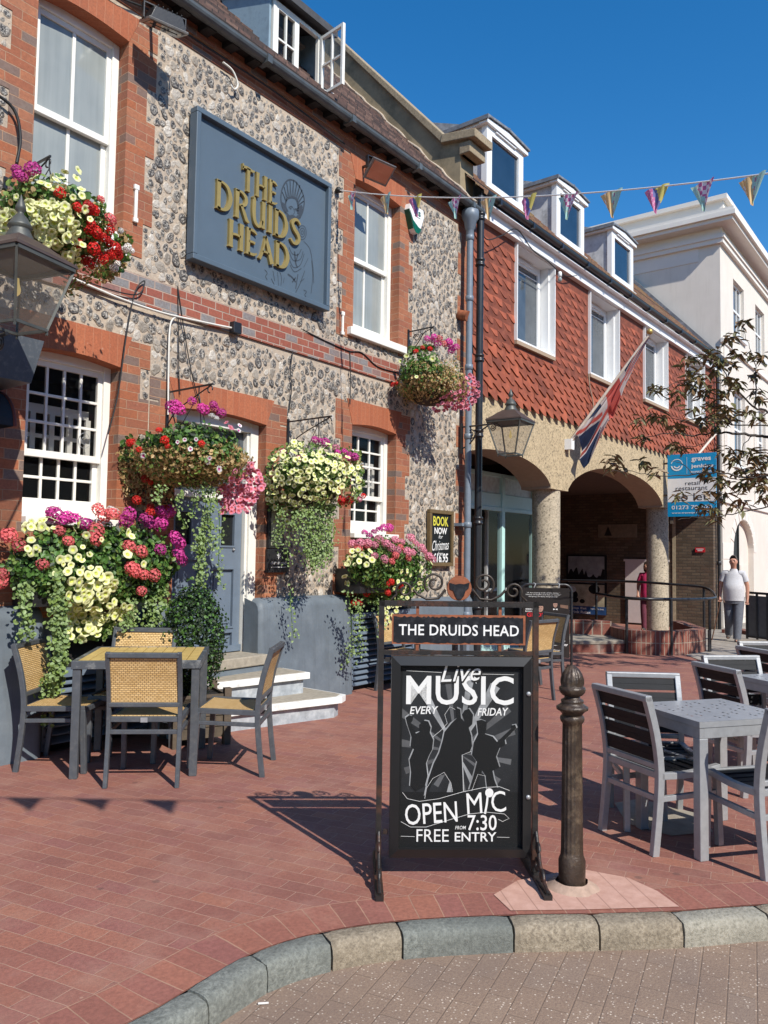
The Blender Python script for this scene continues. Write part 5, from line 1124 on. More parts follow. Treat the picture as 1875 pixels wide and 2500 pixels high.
p.pet(mp(R5, [(230, 1290), (170, 1280), (200, 1330), (240, 1360), (330, 1280)]), 'cream', .032)
p.ger(mp(R5, [(430, 890), (400, 885), (460, 900), (600, 970), (630, 985), (560, 970), (530, 960), (215, 960), (590, 990)]), 'magenta', .043)
p.ger(mp(R5, [(200, 970), (310, 1000), (150, 1080), (520, 935), (660, 1230)]), 'pink', .04); p.ger(mp(R5, [(570, 1240), (600, 1235), (560, 1250), (540, 1215), (680, 1210), (545, 1160)]), 'red', .042)
p.leaves(mp(R5, [(560, 930), (650, 960), (680, 1060), (600, 1080), (520, 980)]), 240, .02, *DRY, name='dry_foliage', asp=.5)
for pts, n, wd in (([(430, 1240, 5.05), (440, 1360, 5.1), (430, 1500, 5.12), (400, 1640, 5.15)], 420, .05), ([(380, 1300, 5.1), (370, 1450, 5.12), (375, 1600, 5.15)], 300, .045), ([(480, 1240, 5.08), (490, 1400, 5.12), (470, 1560, 5.15)], 220, .04), ([(200, 1290, 5.1), (190, 1420, 5.2), (170, 1500, 5.3)], 70, .04), ([(290, 1300, 5.1), (250, 1440, 5.15), (240, 1600, 5.2)], 60, .045), ([(320, 1300, 5.1), (310, 1500, 5.15)], 50, .05)): p.trail([(*R5(x, y), Y) for x, y, Y in pts], n, .018, wd)
p.trail([(*Z6(690, 800), 5.35), (*Z6(700, 1000), 5.36), (*Z6(720, 1180), 5.4)], 40, .016, .03)
C = (7.94, 5.28, 3.66); r = (.50, .44, .34)
p = Plant('hanging_basket', 'high hanging basket of bleached brown foliage and pink petunias beside the drainpipes', 'hanging basket', (7.94, 5.29, 3.5), C, r, 36, GB); p.bowl((7.94, 5.29, 3.56), .26, .22); p.chain((7.94, 5.29, 3.58), .24, (7.94, 5.30, 4.24))
p.leaves(mp(R5, [(880, 480), (930, 400), (960, 350), (1080, 340), (1120, 420), (1150, 480), (960, 520), (880, 560)]), 900, .026, [m_leaf[0], m_leaf[1], m_leaf[3]], (.5, .35, .15))
p.ball(3600, .017, *DRY, name='inner_dry_foliage', k=1.04, C=(7.94, 5.26, 3.57), r=(.48, .43, .22))
p.leaves(mp(R5, [(950, 430), (1120, 420), (1230, 400), (1270, 480), (1200, 560), (1100, 620), (990, 610), (940, 540)]), 1500, .018, *DRY, name='dry_foliage', asp=.45)
p.leaves(mp(R5, [(880, 540), (960, 560), (1080, 610), (1000, 640), (930, 700), (890, 620)]), 300, .018, [m_leaf[2], m_leaf[3]], (.5, .5), name='hanging_dry_foliage', asp=.45)
p.ger(mp(R5, [(1050, 300), (1080, 310), (1110, 330), (1090, 290), (1180, 340), (1190, 370), (1215, 350), (1175, 320)]), 'magenta', .05); p.ger(mp(R5, [(1120, 300), (1150, 330)]), 'coral', .045)
p.ger(mp(R5, [(870, 560), (885, 555), (985, 375), (1025, 375), (1065, 380)]), 'red', .03); p.pet(mp(R5, [(945, 410), (1078, 430), (990, 520), (895, 430), (930, 400)]), 'cream', .034)
p.pet(spread(mp(R5, [(1100, 640), (1230, 580), (1250, 510), (1300, 500), (1350, 560), (1350, 640), (1290, 710), (1100, 720), (1080, 690)]), 100, p.rg, 7), 'pink', .029)
# clipped box bush in a wooden planter
C = (4.215, 5.08, .80); r = (.255, .25, .45)
p = Plant('box_bush', 'dark green clipped box bush growing in a wooden planter by the steps', 'bush', (4.215, 5.08, .40), C, r, 37)
p.ball(6500, .013, [m_leaf[3], m_leaf[0]], (.78, .22), name='foliage', k=1.0); p.ball(900, .014, [m_leaf[3], m_leaf[0]], (.5, .5), name='shoots', k=1.16); m = MB(); m.tube([(0, 0, -.05), (0.01, 0, .3)], .02, 6); m.build('stem', m_bark, p.t)
t = thing('wooden_planter', 'weathered dark wooden planter holding the clipped box bush', 'planter', (4.24, 5.06, 0), R(-25))
m = MB(); s = .2
for k in range(4):
    z = .06+k*.085
    for a in ((-s, -s, s, -s+.02), (-s, s-.02, s, s), (-s, -s+.02, -s+.02, s-.02), (s-.02, -s+.02, s, s-.02)): m.box(a[0], a[1], z, a[2], a[3], z+.078)
m.build('side_boards', m_wood, t); m = MB()
for sx in (-1, 1):
    for sy in (-1, 1): m.box(sx*s-.028, sy*s-.028, 0, sx*s+.028, sy*s+.028, .44)
m.build('corner_post', m_wood, t); m = MB(); m.box(-s, -s, .33, s, s, .37); m.build('soil', m_dark, t)
# ------------------------------------------------------------------ cafe furniture
def post(m, P, w, d, mi=0):   # flat curved post through points: width w in x, depth d
    P = catmull3([Vector(p) for p in P], 4); V = []
    for i, p in enumerate(P):
        t = (P[min(i+1, len(P)-1)]-P[max(i-1, 0)]).normalized(); b = Vector((1, 0, 0)).cross(t).normalized(); a = Vector((1, 0, 0))
        V += [p-a*w/2-b*d/2, p+a*w/2-b*d/2, p+a*w/2+b*d/2, p-a*w/2+b*d/2]
    n = len(P); m.add(V, [(i*4+k, i*4+(k+1) % 4, (i+1)*4+(k+1) % 4, (i+1)*4+k) for i in range(n-1) for k in range(4)], mi); m.add(V[:4], [(3, 2, 1, 0)], mi); m.add(V[-4:], [(0, 1, 2, 3)], mi)
W2 = .225; BP = [(-.245, 0), (-.215, .25), (-.205, .46), (-.235, .66), (-.295, .86)]
def by(z):
    for (a, b), (c, d) in zip(BP, BP[1:]):
        if b <= z <= d: return a+(c-a)*(z-b)/(d-b)
    return BP[-1][0]
def backpanel(m, z0, z1, x, dd=0.0, th=.012, mi=0, cup=.0, n=8):
    zs = np.linspace(z0, z1, n+1)
    for i in range(n):
        a, b = zs[i], zs[i+1]; ya, yb = by(a)+dd, by(b)+dd
        m.hexa([(-x, ya, a), (x, ya, a), (x, ya+th, a), (-x, ya+th, a), (-x, yb, b), (x, yb, b), (x, yb+th, b), (-x, yb+th, b)], mi)
def wicker_chair(label, loc, rz, group):
    t = thing('wicker_chair', label, 'chair', loc, rz, group)
    for sx in (-1, 1):
        m = MB(); post(m, [(sx*W2, y, z) for y, z in BP], .027, .036); m.build('leg', m_chair, t, bevel=.004)
        m = MB(); m.bar((sx*W2, .225, 0), (sx*W2, .205, .425), .034, .036, up=(0, 1, 0)); m.build('leg', m_chair, t, bevel=.004)
        m = MB(); m.bar((sx*W2, -.19, .425), (sx*W2, .22, .435), .03, .034); m.build('seat_rail', m_chair, t, bevel=.003); m = MB(); m.bar((sx*W2, -.19, .345), (sx*W2, .20, .355), .022, .026); m.build('side_stretcher', m_chair, t, bevel=.003)
    for p_, q_, w_, h_ in ((.205, .425, .034, .034), (-.20, .425, .03, .034), (-.207, .345, .022, .028)): m = MB(); m.bar((-W2, p_, q_), (W2, p_, q_), w_, h_); m.build('stretcher', m_chair, t, bevel=.003)
    m = MB(); m.box(-.022, -.224, .408, .022, -.214, .438); m.build('maker_plate', m_alu, t)
    m = MB(); m.bar((-W2, by(.845), .845), (W2, by(.845), .845), .038, .034); m.build('top_rail', m_chair, t, bevel=.005); m = MB(); m.bar((-W2, by(.52), .52), (W2, by(.52), .52), .034, .03); m.build('back_rail', m_chair, t, bevel=.005)
    m = MB(); n = 8; ys = np.linspace(-.19, .20, n+1)
    for i in range(n):
        za, zb_ = [.447-.012*math.sin(math.pi*(y+.19)/.39) for y in (ys[i], ys[i+1])]
        m.hexa([(-.212, ys[i], za-.012), (.212, ys[i], za-.012), (.212, ys[i+1], zb_-.012), (-.212, ys[i+1], zb_-.012), (-.212, ys[i], za), (.212, ys[i], za), (.212, ys[i+1], zb_), (-.212, ys[i+1], zb_)])
    boxuv(m.build('seat', m_weave, t)); m = MB(); backpanel(m, .535, .83, .212, -.004); boxuv(m.build('backrest', m_weave, t)); return t
def slat_chair(label, loc, rz, group, k=.93):
    t = thing('slatted_chair', label, 'chair', loc, rz, group); t.scale = (k*.98, k*.98, k)
    for sx in (-1, 1):
        m = MB(); post(m, [(sx*W2, y, z) for y, z in BP], .036, .045); m.build('leg', m_alu, t, bevel=.004)
        m = MB(); m.bar((sx*W2, .235, 0), (sx*W2, .215, .425), .036, .038, up=(0, 1, 0)); m.build('leg', m_alu, t, bevel=.004)
        m = MB(); post(m, [(sx*W2, -.20, .425), (sx*W2, 0, .418), (sx*W2, .23, .44)], .036, .036); m.build('seat_rail', m_alu, t, bevel=.003); m = MB(); m.bar((sx*W2, -.20, .30), (sx*W2, .21, .30), .026, .03); m.build('side_stretcher', m_alu, t, bevel=.003)
    for p_, q_, w_, h_ in ((.215, .425, .034, .034), (-.2, .425, .03, .036), (-.21, .30, .026, .03)): m = MB(); m.bar((-W2, p_, q_), (W2, p_, q_), w_, h_); m.build('stretcher', m_alu, t, bevel=.003)
    m = MB(); m.bar((-W2-.018, by(.85), .852), (W2+.018, by(.85), .852), .045, .034); m.build('top_rail', m_alu, t, bevel=.005); m = MB(); m.bar((-W2, by(.475), .475), (W2, by(.475), .475), .032, .03); m.build('back_rail', m_alu, t, bevel=.005)
    for a, b in ((.495, .575), (.59, .66), (.675, .745), (.76, .832)):
        m = MB(); backpanel(m, a, b, .208, -.006, .016, n=2); m.build('back_slat', m_brownslat if False else m_blackslat, t, bevel=.002)
    for i in range(6):
        y0 = -.185+i*.066; z = .437-.016*math.sin(math.pi*(i+.4)/6); m = MB(); m.box(-.208, y0, z-.012, .208, y0+.056, z); m.build('seat_slat', m_blackslat, t, bevel=.002)
    return t
def ang(d): return math.atan2(d[1], d[0])-math.pi/2
TA = np.array((.575, -.818)); TN = np.array((.818, .575))   # along front edge, and away from the viewer
T0 = np.array((3.058, 4.835))
def tloc(a, n): q = T0+TA*a+TN*n; return (q[0], q[1], 0)
def ochre_table(label, loc, rz, s=.80, h=.745):
    t = thing('cafe_table', label, 'table', loc, rz); e = s/2
    m = MB()
    for k in range(11): x0 = -e+.03+k*(s-.06)/11; m.box(x0+.003, -e+.03, h-.022, x0+(s-.06)/11-.003, e-.03, h-.002)
    m.build('slatted_top', m_slat, t, bevel=.003)
    m = MB(); m.box(-e, -e, h-.055, e, -e+.03, h); m.box(-e, e-.03, h-.055, e, e, h); m.box(-e, -e+.03, h-.055, -e+.03, e-.03, h); m.box(e-.03, -e+.03, h-.055, e, e-.03, h); m.box(-e+.03, -e+.03, h-.05, e-.03, e-.03, h-.03); m.build('top_frame', m_chairworn, t, bevel=.003)
    for sx in (-1, 1):
        for sy in (-1, 1): m = MB(); m.box(sx*(e-.035)-.026, sy*(e-.035)-.026, 0, sx*(e-.035)+.026, sy*(e-.035)+.026, h-.055); m.build('leg', m_chair, t, bevel=.004)
    return t
m_chairworn = plain('worn_grey_edge', (.075, .083, .095), .45, .1, var=.15, bump=.1, dirt=(.42, .42, .40), dscale=8, damt=.75)
rzT = ang(TN)
ochre_table('grey metal cafe table with an ochre slatted top by the flower filled window box', (3.58, 4.83, 0), ang((.70, .714)), .84, .775)
GW = 'wicker chairs round the ochre table'
wicker_chair('tan wicker chair seen from behind, pushed up to the near side of the ochre table', tuple(list((np.array((3.19, 4.31))+np.array((.75, .66))*.245))+[0]), ang((.75, .66)), GW)
wicker_chair('tan wicker chair facing right on the left of the ochre table, by the grey plinth', tloc(-.21, .32), ang(TA), GW)
wicker_chair('tan wicker chair on the right of the ochre table, in front of the steps', tloc(.98, .34), ang(-TA), GW)
wicker_chair('tan wicker chair behind the ochre table, its back against the bush', (3.64, 5.06, 0), ang((-.80, -.60)), GW).scale = (1.04, 1.0, 1.06)
# table by the far end of the pub wall
q = (7.55, 4.62, 0); ochre_table('small cafe table half hidden behind the music sign, near the louvred vent', q, R(-8), .72)
GX = 'wicker chairs round the far table'
wicker_chair('tan wicker chair seen from behind, just left of the iron bollard top', (7.72, 3.93, 0), R(-12), GX)
wicker_chair('wicker chair standing sideways beside the black walking tour board', (8.42, 4.12, 0), R(62), GX)
wicker_chair('wicker chair with only its top showing above the black name plate', (7.30, 5.16, 0), R(178), GX)
# silver tables
def silver_table(label, loc, rz, sx_=.60, sy_=.54, h=.69):
    t = thing('silver_table', label, 'table', loc, rz, 'silver tables on the terrace'); a, b = sx_/2, sy_/2
    m = MB(); nx, ny = 12, 9; g = .0105
    X = [-a+.0]; hx = [(-a+.07+i*(2*a-.14)/(nx-1)) for i in range(nx)]; hy = [(-b+.07+j*(2*b-.14)/(ny-1)) for j in range(ny)]
    xs = sorted([-a, a]+[x+s*g for x in hx for s in (-.75, .75)]); ys = sorted([-b, b]+[y+s*g*.55 for y in hy for s in (-1, 1)])
    for i in range(len(xs)-1):
        for j in range(len(ys)-1):
            cx, cy = (xs[i]+xs[i+1])/2, (ys[j]+ys[j+1])/2
            hi = [k for k, x in enumerate(hx) if abs(cx-x) < 1e-3]; hj = [k for k, y in enumerate(hy) if abs(cy-y) < 1e-3]
            if hi and hj and (hi[0]//2+hj[0]//2) % 2 == 0: continue
            m.poly([(xs[i], ys[j], h), (xs[i+1], ys[j], h), (xs[i+1], ys[j+1], h), (xs[i], ys[j+1], h)])
    m.box(-a, -b, h-.03, a, -b+.004, h-.0005); m.box(-a, b-.004, h-.03, a, b, h-.0005); m.box(-a, -b+.004, h-.03, -a+.004, b-.004, h-.0005); m.box(a-.004, -b+.004, h-.03, a, b-.004, h-.0005)
    m.build('perforated_top', m_alu, t)
    m = MB(); z0, z1 = h-.085, h-.031; e = .004
    m.box(-a+e, -b+e, z0, a-e, -b+.03, z1); m.box(-a+e, b-.03, z0, a-e, b-e, z1); m.box(-a+e, -b+.03, z0, -a+.03, b-.03, z1); m.box(a-.03, -b+.03, z0, a-e, b-.03, z1); m.build('apron', m_alu, t, bevel=.002)
    for sx in (-1, 1):
        for sy in (-1, 1): m = MB(); x, y = sx*(a-.029), sy*(b-.029); m.box(x-.026, y-.026, 0, x+.026, y+.026, h-.085); m.build('leg', m_alu, t, bevel=.004)
    return t
SA = np.array((.575, .818)); SB = np.array((.818, -.575)); NC = np.array((4.19, 1.10))
c = NC+SA*.30+SB*.27; silver_table('silver table with a perforated top at the right edge, nearest the bollard', (c[0], c[1], 0), ang(SB)+math.pi/2-math.pi/2+0, .54, .60)
GS = 'silver slatted chairs on the terrace'
def sc(back, f, label): f = np.array(f)/np.linalg.norm(f); q = np.array(back)+f*.235; return slat_chair(label, (q[0], q[1], 0), ang(f), GS)
sc((4.215, 1.535), (.86, -.50), 'slatted chair seen from behind, left of the nearest silver table')
sc((4.30, .70), (.62, .78), 'slatted chair cut by the right edge, in front of the nearest silver table')
sc((4.88, 1.66), (-.84, -.54), 'slatted chair facing us on the far side of the nearest silver table')
c = np.array((6.0, 1.36))+SB*.30-SA*.0+np.array((.12, -.28)); silver_table('silver table further back at the right edge with chairs round it', (6.18, 1.02, 0), ang(SB), .54, .60)
sc((5.60, 1.40), (.80, -.60), 'slatted chair seen from behind, left of the further silver table')
sc((6.22, 1.46), (-.72, -.69), 'slatted chair with bright top rail facing us behind the further silver table')
sc((6.92, 1.42), (.80, -.60), 'dark slatted chair cut by the right edge behind the further silver table')
sc((7.5, 1.50), (-.75, -.66), 'farthest slatted chair, only its pale top rail showing at the right edge')
# ------------------------------------------------------------------ iron bollard
t = thing('bollard', 'weathered brown iron bollard with fluted shaft and acorn top', 'bollard', (3.49, 1.52, 0))
m = MB(); fl = lambda i, a, z: 1-.10*abs(math.sin(8*a)) if 3 <= i <= 5 else 1
m.lathe([(.060, .0), (.061, .125), (.052, .150), (.050, .17), (.0445, .715), (.044, .740), (.053, .752), (.056, .762), (.054, .774), (.047, .780)], (0, 0, 0), 64, 0, fl); m.build('shaft', m_bollard, t)
m = MB(); m.lathe([(.045, .779), (.047, .786), (.060, .800), (.072, .806), (.073, .818), (.060, .826), (.049, .836), (.052, .842), (.051, .850), (.038, .856), (.034, .868)], (0, 0, 0), 40); m.build('collar', m_bollard, t)
m = MB(); fa = lambda i, a, z: 1-.10*abs(math.sin(7*a)) if 7 <= i <= 10 else 1
m.lathe([(.034, .866), (.046, .872), (.057, .884), (.061, .898), (.059, .908), (.052, .911), (.0505, .914), (.055, .926), (.0545, .945), (.047, .968), (.034, .988), (.018, 1.003), (.003, 1.010)], (0, 0, 0), 56, 0, fa); m.build('acorn_finial', m_bollard, t)
m = MB(); rr = random.Random(8); V = []
n = 24
for f, z in ((1.25, .001), (1.0, .022), (.78, .034)): V += [(.095*f*math.cos(2*math.pi*k/n)*rr.uniform(.93, 1.07), .095*f*math.sin(2*math.pi*k/n)*rr.uniform(.93, 1.07), z+(.006 if z < .01 else 0)) for k in range(n)]
m.add(V, [(i*n+k, i*n+(k+1) % n, (i+1)*n+(k+1) % n, (i+1)*n+k) for i in range(2) for k in range(n)], 0, True); m.build('cement_collar', plain('cement_haunch', (.42, .29, .22), .9, var=.25, scale=20, bump=.5), t)
# ------------------------------------------------------------------ the swinging pavement sign
PA = np.array(atG(916, 2142))[:2]; PB = np.array(atG(1311, 2142))[:2]
cpt = (PA+PB)/2; dv = PB-PA; WD = np.linalg.norm(dv); rz = math.atan2(dv[1], dv[0])
t = thing('pavement_sign', 'black iron pavement sign with scrolled top and a live music poster', 'pavement sign', (cpt[0], cpt[1], 0), rz)
hw = WD/2-.012; HT = 1.29
m = MB(); rg = random.Random(2)
def twist(m, p, q, w):   # slightly twisted square bar
    p = Vector(p); q = Vector(q); n = max(8, int((q-p).length/.012)); d = (q-p).normalized(); a = d.orthogonal().normalized(); b = d.cross(a); V = []
    for i in range(n+1):
        c = p.lerp(q, i/n); th = i*.16
        V += [c+(a*math.cos(th+k*math.pi/2)+b*math.sin(th+k*math.pi/2))*w*.60 for k in range(4)]
    m.add(V, [(i*4+k, i*4+(k+1) % 4, (i+1)*4+(k+1) % 4, (i+1)*4+k) for i in range(n) for k in range(4)])
m.box(-hw-.013, -.013, .03, -hw+.013, .013, HT); m.box(hw-.013, -.013, .03, hw+.013, .013, HT); m.box(-hw-.013, -.013, HT-.026, hw+.013, .013, HT)
m.box(-hw+.013, -.010, 1.036, hw-.013, .010, 1.055)
for k in range(19): x = -hw+.05+k*(2*hw-.1)/18; m.box(x-.010, -.0145, HT-.022, x+.004, .0, HT-.006); m.box(x-.008, -.0115, 1.039, x+.004, 0, 1.050)
fr = m.build('frame', m_ironrust, t)
# feet with scrolls
for sx in (-1, 1):
    m = MB(); x = sx*hw; m.box(x-.018, -.27, .0, x+.018, .27, .028)
    for sy in (-1, 1):
        for r0, cy, cz in ((.040, .055, .075), (.034, .15, .062), (.03, .07, .155)): m.tube([(x, sy*(cy+r0*(1-.05*k)*math.cos(k*.45)), cz+r0*(1-.05*k)*math.sin(k*.45)) for k in range(16)], .0085, 6)
        m.tube([(x, sy*.26, .03), (x, sy*.20, .05), (x, sy*.11, .10), (x, sy*.03, .22)], .009, 6)
    m.build('scroll_foot', m_ironrust, t)
# top scrolls and the rusty roundel
def spiral(cx, cz, r0, turns, a0, sgn): return [(cx+r0*(1-.72*k/40)*math.cos(a0+sgn*turns*2*math.pi*k/40), 0, cz+r0*(1-.72*k/40)*math.sin(a0+sgn*turns*2*math.pi*k/40)) for k in range(41)]
m = MB()
for s in (-1, 1):
    m.tube([(s*x, y, z) for x, y, z in [(.325, 0, HT+.005)]+[]+spiral(.262, HT+.050, .042, 1.35, -.5, 1)[0:]], .006, 6)
    m.tube([(s*x, 0, z) for x, z in ((.222, HT+.055), (.20, HT+.03), (.155, HT+.008), (.10, HT+.012), (.066, HT+.055))], .0065, 6)
    m.tube([(s*x, y, z) for x, y, z in spiral(.118, HT+.085, .052, 1.5, -.9, 1)], .0065, 6)
m.build('scrollwork', plain('brown_iron_scroll', (.05, .038, .030), .45, .3, var=.3, scale=20, bump=.2), t)
m = MB(); m.lathe([(.058, -.006), (.060, 0), (.058, .006)], (0, 0, 0), 36); m.xform(Matrix.Translation((0, 0, HT+.062)) @ Matrix.Rotation(R(90), 4, 'X')); rd_ = m.build('roundel', m_rust, t)
m = MB(); m.prism([(x, -.0085, HT+.062+z) for x, z in ((-.048, .026), (-.02, .018), (.0, .022), (.022, .02), (.048, .028), (.044, .0), (.03, -.012), (.022, -.036), (.010, -.052), (-.008, -.054), (-.02, -.034), (-.03, -.01), (-.046, -.004))], (0, -.002, 0)); m.build('roundel_emblem', m_enamel, rd_)
# name plate hung on two rusty straps
z0, z1 = 1.085, 1.225; pw = hw-.05
m = MB(); m.box(-pw, -.006, z0, pw, .004, z1); pl = m.build('name_plate', m_rust, t)
P = []
for k in range(61): x = -pw+.007+(2*pw-.018)*k/60; P.append((x, z0+.007+rg.uniform(-.003, .003)))
for k in range(61): x = pw-.011-(2*pw-.018)*k/60; P.append((x, z1-.010+rg.uniform(-.004, .004)))
m = MB(); m.prism([(x, -.0062, z) for x, z in P], (0, -.0012, 0)); m.build('enamel_face', m_enamel, pl)
M0 = frame((-.0, -.0078, (z0+z1)/2-.002), (1, 0, 0), (0, 0, 1))
m = text_mb('THE DRUIDS HEAD', 2*pw*.90, .052, bold=.012, spacing=1.05); m.xform(M0); m.build('lettering', m_printwhite, pl)
m = MB()
for x in (-pw*.62, pw*.62): m.box(x-.007, -.002, 1.05, x+.007, .004, z0); m.box(x-.007, -.002, z1, x+.007, .004, HT-.02)
m.build('strap', m_rust, t)
# poster case
bx0, bx1, bz0, bz1 = -hw+.050, hw-.022, .098, 1.030; bd = .055
m = MB(); w_ = .042; y0, y1 = -.035, .022
m.hexa([(bx0, y0+.012, bz0), (bx0+w_, y0, bz0+w_), (bx0+w_, y1, bz0+w_), (bx0, y1, bz0), (bx0, y0+.012, bz1), (bx0+w_, y0, bz1-w_), (bx0+w_, y1, bz1-w_), (bx0, y1, bz1)])
m.hexa([(bx1-w_, y0, bz0+w_), (bx1, y0+.012, bz0), (bx1, y1, bz0), (bx1-w_, y1, bz0+w_), (bx1-w_, y0, bz1-w_), (bx1, y0+.012, bz1), (bx1, y1, bz1), (bx1-w_, y1, bz1-w_)])
m.hexa([(bx0, y0+.012, bz0), (bx1, y0+.012, bz0), (bx1, y1, bz0), (bx0, y1, bz0), (bx0+w_, y0, bz0+w_), (bx1-w_, y0, bz0+w_), (bx1-w_, y1, bz0+w_), (bx0+w_, y1, bz0+w_)])
m.hexa([(bx0+w_, y0, bz1-w_), (bx1-w_, y0, bz1-w_), (bx1-w_, y1, bz1-w_), (bx0+w_, y1, bz1-w_), (bx0, y0+.012, bz1), (bx1, y0+.012, bz1), (bx1, y1, bz1), (bx0, y1, bz1)])
m.box(bx0+.02, .0, bz0+.02, bx1-.02, y1-.002, bz1-.02)
ca = m.build('poster_case', plain('black_plastic_frame', (.012, .012, .013), .35, var=.1, bump=.02), t)
for z in (.38, .86): m = MB(); m.lathe([(.001, .0), (.010, .001), (.011, .006), (.001, .007)], (0, 0, 0), 14); m.xform(Matrix.Translation((bx1-w_*.40, y0+.006, z)) @ Matrix.Rotation(R(90), 4, 'X')); m.build('case_lock', m_alu, ca)
for x in (-hw+.02, hw-.02):
    m = MB()
    for z in (.20, 1.0): m.box(min(x, x*.93), -.008, z, max(x, x*.93), .008, z+.02)
    m.build('case_bracket', m_ironrust, t)
# the poster: flat print, pictures and lettering 0.4 mm apart
px0, px1, pz0, pz1 = bx0+w_, bx1-w_, bz0+w_, bz1-w_; PW, PH = px1-px0, pz1-pz0
Pq = lambda u, v, k=0: (px0+u*PW, -.004-k*.0004, pz0+v*PH)
m = MB(); m.poly([Pq(0, 0), Pq(1, 0), Pq(1, 1), Pq(0, 1)]); po = m.build('poster', m_print, ca)
m = MB(); m.poly([Pq(.02, .30, 1), Pq(.98, .30, 1), Pq(.98, .97, 1), Pq(.02, .97, 1)]); 
m.build('poster_ground', plain('poster_charcoal', (.022, .024, .027), .5, var=.5, scale=4, bump=0, spec=.25), po)
m = MB(); rg = random.Random(12)
for a, wd_, ln, mi in ((150, 8, .62, 0), (120, 7, .60, 1), (98, 5, .62, 0), (80, 6, .66, 1), (60, 8, .62, 1), (40, 7, .55, 0), (20, 7, .5, 0), (172, 7, .5, 0), (-62, 9, .30, 1), (-80, 7, .34, 0), (-100, 8, .33, 1), (-122, 8, .32, 0), (-35, 8, .42, 0), (200, 7, .45, 0), (-10, 6, .45, 0)):
    c = (.47, .52); A_ = [R(a-wd_/2), R(a+wd_/2)]; asp = PW/PH
    m.poly([Pq(*c, 2)]+[Pq(min(.98, max(.02, c[0]+ln*math.cos(q))), min(.96, max(.3, c[1]+ln*math.sin(q)*asp)), 2) for q in A_], mi)
m.build('poster_rays', [m_printgrey, m_printray], po)
def sil(pts, k, mi_mat, name): m = MB(); m.poly([Pq(u, v, k) for u, v in pts]); return m.build(name, mi_mat, po)
ZP = lambda L: [((x-890)/(1600-890)+.0*y, 1-(y-545)/(1585-545)) for x, y in L]
# band silhouettes traced from the print; pale rims sit just behind
figs = [
 [(925, 850), (945, 835), (968, 842), (965, 865), (955, 880), (985, 940), (1005, 930), (1003, 890), (1030, 865), (1055, 870), (1070, 905), (1065, 935), (1085, 975), (1080, 1030), (1060, 1070), (1045, 1110), (1055, 1180), (1040, 1240), (985, 1270), (955, 1240), (960, 1160), (950, 1090), (975, 1030), (955, 1015), (960, 960), (935, 890)],
 [(1215, 790), (1240, 800), (1245, 850), (1265, 870), (1250, 830), (1265, 805), (1290, 795), (1315, 830), (1310, 885), (1290, 905), (1305, 950), (1310, 1010), (1295, 1050), (1250, 1060), (1255, 1150), (1262, 1270), (1195, 1270), (1190, 1220), (1160, 1170), (1110, 1180), (1080, 1220), (1060, 1290), (1040, 1300), (1060, 1200), (1090, 1110), (1120, 1050), (1140, 980), (1150, 930), (1190, 880), (1220, 850)],
 [(1335, 865), (1365, 858), (1395, 870), (1392, 920), (1385, 940), (1430, 955), (1455, 985), (1540, 905), (1535, 890), (1560, 885), (1568, 905), (1548, 925), (1500, 975), (1505, 1000), (1470, 1020), (1450, 1070), (1470, 1130), (1430, 1150), (1440, 1200), (1460, 1250), (1400, 1260), (1390, 1180), (1370, 1150), (1345, 1210), (1330, 1265), (1295, 1262), (1320, 1180), (1340, 1100), (1310, 1060), (1320, 990), (1345, 940)]]
for f in figs:
    c = np.mean(f, axis=0); rim = [(c[0]+(x-c[0])*1.0+(6 if x > c[0] else -6), y-5) for x, y in f]
    sil(ZP(rim), 4, m_printray, 'musician_rim'); sil(ZP(f), 6, m_print, 'musician')
def ptext(s, cx, cy, w, h=None, bold=.0, shear=0, rot=0, k=8, spacing=1, mat=None):
    (u, v), = ZP([(cx, cy)]); m = text_mb(s, w/710*PW, h/1040*PH if h else None, bold=bold, shear=shear, spacing=spacing)
    m.xform(frame(Pq(u, v, k), (math.cos(R(rot)), 0, math.sin(R(rot))), (-math.sin(R(rot)), 0, math.cos(R(rot))))); m.build('lettering', mat or m_printwhite, po)
ptext('MUSIC', 1238, 690, 625, 168, .012, k=8, spacing=1.02); ptext('Live', 1243, 588, 250, 120, .015, .35, 3, 12, mat=plain('print_mid_grey', (.02, .02, .02), .4, bump=0)); ptext('Live', 1240, 585, 235, 105, .0, .35, 3, 14)
ptext('EVERY', 1030, 806, 165, 44, .015, .2, 1); ptext('FRIDAY', 1430, 812, 180, 44, .015, .2, 1)
ptext('OPEN', 1078, 1392, 300, 118, .004, 0, 4); ptext('M C', 1395, 1330, 225, 120, .0, 0, 4); ptext('FROM', 1248, 1473, 62, 20, .005, .2, 1); ptext('7:30', 1372, 1445, 168, 88, .008); ptext('FREE', 1088, 1518, 185, 70, .0); ptext('ENTRY', 1335, 1525, 240, 52, .012)
m = MB()
def line(pts, w, k=9): m.ribbon([Vector((u*PW, v*PH)) for u, v in ZP(pts)], w, (px0, -.004-k*.0004, pz0), (1, 0, 0), (0, 0, 1), (0, 1, 0), 0)
line([(925, 580), (1130, 588)], .0015); line([(1365, 595), (1552, 597)], .0015); line([(905, 1522), (985, 1524)], .0015); line([(1458, 1526), (1530, 1528)], .0015)
line([(912, 1275), (940, 1310), (1010, 1325), (1120, 1310), (1260, 1270), (1380, 1245), (1470, 1240), (1530, 1262)], .0018); line([(905, 1440), (960, 1470), (1050, 1470), (1180, 1430), (1300, 1395), (1400, 1385), (1500, 1395), (1528, 1420), (1490, 1438), (1465, 1425)], .0018)
line([(1405, 1270), (1398, 1340), (1388, 1395)], .010); 
m.poly([Pq(*(ZP([(1412+24*math.cos(a), 1275+26*math.sin(a))])[0]), 10) for a in np.linspace(0, 6.28, 18)[:-1]][::-1])
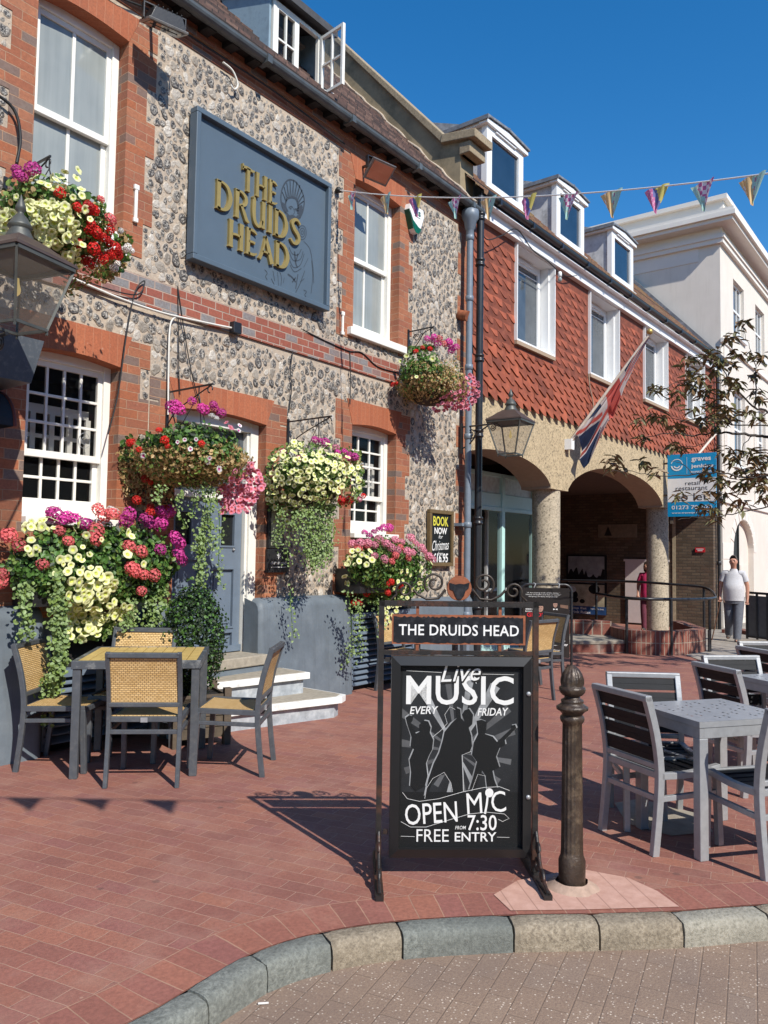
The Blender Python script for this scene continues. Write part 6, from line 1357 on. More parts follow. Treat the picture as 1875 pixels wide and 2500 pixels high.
line([(1210, 800), (1180, 785), (1150, 830), (1165, 880), (1130, 920), (1080, 960)], .0014); line([(1040, 1310), (1050, 1250), (1085, 1195), (1150, 1160), (1190, 1220), (1200, 1270)], .0014); line([(1262, 1270), (1258, 1150), (1255, 1060), (1305, 1040)], .0014); line([(1310, 1265), (1345, 1170), (1390, 1180)], .0012)
m.build('poster_linework', m_printwhite, po)
m = MB(); y = -.0185; m.poly([(px0-.004, y, pz0-.004), (px1+.004, y, pz0-.004), (px1+.004, y, pz1+.004), (px0-.004, y, pz1+.004)]); m.build('clear_cover', glassmat('acrylic_cover', (.02, .02, .02), .96), ca)
# ------------------------------------------------------------------ pub fascia sign
SX0, SX1, SZ0, SZ1 = 4.46, 6.31, 4.12, 5.52; sy = WY-.13
t = thing('pub_sign', 'big slate blue framed pub sign with gold letters on the flint wall', 'sign', ((SX0+SX1)/2, WY-.06, (SZ0+SZ1)/2)); so_ = -Vector(t.location)
m = MB(); b = .05; m.box(SX0, sy, SZ0, SX1, WY-.03, SZ0+b); m.box(SX0, sy, SZ1-b, SX1, WY-.03, SZ1); m.box(SX0, sy, SZ0+b, SX0+b, WY-.03, SZ1-b); m.box(SX1-b, sy, SZ0+b, SX1, WY-.03, SZ1-b); m.build('frame', m_signblue, t, so_, bevel=.006)
m = MB(); m.box(SX0+b, sy+.05, SZ0+b, SX1-b, WY-.03, SZ1-b); m.build('board', m_signblue, t, so_)
# letters: heavy stems, wedge serifs and swelling bowls
def glyph(ch):
    S = []   # (points, widths) in a 1-high cell
    def st(x, y0, y1, w=.20, fl=.06): S.append(([(x, y0), (x, y0+.10), (x, (y0+y1)/2), (x, y1-.12), (x, y1)], [w+fl, w, w*.94, w, w+fl]))
    if ch == 'T': S.append(([(0, .86), (.10, .93), (.3, .95), (.62, .92), (.72, .98)], [.05, .13, .15, .13, .05])); st(.36, 0, .95); S.append(([(.02, .80), (.02, 1.04)], [.05, .10])); wd = .74
    elif ch == 'H': st(.13, 0, 1); st(.64, 0, 1); S.append(([(.2, .5), (.4, .53), (.6, .5)], [.10, .09, .10])); wd = .78
    elif ch == 'E': st(.13, 0, 1); S.append(([(.15, .05), (.4, .06), (.58, .14)], [.10, .12, .06])); S.append(([(.15, .95), (.4, .95), (.56, .86)], [.10, .12, .05])); S.append(([(.18, .5), (.36, .52), (.48, .50)], [.08, .09, .12])); wd = .64
    elif ch == 'D': st(.13, 0, 1); S.append(([(.06, .95), (.34, .96), (.58, .84), (.70, .52), (.58, .18), (.34, .04), (.08, .05)], [.06, .10, .17, .22, .18, .11, .09])); wd = .84
    elif ch == 'R': st(.13, 0, 1); S.append(([(.06, .95), (.34, .96), (.54, .86), (.58, .70), (.48, .54), (.2, .48)], [.06, .10, .17, .18, .13, .07])); S.append(([(.34, .50), (.50, .26), (.62, .06), (.76, .01)], [.12, .18, .17, .06])); wd = .78
    elif ch == 'U': S.append(([(.05, .97), (.14, .94), (.14, .5), (.20, .18), (.38, .04), (.54, .12), (.62, .3)], [.05, .20, .20, .18, .13, .10, .08])); st(.66, .03, 1, .19); wd = .82
    elif ch == 'I': st(.13, 0, 1, .21); wd = .28
    elif ch == 'S': S.append(([(.60, .84), (.44, .96), (.24, .92), (.14, .76), (.26, .58), (.46, .44), (.54, .26), (.42, .08), (.22, .04), (.04, .16)], [.10, .11, .15, .18, .20, .21, .18, .14, .11, .10])); wd = .64
    elif ch == 'A': S.append(([(.02, .01), (.16, .30), (.34, .98)], [.13, .09, .09])); S.append(([(.30, .98), (.46, .6), (.60, .2), (.68, .0)], [.12, .20, .22, .24])); S.append(([(.16, .33), (.34, .36), (.52, .33)], [.07, .08, .08])); wd = .76
    return S, wd
lf = MB(); yl = sy+.05
def word(txt, x0, x1, zb, h):
    G = [glyph(c) for c in txt]; tot = sum(w for _, w in G)+.07*(len(G)-1); k = (x1-x0)/tot; x = x0
    for S, w in G:
        for pts, ws in S:
            P = [Vector((px*k, pz*h)) for px, pz in pts]; C3 = catmull3([Vector((p.x, 0, p.y)) for p in P], 6); C2 = [Vector((p.x, p.z)) for p in C3]
            W = np.interp(np.linspace(0, 1, len(C2)), np.linspace(0, 1, len(ws)), ws)*k*.9
            lf.ribbon(C2, list(W), (x, yl, zb), (1, 0, 0), (0, 0, 1), (0, -1, 0), .030)
        x += (w+.07)*k
word('THE', 5.04, 5.52, 4.98, .24); word('DRUIDS', 4.72, 5.86, 4.68, .275); word('HEAD', 4.88, 5.71, 4.375, .26)
lf.build('lettering', m_gold, t, so_)
# line drawing of a bearded head in a rayed bonnet over a robed figure
m = MB(); Zs = zoom(400, 220, .2773)
def dl(pts, w=.006, kx=1.35):
    w *= kx 
    C_ = catmull3([Vector((lambda p: (p[0], 0, p[2]))(atY(*Zs(*q), yl))) for q in pts], 5) if len(pts) > 2 else [Vector((lambda p: (p[0], 0, p[2]))(atY(*Zs(*q), yl))) for q in pts]
    m.ribbon([Vector((p.x, p.z)) for p in C_], w, (0, yl-.002, 0), (1, 0, 0), (0, 0, 1), (0, -1, 0), 0)
cx_, cy_ = 1135, 950
oval = [(1080, 1090), (1045, 1040), (1030, 950), (1045, 860), (1090, 795), (1150, 800), (1205, 870), (1235, 960), (1225, 1060), (1195, 1130)]
dl(oval, .012); inner = [(1085, 1060), (1070, 1010), (1085, 960), (1125, 945), (1165, 965), (1180, 1020), (1178, 1090)]; dl(inner, .014)
for k in range(17):
    a = -2.75+k*.335*.95; o_ = (1132+98*math.cos(a-.0), 960+165*math.sin(a)) ; i_ = (1128+52*math.cos(a+.06), 1010+68*math.sin(a+.06))
    if o_[1] < 1090: dl([o_, i_], .007); dl([o_, (1128+54*math.cos(a-.14), 1010+70*math.sin(a-.14))], .004)
for L, w_ in (([(1100, 1035), (1118, 1025), (1135, 1035)], .008), ([(1150, 1050), (1165, 1045), (1175, 1055)], .008), ([(1140, 1040), (1150, 1075), (1138, 1095)], .005), ([(1085, 1080), (1095, 1140), (1120, 1170), (1160, 1170), (1190, 1120)], .016), ([(1110, 1110), (1135, 1105), (1165, 1125)], .012), ([(1075, 1120), (1060, 1150)], .01),
    ([(1230, 1330), (1285, 1400), (1310, 1540), (1320, 1700)], .006), ([(1030, 1330), (1000, 1400), (1010, 1460)], .006), ([(1060, 1340), (1040, 1420)], .005), ([(1100, 1380), (1130, 1440), (1180, 1450), (1210, 1400)], .006), ([(1105, 1430), (1140, 1500), (1200, 1490), (1225, 1420)], .006), ([(1100, 1480), (1140, 1560), (1200, 1540), (1235, 1440)], .006), ([(1110, 1540), (1150, 1600), (1210, 1570)], .006), ([(1150, 1420), (1160, 1520), (1175, 1560)], .014), ([(1180, 1440), (1165, 1500)], .010), ([(1090, 1620), (1130, 1650), (1160, 1690)], .014), ([(1160, 1650), (1130, 1690)], .010),
    ([(1180, 1620), (1160, 1750)], .008), ([(1240, 1590), (1200, 1700), (1160, 1780)], .006), ([(1300, 1500), (1310, 1640), (1295, 1790)], .005), ([(1020, 1600), (1035, 1650), (1030, 1720)], .005), ([(960, 1590), (975, 1680)], .005), ([(945, 1660), (985, 1740)], .006), ([(1000, 1600), (1010, 1720)], .004), ([(1060, 1650), (1050, 1700)], .004), ([(885, 1580), (910, 1610), (895, 1640), (910, 1670)], .006), ([(1230, 1760), (1255, 1775), (1240, 1800), (1250, 1820)], .006), ([(1200, 1690), (1235, 1660)], .004), ([(1270, 1480), (1230, 1560)], .004)): dl(L, w_)
def fillp(L): P_ = [atY(*Zs(*q), yl) for q in L]; m.poly([(p[0], yl-.0025, p[2]) for p in P_])
fillp([(1080, 1090), (1045, 1040), (1040, 985), (1062, 1000), (1072, 1040), (1086, 1066)]); fillp([(1195, 1130), (1222, 1060), (1215, 1010), (1190, 1020), (1182, 1075), (1190, 1110)])
fillp([(1085, 1085), (1092, 1130), (1112, 1165), (1140, 1190), (1168, 1180), (1192, 1130), (1182, 1095), (1160, 1118), (1142, 1104), (1120, 1112), (1104, 1100)]); fillp([(1095, 1030), (1120, 1018), (1138, 1030), (1120, 1030)]); fillp([(1150, 1048), (1166, 1040), (1180, 1052), (1165, 1052)]); fillp([(1104, 1042), (1116, 1038), (1126, 1046), (1114, 1050)]); fillp([(1156, 1060), (1166, 1056), (1175, 1063), (1165, 1066)])
fillp([(1075, 970), (1090, 945), (1130, 930), (1170, 950), (1186, 990), (1168, 966), (1130, 948), (1096, 960)])
for k in range(3): r_ = 12+k*16; dl([(1218+r_*.8*math.cos(a), 1255+r_*1.4*math.sin(a)) for a in np.linspace(0, 6.3, 14)], .006)
m.build('line_drawing', m_signline, t, so_)
# ------------------------------------------------------------------ smaller things on the pub wall
t = thing('chalkboard', 'gold framed chalkboard advertising Christmas bookings on the flint wall', 'chalkboard', (8.67, WY-.04, 1.74)); o0 = -Vector(t.location); a, b, c, d = 8.39, 8.96, 1.38, 2.11
m = MB(); w_ = .05; y0, y1 = WY-.075, WY-.02; m.box(a, y0, c, b, y1, c+w_); m.box(a, y0, d-w_, b, y1, d); m.box(a, y0, c+w_, a+w_, y1, d-w_); m.box(b-w_, y0, c+w_, b, y1, d-w_); m.build('frame', plain('old_gold_frame', (.16, .105, .045), .5, .2, var=.2), t, o0, bevel=.006)
m = MB(); m.box(a+w_, WY-.05, c+w_, b-w_, WY-.025, d-w_); m.build('board', m_print, t, o0)
mm_yellow = plain('chalk_yellow', (.62, .58, .06), .8, bump=0)
for s, z, w_, h_, mt, sh, bo in (('BOOK', 1.965, .36, .125, mm_yellow, 0, .02), ('NOW', 1.84, .30, .085, m_printwhite, 0, .03), ('for', 1.765, .10, .05, m_printwhite, .3, 0), ('Christmas', 1.655, .40, .13, m_printwhite, .4, .0), ('from', 1.545, .12, .05, m_printwhite, .3, 0), ('£16.95', 1.49, .36, .12, m_printwhite, .1, .02)):
    q = text_mb(s, w_, h_, bold=bo, shear=sh); q.xform(frame((8.675, WY-.0515, z), (1, 0, .06 if s == 'Christmas' else 0), (0, 0, 1))); q.build('lettering', mt, t, o0)
t = thing('menu_case', 'narrow glazed menu case high on the brick beside the door', 'notice', (5.67, WY-.03, 1.77)); o0 = -Vector(t.location); m = MB(); m.box(5.56, WY-.05, 1.56, 5.77, WY-.01, 1.96); m.build('case', m_black, t, o0, bevel=.006); m = MB(); m.box(5.585, WY-.053, 1.59, 5.745, WY-.05, 1.93); m.build('menu', plain('menu_paper', (.30, .32, .22), .5, var=.4, scale=12, bump=0), t, o0)
t = thing('brass_notice', 'dark framed plaque with small white lettering low beside the door', 'plaque', (5.70, WY-.03, 1.44)); o0 = -Vector(t.location); m = MB(); m.box(5.55, WY-.045, 1.32, 5.86, WY-.01, 1.555); m.build('plate', m_black, t, o0, bevel=.005)
q = text_mb('GREENE KING', .22, .026); q.xform(frame((5.705, WY-.047, 1.415), (1, 0, 0), (0, 0, 1))); q.build('lettering', m_printwhite, t, o0); m = MB()
for k in range(7): aa = k*.9; m.ribbon([Vector((0, 0)), Vector((.03*math.cos(aa), .03*math.sin(aa)))], .007, (5.705, WY-.047, 1.485), (1, 0, 0), (0, 0, 1), (0, -1, 0), 0)
m.box(5.60, WY-.047, 1.372, 5.81, WY-.0455, 1.378); m.build('emblem', m_printwhite, t, o0)
t = thing('alarm_box', 'white and green burglar alarm box on the brick beside the upper right window', 'alarm box', (7.98, WY-.05, 5.72)); o0 = -Vector(t.location)
oc = [(7.85, 5.90), (8.13, 5.90), (8.15, 5.82), (8.06, 5.60), (8.02, 5.565), (7.96, 5.565), (7.92, 5.60), (7.83, 5.82)]
m = MB(); m.prism([(x, WY-.09, z) for x, z in oc], (0, .09, 0)); m.build('box', m_upvc, t, o0, bevel=.008)
m_green = plain('alarm_green', (.0, .10, .05), .4, bump=0); m = MB(); m.prism([(7.835, WY-.094, 5.80), (7.90, WY-.094, 5.70), (8.02, WY-.094, 5.645), (8.075, WY-.094, 5.64), (8.06, WY-.094, 5.60), (8.02, WY-.094, 5.56), (7.96, WY-.094, 5.56), (7.915, WY-.094, 5.60)][::-1], (0, .004, 0)); m.prism([(7.826, WY-.085, 5.82), (7.826, WY-.001, 5.82), (7.915, WY-.001, 5.60), (7.915, WY-.085, 5.60)], (-.004, 0, 0)); m.build('green_base', m_green, t, o0)
q = text_mb('ais', .15, .085, bold=.03); q.xform(frame((7.99, WY-.0915, 5.83), (1, 0, 0), (0, 0, 1))); q.build('lettering', m_green, t, o0); m = MB(); m.box(7.93, WY-.0915, 5.762, 8.06, WY-.0905, 5.77); m.build('small_print', m_green, t, o0)
# floodlights
def flood(label, X, z, lit, rx, rz_):
    t = thing('floodlight', label, 'floodlight', (X, WY-.30, z), rz_, 'floodlights under the eaves'); M_ = Matrix.Rotation(rx, 4, 'X')
    m = MB(); m.hexa([(-.155, -.11, -.0), (.155, -.11, -.0), (.155, .11, -.0), (-.155, .11, -.0), (-.115, -.075, .10), (.115, -.075, .10), (.115, .075, .10), (-.115, .075, .10)])
    for k in range(6): x = -.10+k*.04; m.box(x, -.08, .095, x+.008, .08, .115)
    m.xform(M_); m.build('housing', m_black, t, bevel=.008)
    m = MB(); m.box(-.17, -.125, -.022, .17, .125, 0); m.xform(M_); m.build('bezel', plain('grey_bezel', (.22, .21, .20), .4, .4), t, bevel=.004)
    m = MB(); m.box(-.145, -.10, -.026, .145, .10, -.0215); m.box(-.12, -.008, -.030, .12, .008, -.026); m.xform(M_); m.build('lens', plain('copper_reflector', (.55, .30, .20), .15, .7, var=.2, scale=4, bump=0) if lit else m_darkglass, t)
    m = MB(); m.box(-.185, -.02, -.01, -.175, .02, .12); m.box(.175, -.02, -.01, .185, .02, .12); m.box(-.185, -.02, .118, .185, .02, .128); m.bar((0, 0, .125), (0, .31, .16), .03, .02); m.build('bracket', m_black, t)
flood('dark floodlight with its back to us at the top left, below the gutter', 3.95, 5.90, False, R(22), R(-15))
flood('floodlight with glowing copper reflector above the upper right window', 6.92, 5.86, True, R(-42), R(-12))
# cables, conduits, ties, small fittings
def cable(label, pts, r, mat, name='cable', y=WY-.03): 
    C_ = catmull3([Vector((p[0], p[2] if len(p) > 2 else y, p[1])) for p in pts], 5); m = MB(); m.tube(C_, r, 5); return tag(m.build(name, mat), label, 'cable')
cable('white twin conduit running under the brick band to a black junction box', [(3.35, 3.63), (3.8, 3.585), (4.2, 3.575), (4.6, 3.60), (5.02, 3.635)], .011, m_cablewhite, 'conduit', WY-.045)
cable('white conduit dropping down the flint to the bracket left of the door', [(4.42, 3.585), (4.34, 3.56), (4.30, 3.45), (4.30, 3.1), (4.31, 2.7)], .009, m_cablewhite, 'conduit', WY-.04)
cable('black cable looping along the brick band and down past the left window', [(3.2, 3.66), (3.6, 3.63), (3.95, 3.66), (4.02, 3.80), (3.93, 3.68), (3.86, 3.3), (3.80, 2.8), (3.72, 2.45)], .006, m_cable, 'cable', WY-.05)
cable('thin black cable hanging from the brick band to the basket bracket by the door', [(4.38, 3.86), (4.40, 3.5), (4.42, 3.1), (4.44, 2.9)], .005, m_cable)
cable('thin black cable hanging in a V beside the first over the door', [(4.38, 3.86), (4.46, 3.5), (4.56, 3.12), (4.66, 2.86)], .005, m_cable)
cable('wavy black cable hanging on the flint to the right hand basket bracket', [(5.86, 3.60), (5.83, 3.4), (5.85, 3.2), (5.82, 2.95)], .006, m_cable)
cable('black cable sagging along the band below the white sill', [(6.0, 3.86), (6.4, 3.82), (6.76, 3.80), (7.0, 3.83), (7.3, 3.73), (7.7, 3.74)], .007, m_cable)
cable('black cable dropping from the band over the narrow window arch', [(6.78, 3.80), (6.80, 3.5), (6.80, 3.2)], .006, m_cable)
cable('black cable under the eaves from the top left floodlight', [(3.2, 6.2), (3.6, 6.09), (4.0, 6.16), (4.6, 6.17), (5.5, 6.18), (6.6, 6.12)], .009, m_cable, 'cable', WY-.05)
cable('loose black cable in the upper left corner beside the big window', [(2.3, 4.86), (2.65, 4.80), (2.84, 4.74), (2.90, 4.55), (2.88, 4.35)], .012, m_cable, 'cable', WY-.05)
fcb = [Vector(atY(*q, 5.48)) for q in ((1172, 560), (1190, 585), (1225, 575), (1262, 560), (1300, 610), (1340, 640), (1365, 665), (1385, 675), (1410, 672))]
m = MB(); m.tube(catmull3(fcb, 5), .009, 5); tag(m.build('cable', m_cable), 'black festoon cable looping along the white fascia above the hung tiles', 'cable')
q_ = Vector(atY(1367, 660, 5.46)); t = thing('festoon_lamp', 'small white bulb holder hanging below the white fascia', 'lamp', q_); m = MB(); m.lathe([(.012, -.02), (.03, -.03), (.034, -.10), (.02, -.11)], (0, 0, 0), 12); m.build('holder', m_upvc, t); m = MB(); m.lathe([(.015, -.11), (.034, -.14), (.036, -.165), (.02, -.19), (.002, -.195)], (0, 0, 0), 12); m.build('bulb', m_net, t)
wc = [Vector(atY(*q, 5.50)) for q in ((1437, 912), (1440, 945), (1448, 985), (1447, 1020), (1425, 1055), (1398, 1075))]; m = MB(); m.tube(catmull3(wc, 6), .012, 6); tag(m.build('conduit', m_soffit), 'cream cable running down the hung tiles to the flagpole socket', 'cable')
cable('white looped cable hanging under the eaves above the pub sign', [(4.80, 6.12), (4.92, 6.10), (4.99, 6.0), (4.95, 5.93), (4.90, 5.95)], .010, m_cablewhite, 'cable', WY-.06)
m = MB(); m.box(5.00, WY-.085, 3.585, 5.10, WY-.02, 3.695); tag(m.build('junction_box', m_black, bevel=.006), 'small black junction box at the end of the white conduit', 'junction box')
for X, z0_, z1_, lb in ((3.93, 4.30, 4.58, 'white painted iron tie on the brick right of the upper left window'), (6.66, 3.98, 4.2, 'white painted iron tie on the brick left of the upper right window')):
    m = MB(); m.box(X-.014, WY-.03, z0_, X+.014, WY-.005, z1_); m.lathe([(.001, 0), (.026, .0), (.026, .02), (.001, .02)], (0, 0, 0), 10)
    m2 = MB(); m2.box(X-.014, WY-.03, z0_, X+.014, WY-.007, z1_); m2.box(X-.024, WY-.034, z1_-.02, X+.024, WY-.007, z1_+.025); m2.box(X-.022, WY-.034, z0_-.02, X+.022, WY-.007, z0_+.02); tag(m2.build('wall_tie', m_white, bevel=.006), lb, 'wall tie')
m = MB(); m.tube([(9.13, WY-.02, 4.82), (9.13, WY-.16, 4.78)], .07, 14); tag(m.build('tie_plate', m_rust), 'round rusty iron tie plate beside the drainpipes', 'tie plate')
# ------------------------------------------------------------------ lanterns
def lantern(label, loc, wall_y, base_z, H, wtop, wbot, rz, armside=True, s=1.0):
    t = thing('street_lantern', label, 'lantern', loc, rz, 'iron lanterns on the pub wall')
    body0, body1 = 0, .42*s; hb, ht = wbot/2, wtop/2
    m = MB()
    for k in range(4):
        a = math.pi/4+k*math.pi/2; c, d = math.cos(a)*1.414, math.sin(a)*1.414; m.bar((hb*c, hb*d, 0), (ht*c, ht*d, body1), .016*s, .016*s); m.bar((hb*c, hb*d, -.03*s), (hb*c, hb*d, .02), .012*s, .012*s)
        b = a+math.pi/2; e, f = math.cos(b)*1.414, math.sin(b)*1.414; m.bar((ht*c, ht*d, body1), (ht*e, ht*f, body1), .026*s, .026*s); m.bar((hb*c, hb*d, .0), (hb*e, hb*f, .0), .018*s, .018*s)
    m.build('frame', m_lampmetal, t)
    m = MB()
    for k in range(4):
        a = math.pi/4+k*math.pi/2; b = a+math.pi/2; q = .97
        m.poly([(hb*1.414*q*math.cos(a), hb*1.414*q*math.sin(a), .005), (hb*1.414*q*math.cos(b), hb*1.414*q*math.sin(b), .005), (ht*1.414*q*math.cos(b), ht*1.414*q*math.sin(b), body1-.01), (ht*1.414*q*math.cos(a), ht*1.414*q*math.sin(a), body1-.01)])
    m.build('glass', m_lampglass, t)
    m = MB(); prof = [(ht*1.08, body1+.012), (ht*1.06, body1+.03), (ht*.80, body1+.075*s), (ht*.55, body1+.125*s), (ht*.34, body1+.16*s)]; V = []
    for r, z in prof:
        for k in range(4): a = math.pi/4+k*math.pi/2; V.append((r*1.414*math.cos(a), r*1.414*math.sin(a), z))
    m.add(V, [(i*4+k, i*4+(k+1) % 4, (i+1)*4+(k+1) % 4, (i+1)*4+k) for i in range(len(prof)-1) for k in range(4)]+[(0, 1, 2, 3)])
    for k in range(4):
        a = math.pi/4+k*math.pi/2; c, d = ht*1.414*math.cos(a), ht*1.414*math.sin(a); m.tube([(c, d, body1+.01), (c*1.03, d*1.03, body1+.05*s)], [.012*s, .003], 6)
    m.build('roof', m_lampcopper, t)
    m = MB(); z = body1+.15*s; m.lathe([(.088*s, z), (.084*s, z+.02*s), (.066*s, z+.055*s), (.062*s, z+.075*s), (.078*s, z+.085*s), (.070*s, z+.10*s), (.045*s, z+.145*s), (.022*s, z+.17*s), (.018*s, z+.185*s), (.034*s, z+.20*s), (.030*s, z+.225*s), (.012*s, z+.27*s), (.002, z+.30*s)], (0, 0, 0), 20); m.build('finial', m_lampmetal, t)
    m = MB(); m.lathe([(.003, -.06), (.016, -.045), (.019, -.02), (.010, .015), (.007, .045)], (0, 0, body1-.15*s), 14); m.build('bulb', m_bulb, t)
    return t
m_lampmetal = plain('lead_grey_metal', (.085, .088, .080), .5, .3, var=.3, scale=10, bump=.15); m_lampcopper = plain('brown_copper', (.085, .058, .048), .55, .3, var=.25, scale=6, bump=.15)
s_ = NT('lamp_filament'); s_.col((.5, .40, .2)); s_.b.inputs['Emission Color'].default_value = (1, .72, .22, 1); s_.b.inputs['Emission Strength'].default_value = .35; m_bulb = s_.p(.3)
LX, LY = 2.33, 4.46
lantern('large weathered lantern at the left edge in front of the flower basket', (LX, LY, 2.80), WY, 2.80, .79, .43, .235, R(15), s=.91)
lantern('copper roofed lantern on a scrolled bracket beside the drainpipes', (9.16, 4.85, 2.845), WY, 2.845, .86, .46, .24, R(4))
def arm(label, X, y0, y1, z):
    m = MB(); m.tube([(X, y0, z), (X, y1, z)], .012, 8); m.box(X-.02, y0-.01, z-.36, X+.02, y0+.012, z+.05)
    m.tube(catmull3([Vector((X, y0, z-.30)), Vector((X, y0-.12, z-.24)), Vector((X, y0-.26, z-.10)), Vector((X, y0-.40, z-.02))], 6), .010, 6)
    m.tube([(X, y0-.15+.075*(1-k/34)*math.cos(k*.42), z-.115+.075*(1-k/34)*math.sin(k*.42)) for k in range(30)], .008, 6); m.tube([(X, y1+.08+.045*(1-k/30)*math.cos(k*.45+2), z-.05+.045*(1-k/30)*math.sin(k*.45+2)) for k in range(24)], .007, 6)
    return tag(m.build('lantern_bracket', m_black), label, 'bracket', 'scrolled lantern brackets')
arm('scrolled iron bracket carrying the copper roofed lantern by the drainpipes', 9.16, WY-.06, 5.03, 3.27)
arm('iron bracket of the large lantern at the left edge', LX-.0, WY-.02, LY+.1, 2.78)
# canopy hood over the left-hand door
t = thing('door_canopy', 'dark fabric canopy under a scuffed blue grey hood over the left hand door', 'canopy', (2.1, WY, 2.4)); o0 = -Vector(t.location)
m = MB(); 
TLa, TRa, BRa = atY(0, 804, 5.0), atY(108, 833, 5.0), atY(78, 935, 5.02)
m.hexa([(1.45, 5.03, BRa[2]), (BRa[0], 5.03, BRa[2]), (BRa[0]+.06, WY, BRa[2]+.02), (1.45, WY, BRa[2]+.02), (1.45, 5.0, TRa[2]), (TRa[0], 5.0, TRa[2]), (TRa[0]+.10, WY, TRa[2]+.06), (1.45, WY, TRa[2]+.06)])
m.build('hood', plain('scuffed_blue_grey', (.075, .088, .105), .35, var=.15, scale=4, bump=.1, dirt=(.36, .36, .36), dscale=30, damt=.22), t, o0)
m = MB(); n = 8; V = []; x1 = 2.80
for k in range(n+1):
    a = math.pi/2*k/n; V += [(1.5, WY-.03-.36*math.cos(a)*1.0, 2.37+.24*math.sin(a)), (x1, WY-.03-.30*math.cos(a), 2.36+.27*math.sin(a))]
m.add(V, [(2*k, 2*k+1, 2*k+3, 2*k+2) for k in range(n)]); m.poly([V[2*k+1] for k in range(n+1)]+[(x1, WY-.03, 2.36)]); m.build('canopy', plain('dark_awning_cloth', (.014, .019, .028), .75, var=.25, bump=.15), t, o0)
m = MB(); m.tube([V[2*k+1] for k in range(n+1)], .012, 6); m.build('red_piping', plain('faded_red_trim', (.14, .04, .035), .8), t, o0)
t = thing('side_door', 'blue grey panelled door frame at the far left edge under the canopy', 'door', (2.1, WY+.03, 0)); o0 = -Vector(t.location)
m = MB(); a, b = LEFTD[0], LEFTD[1]+.10; m.box(b-.10, WY-.05, 0, b, WY+.1, 2.36); m.box(a-.05, WY-.05, 0, a+.06, WY+.1, 2.36); m.box(a+.06, WY-.05, 2.26, b-.10, WY+.1, 2.36); m.build('frame', m_greywood, t, o0, bevel=.01)
m = MB(); m.box(a+.06, WY+.02, 0, b-.10, WY+.06, 2.26); m.build('leaf', plain('pale_blue_door', (.16, .235, .30), .5, bump=.05), t, o0)
# ------------------------------------------------------------------ bunting
FLAGC = []
def flagmesh(kind, wd, ht, seed):
    rg = random.Random(seed); m = MB(); n = 14; rows = []
    for i in range(n+1):
        v = i/n; w_ = wd*(1-v); rows.append([((-.5+j/n)*w_, .03*math.sin(3.2*v+j*.35+seed)*v*wd*1.6+.012*math.sin(j*.8+seed), -v*ht) for j in range(n+1)])
    V = [p for r in rows for p in r]; F = []; MI = []
    for i in range(n):
        for j in range(n):
            u, v = (j+.5)/n, (i+.5)/n; x = (u-.5)*(1-v)
            if kind == 0: mi = ((0 if (int((x+.5)*8)+int(v*7)) % 2 else 1) if v < .5 or x > .05 else (2 if v < .62 else 3)) if x > -.30+v*.45 else (2 if (i+j) % 5 else 3)
            elif kind == 1: mi = (5 if x > .02+.0*v else 4) if not (x > .02 and (i % 4 in (1, 2)) and j % 5 in (1, 2, 3) and abs(x-.13*(1-v)-.02) < .06*(1.3-v)) else 6
            else: mi = 7 if x > -.05+.35*v else (8 if x > -.16+.25*v else (0 if (i+j) % 3 else 9))
            if kind == 1 and x < .0 and abs((x+.3)*1.0-.06*abs(((v*4) % 2)-1)-.0) < .018: mi = 1
            F.append((i*(n+1)+j, i*(n+1)+j+1, (i+1)*(n+1)+j+1, (i+1)*(n+1)+j)); MI.append(mi)
    m.add(V, F); m.m = MI; m.sm = [True]*len(F); return m.mesh('pennant_cloth', m_flag)
def cl(n, c):
    s = NT(n); s.col(c); tr = s.n('ShaderNodeBsdfTranslucent'); tr.inputs[0].default_value = (*c, 1); mx = s.n('ShaderNodeMixShader'); mx.inputs[0].default_value = .25; s.l(s.b.outputs[0], mx.inputs[1]); s.l(tr.outputs[0], mx.inputs[2]); s.l(mx.outputs[0], s.out.inputs['Surface']); s.b.inputs['Roughness'].default_value = .7; return s.mat
m_flag = [cl('flag_magenta', (.56, .14, .33)), cl('flag_white', (.78, .72, .76)), cl('flag_teal', (.40, .66, .62)), cl('flag_pale_green', (.45, .58, .45)), cl('flag_orange', (.74, .50, .24)), cl('flag_aqua', (.40, .62, .56)), cl('flag_plum', (.40, .20, .32)), cl('flag_yellow', (.68, .58, .16)), cl('flag_indigo', (.16, .18, .42)), cl('flag_pink', (.70, .34, .48))]
FM = [flagmesh(k, .235, .235, k) for k in range(3)]
A_ = Vector(atY(826, 464, WY-.04)); B_ = Vector((4.72, -1.35, 3.30))
def strp(t): return A_.lerp(B_, t)+Vector((0, 0, -.55*4*t*(1-t)*.5))
def projpx(p): q = np.array(p)-CP; return (CX+FPX*(q@CR)/(q@CV), CY-FPX*(q@CU)/(q@CV))
bt = thing('bunting', 'string of patterned triangular bunting stretched from the pub wall across the sky', 'bunting', A_)
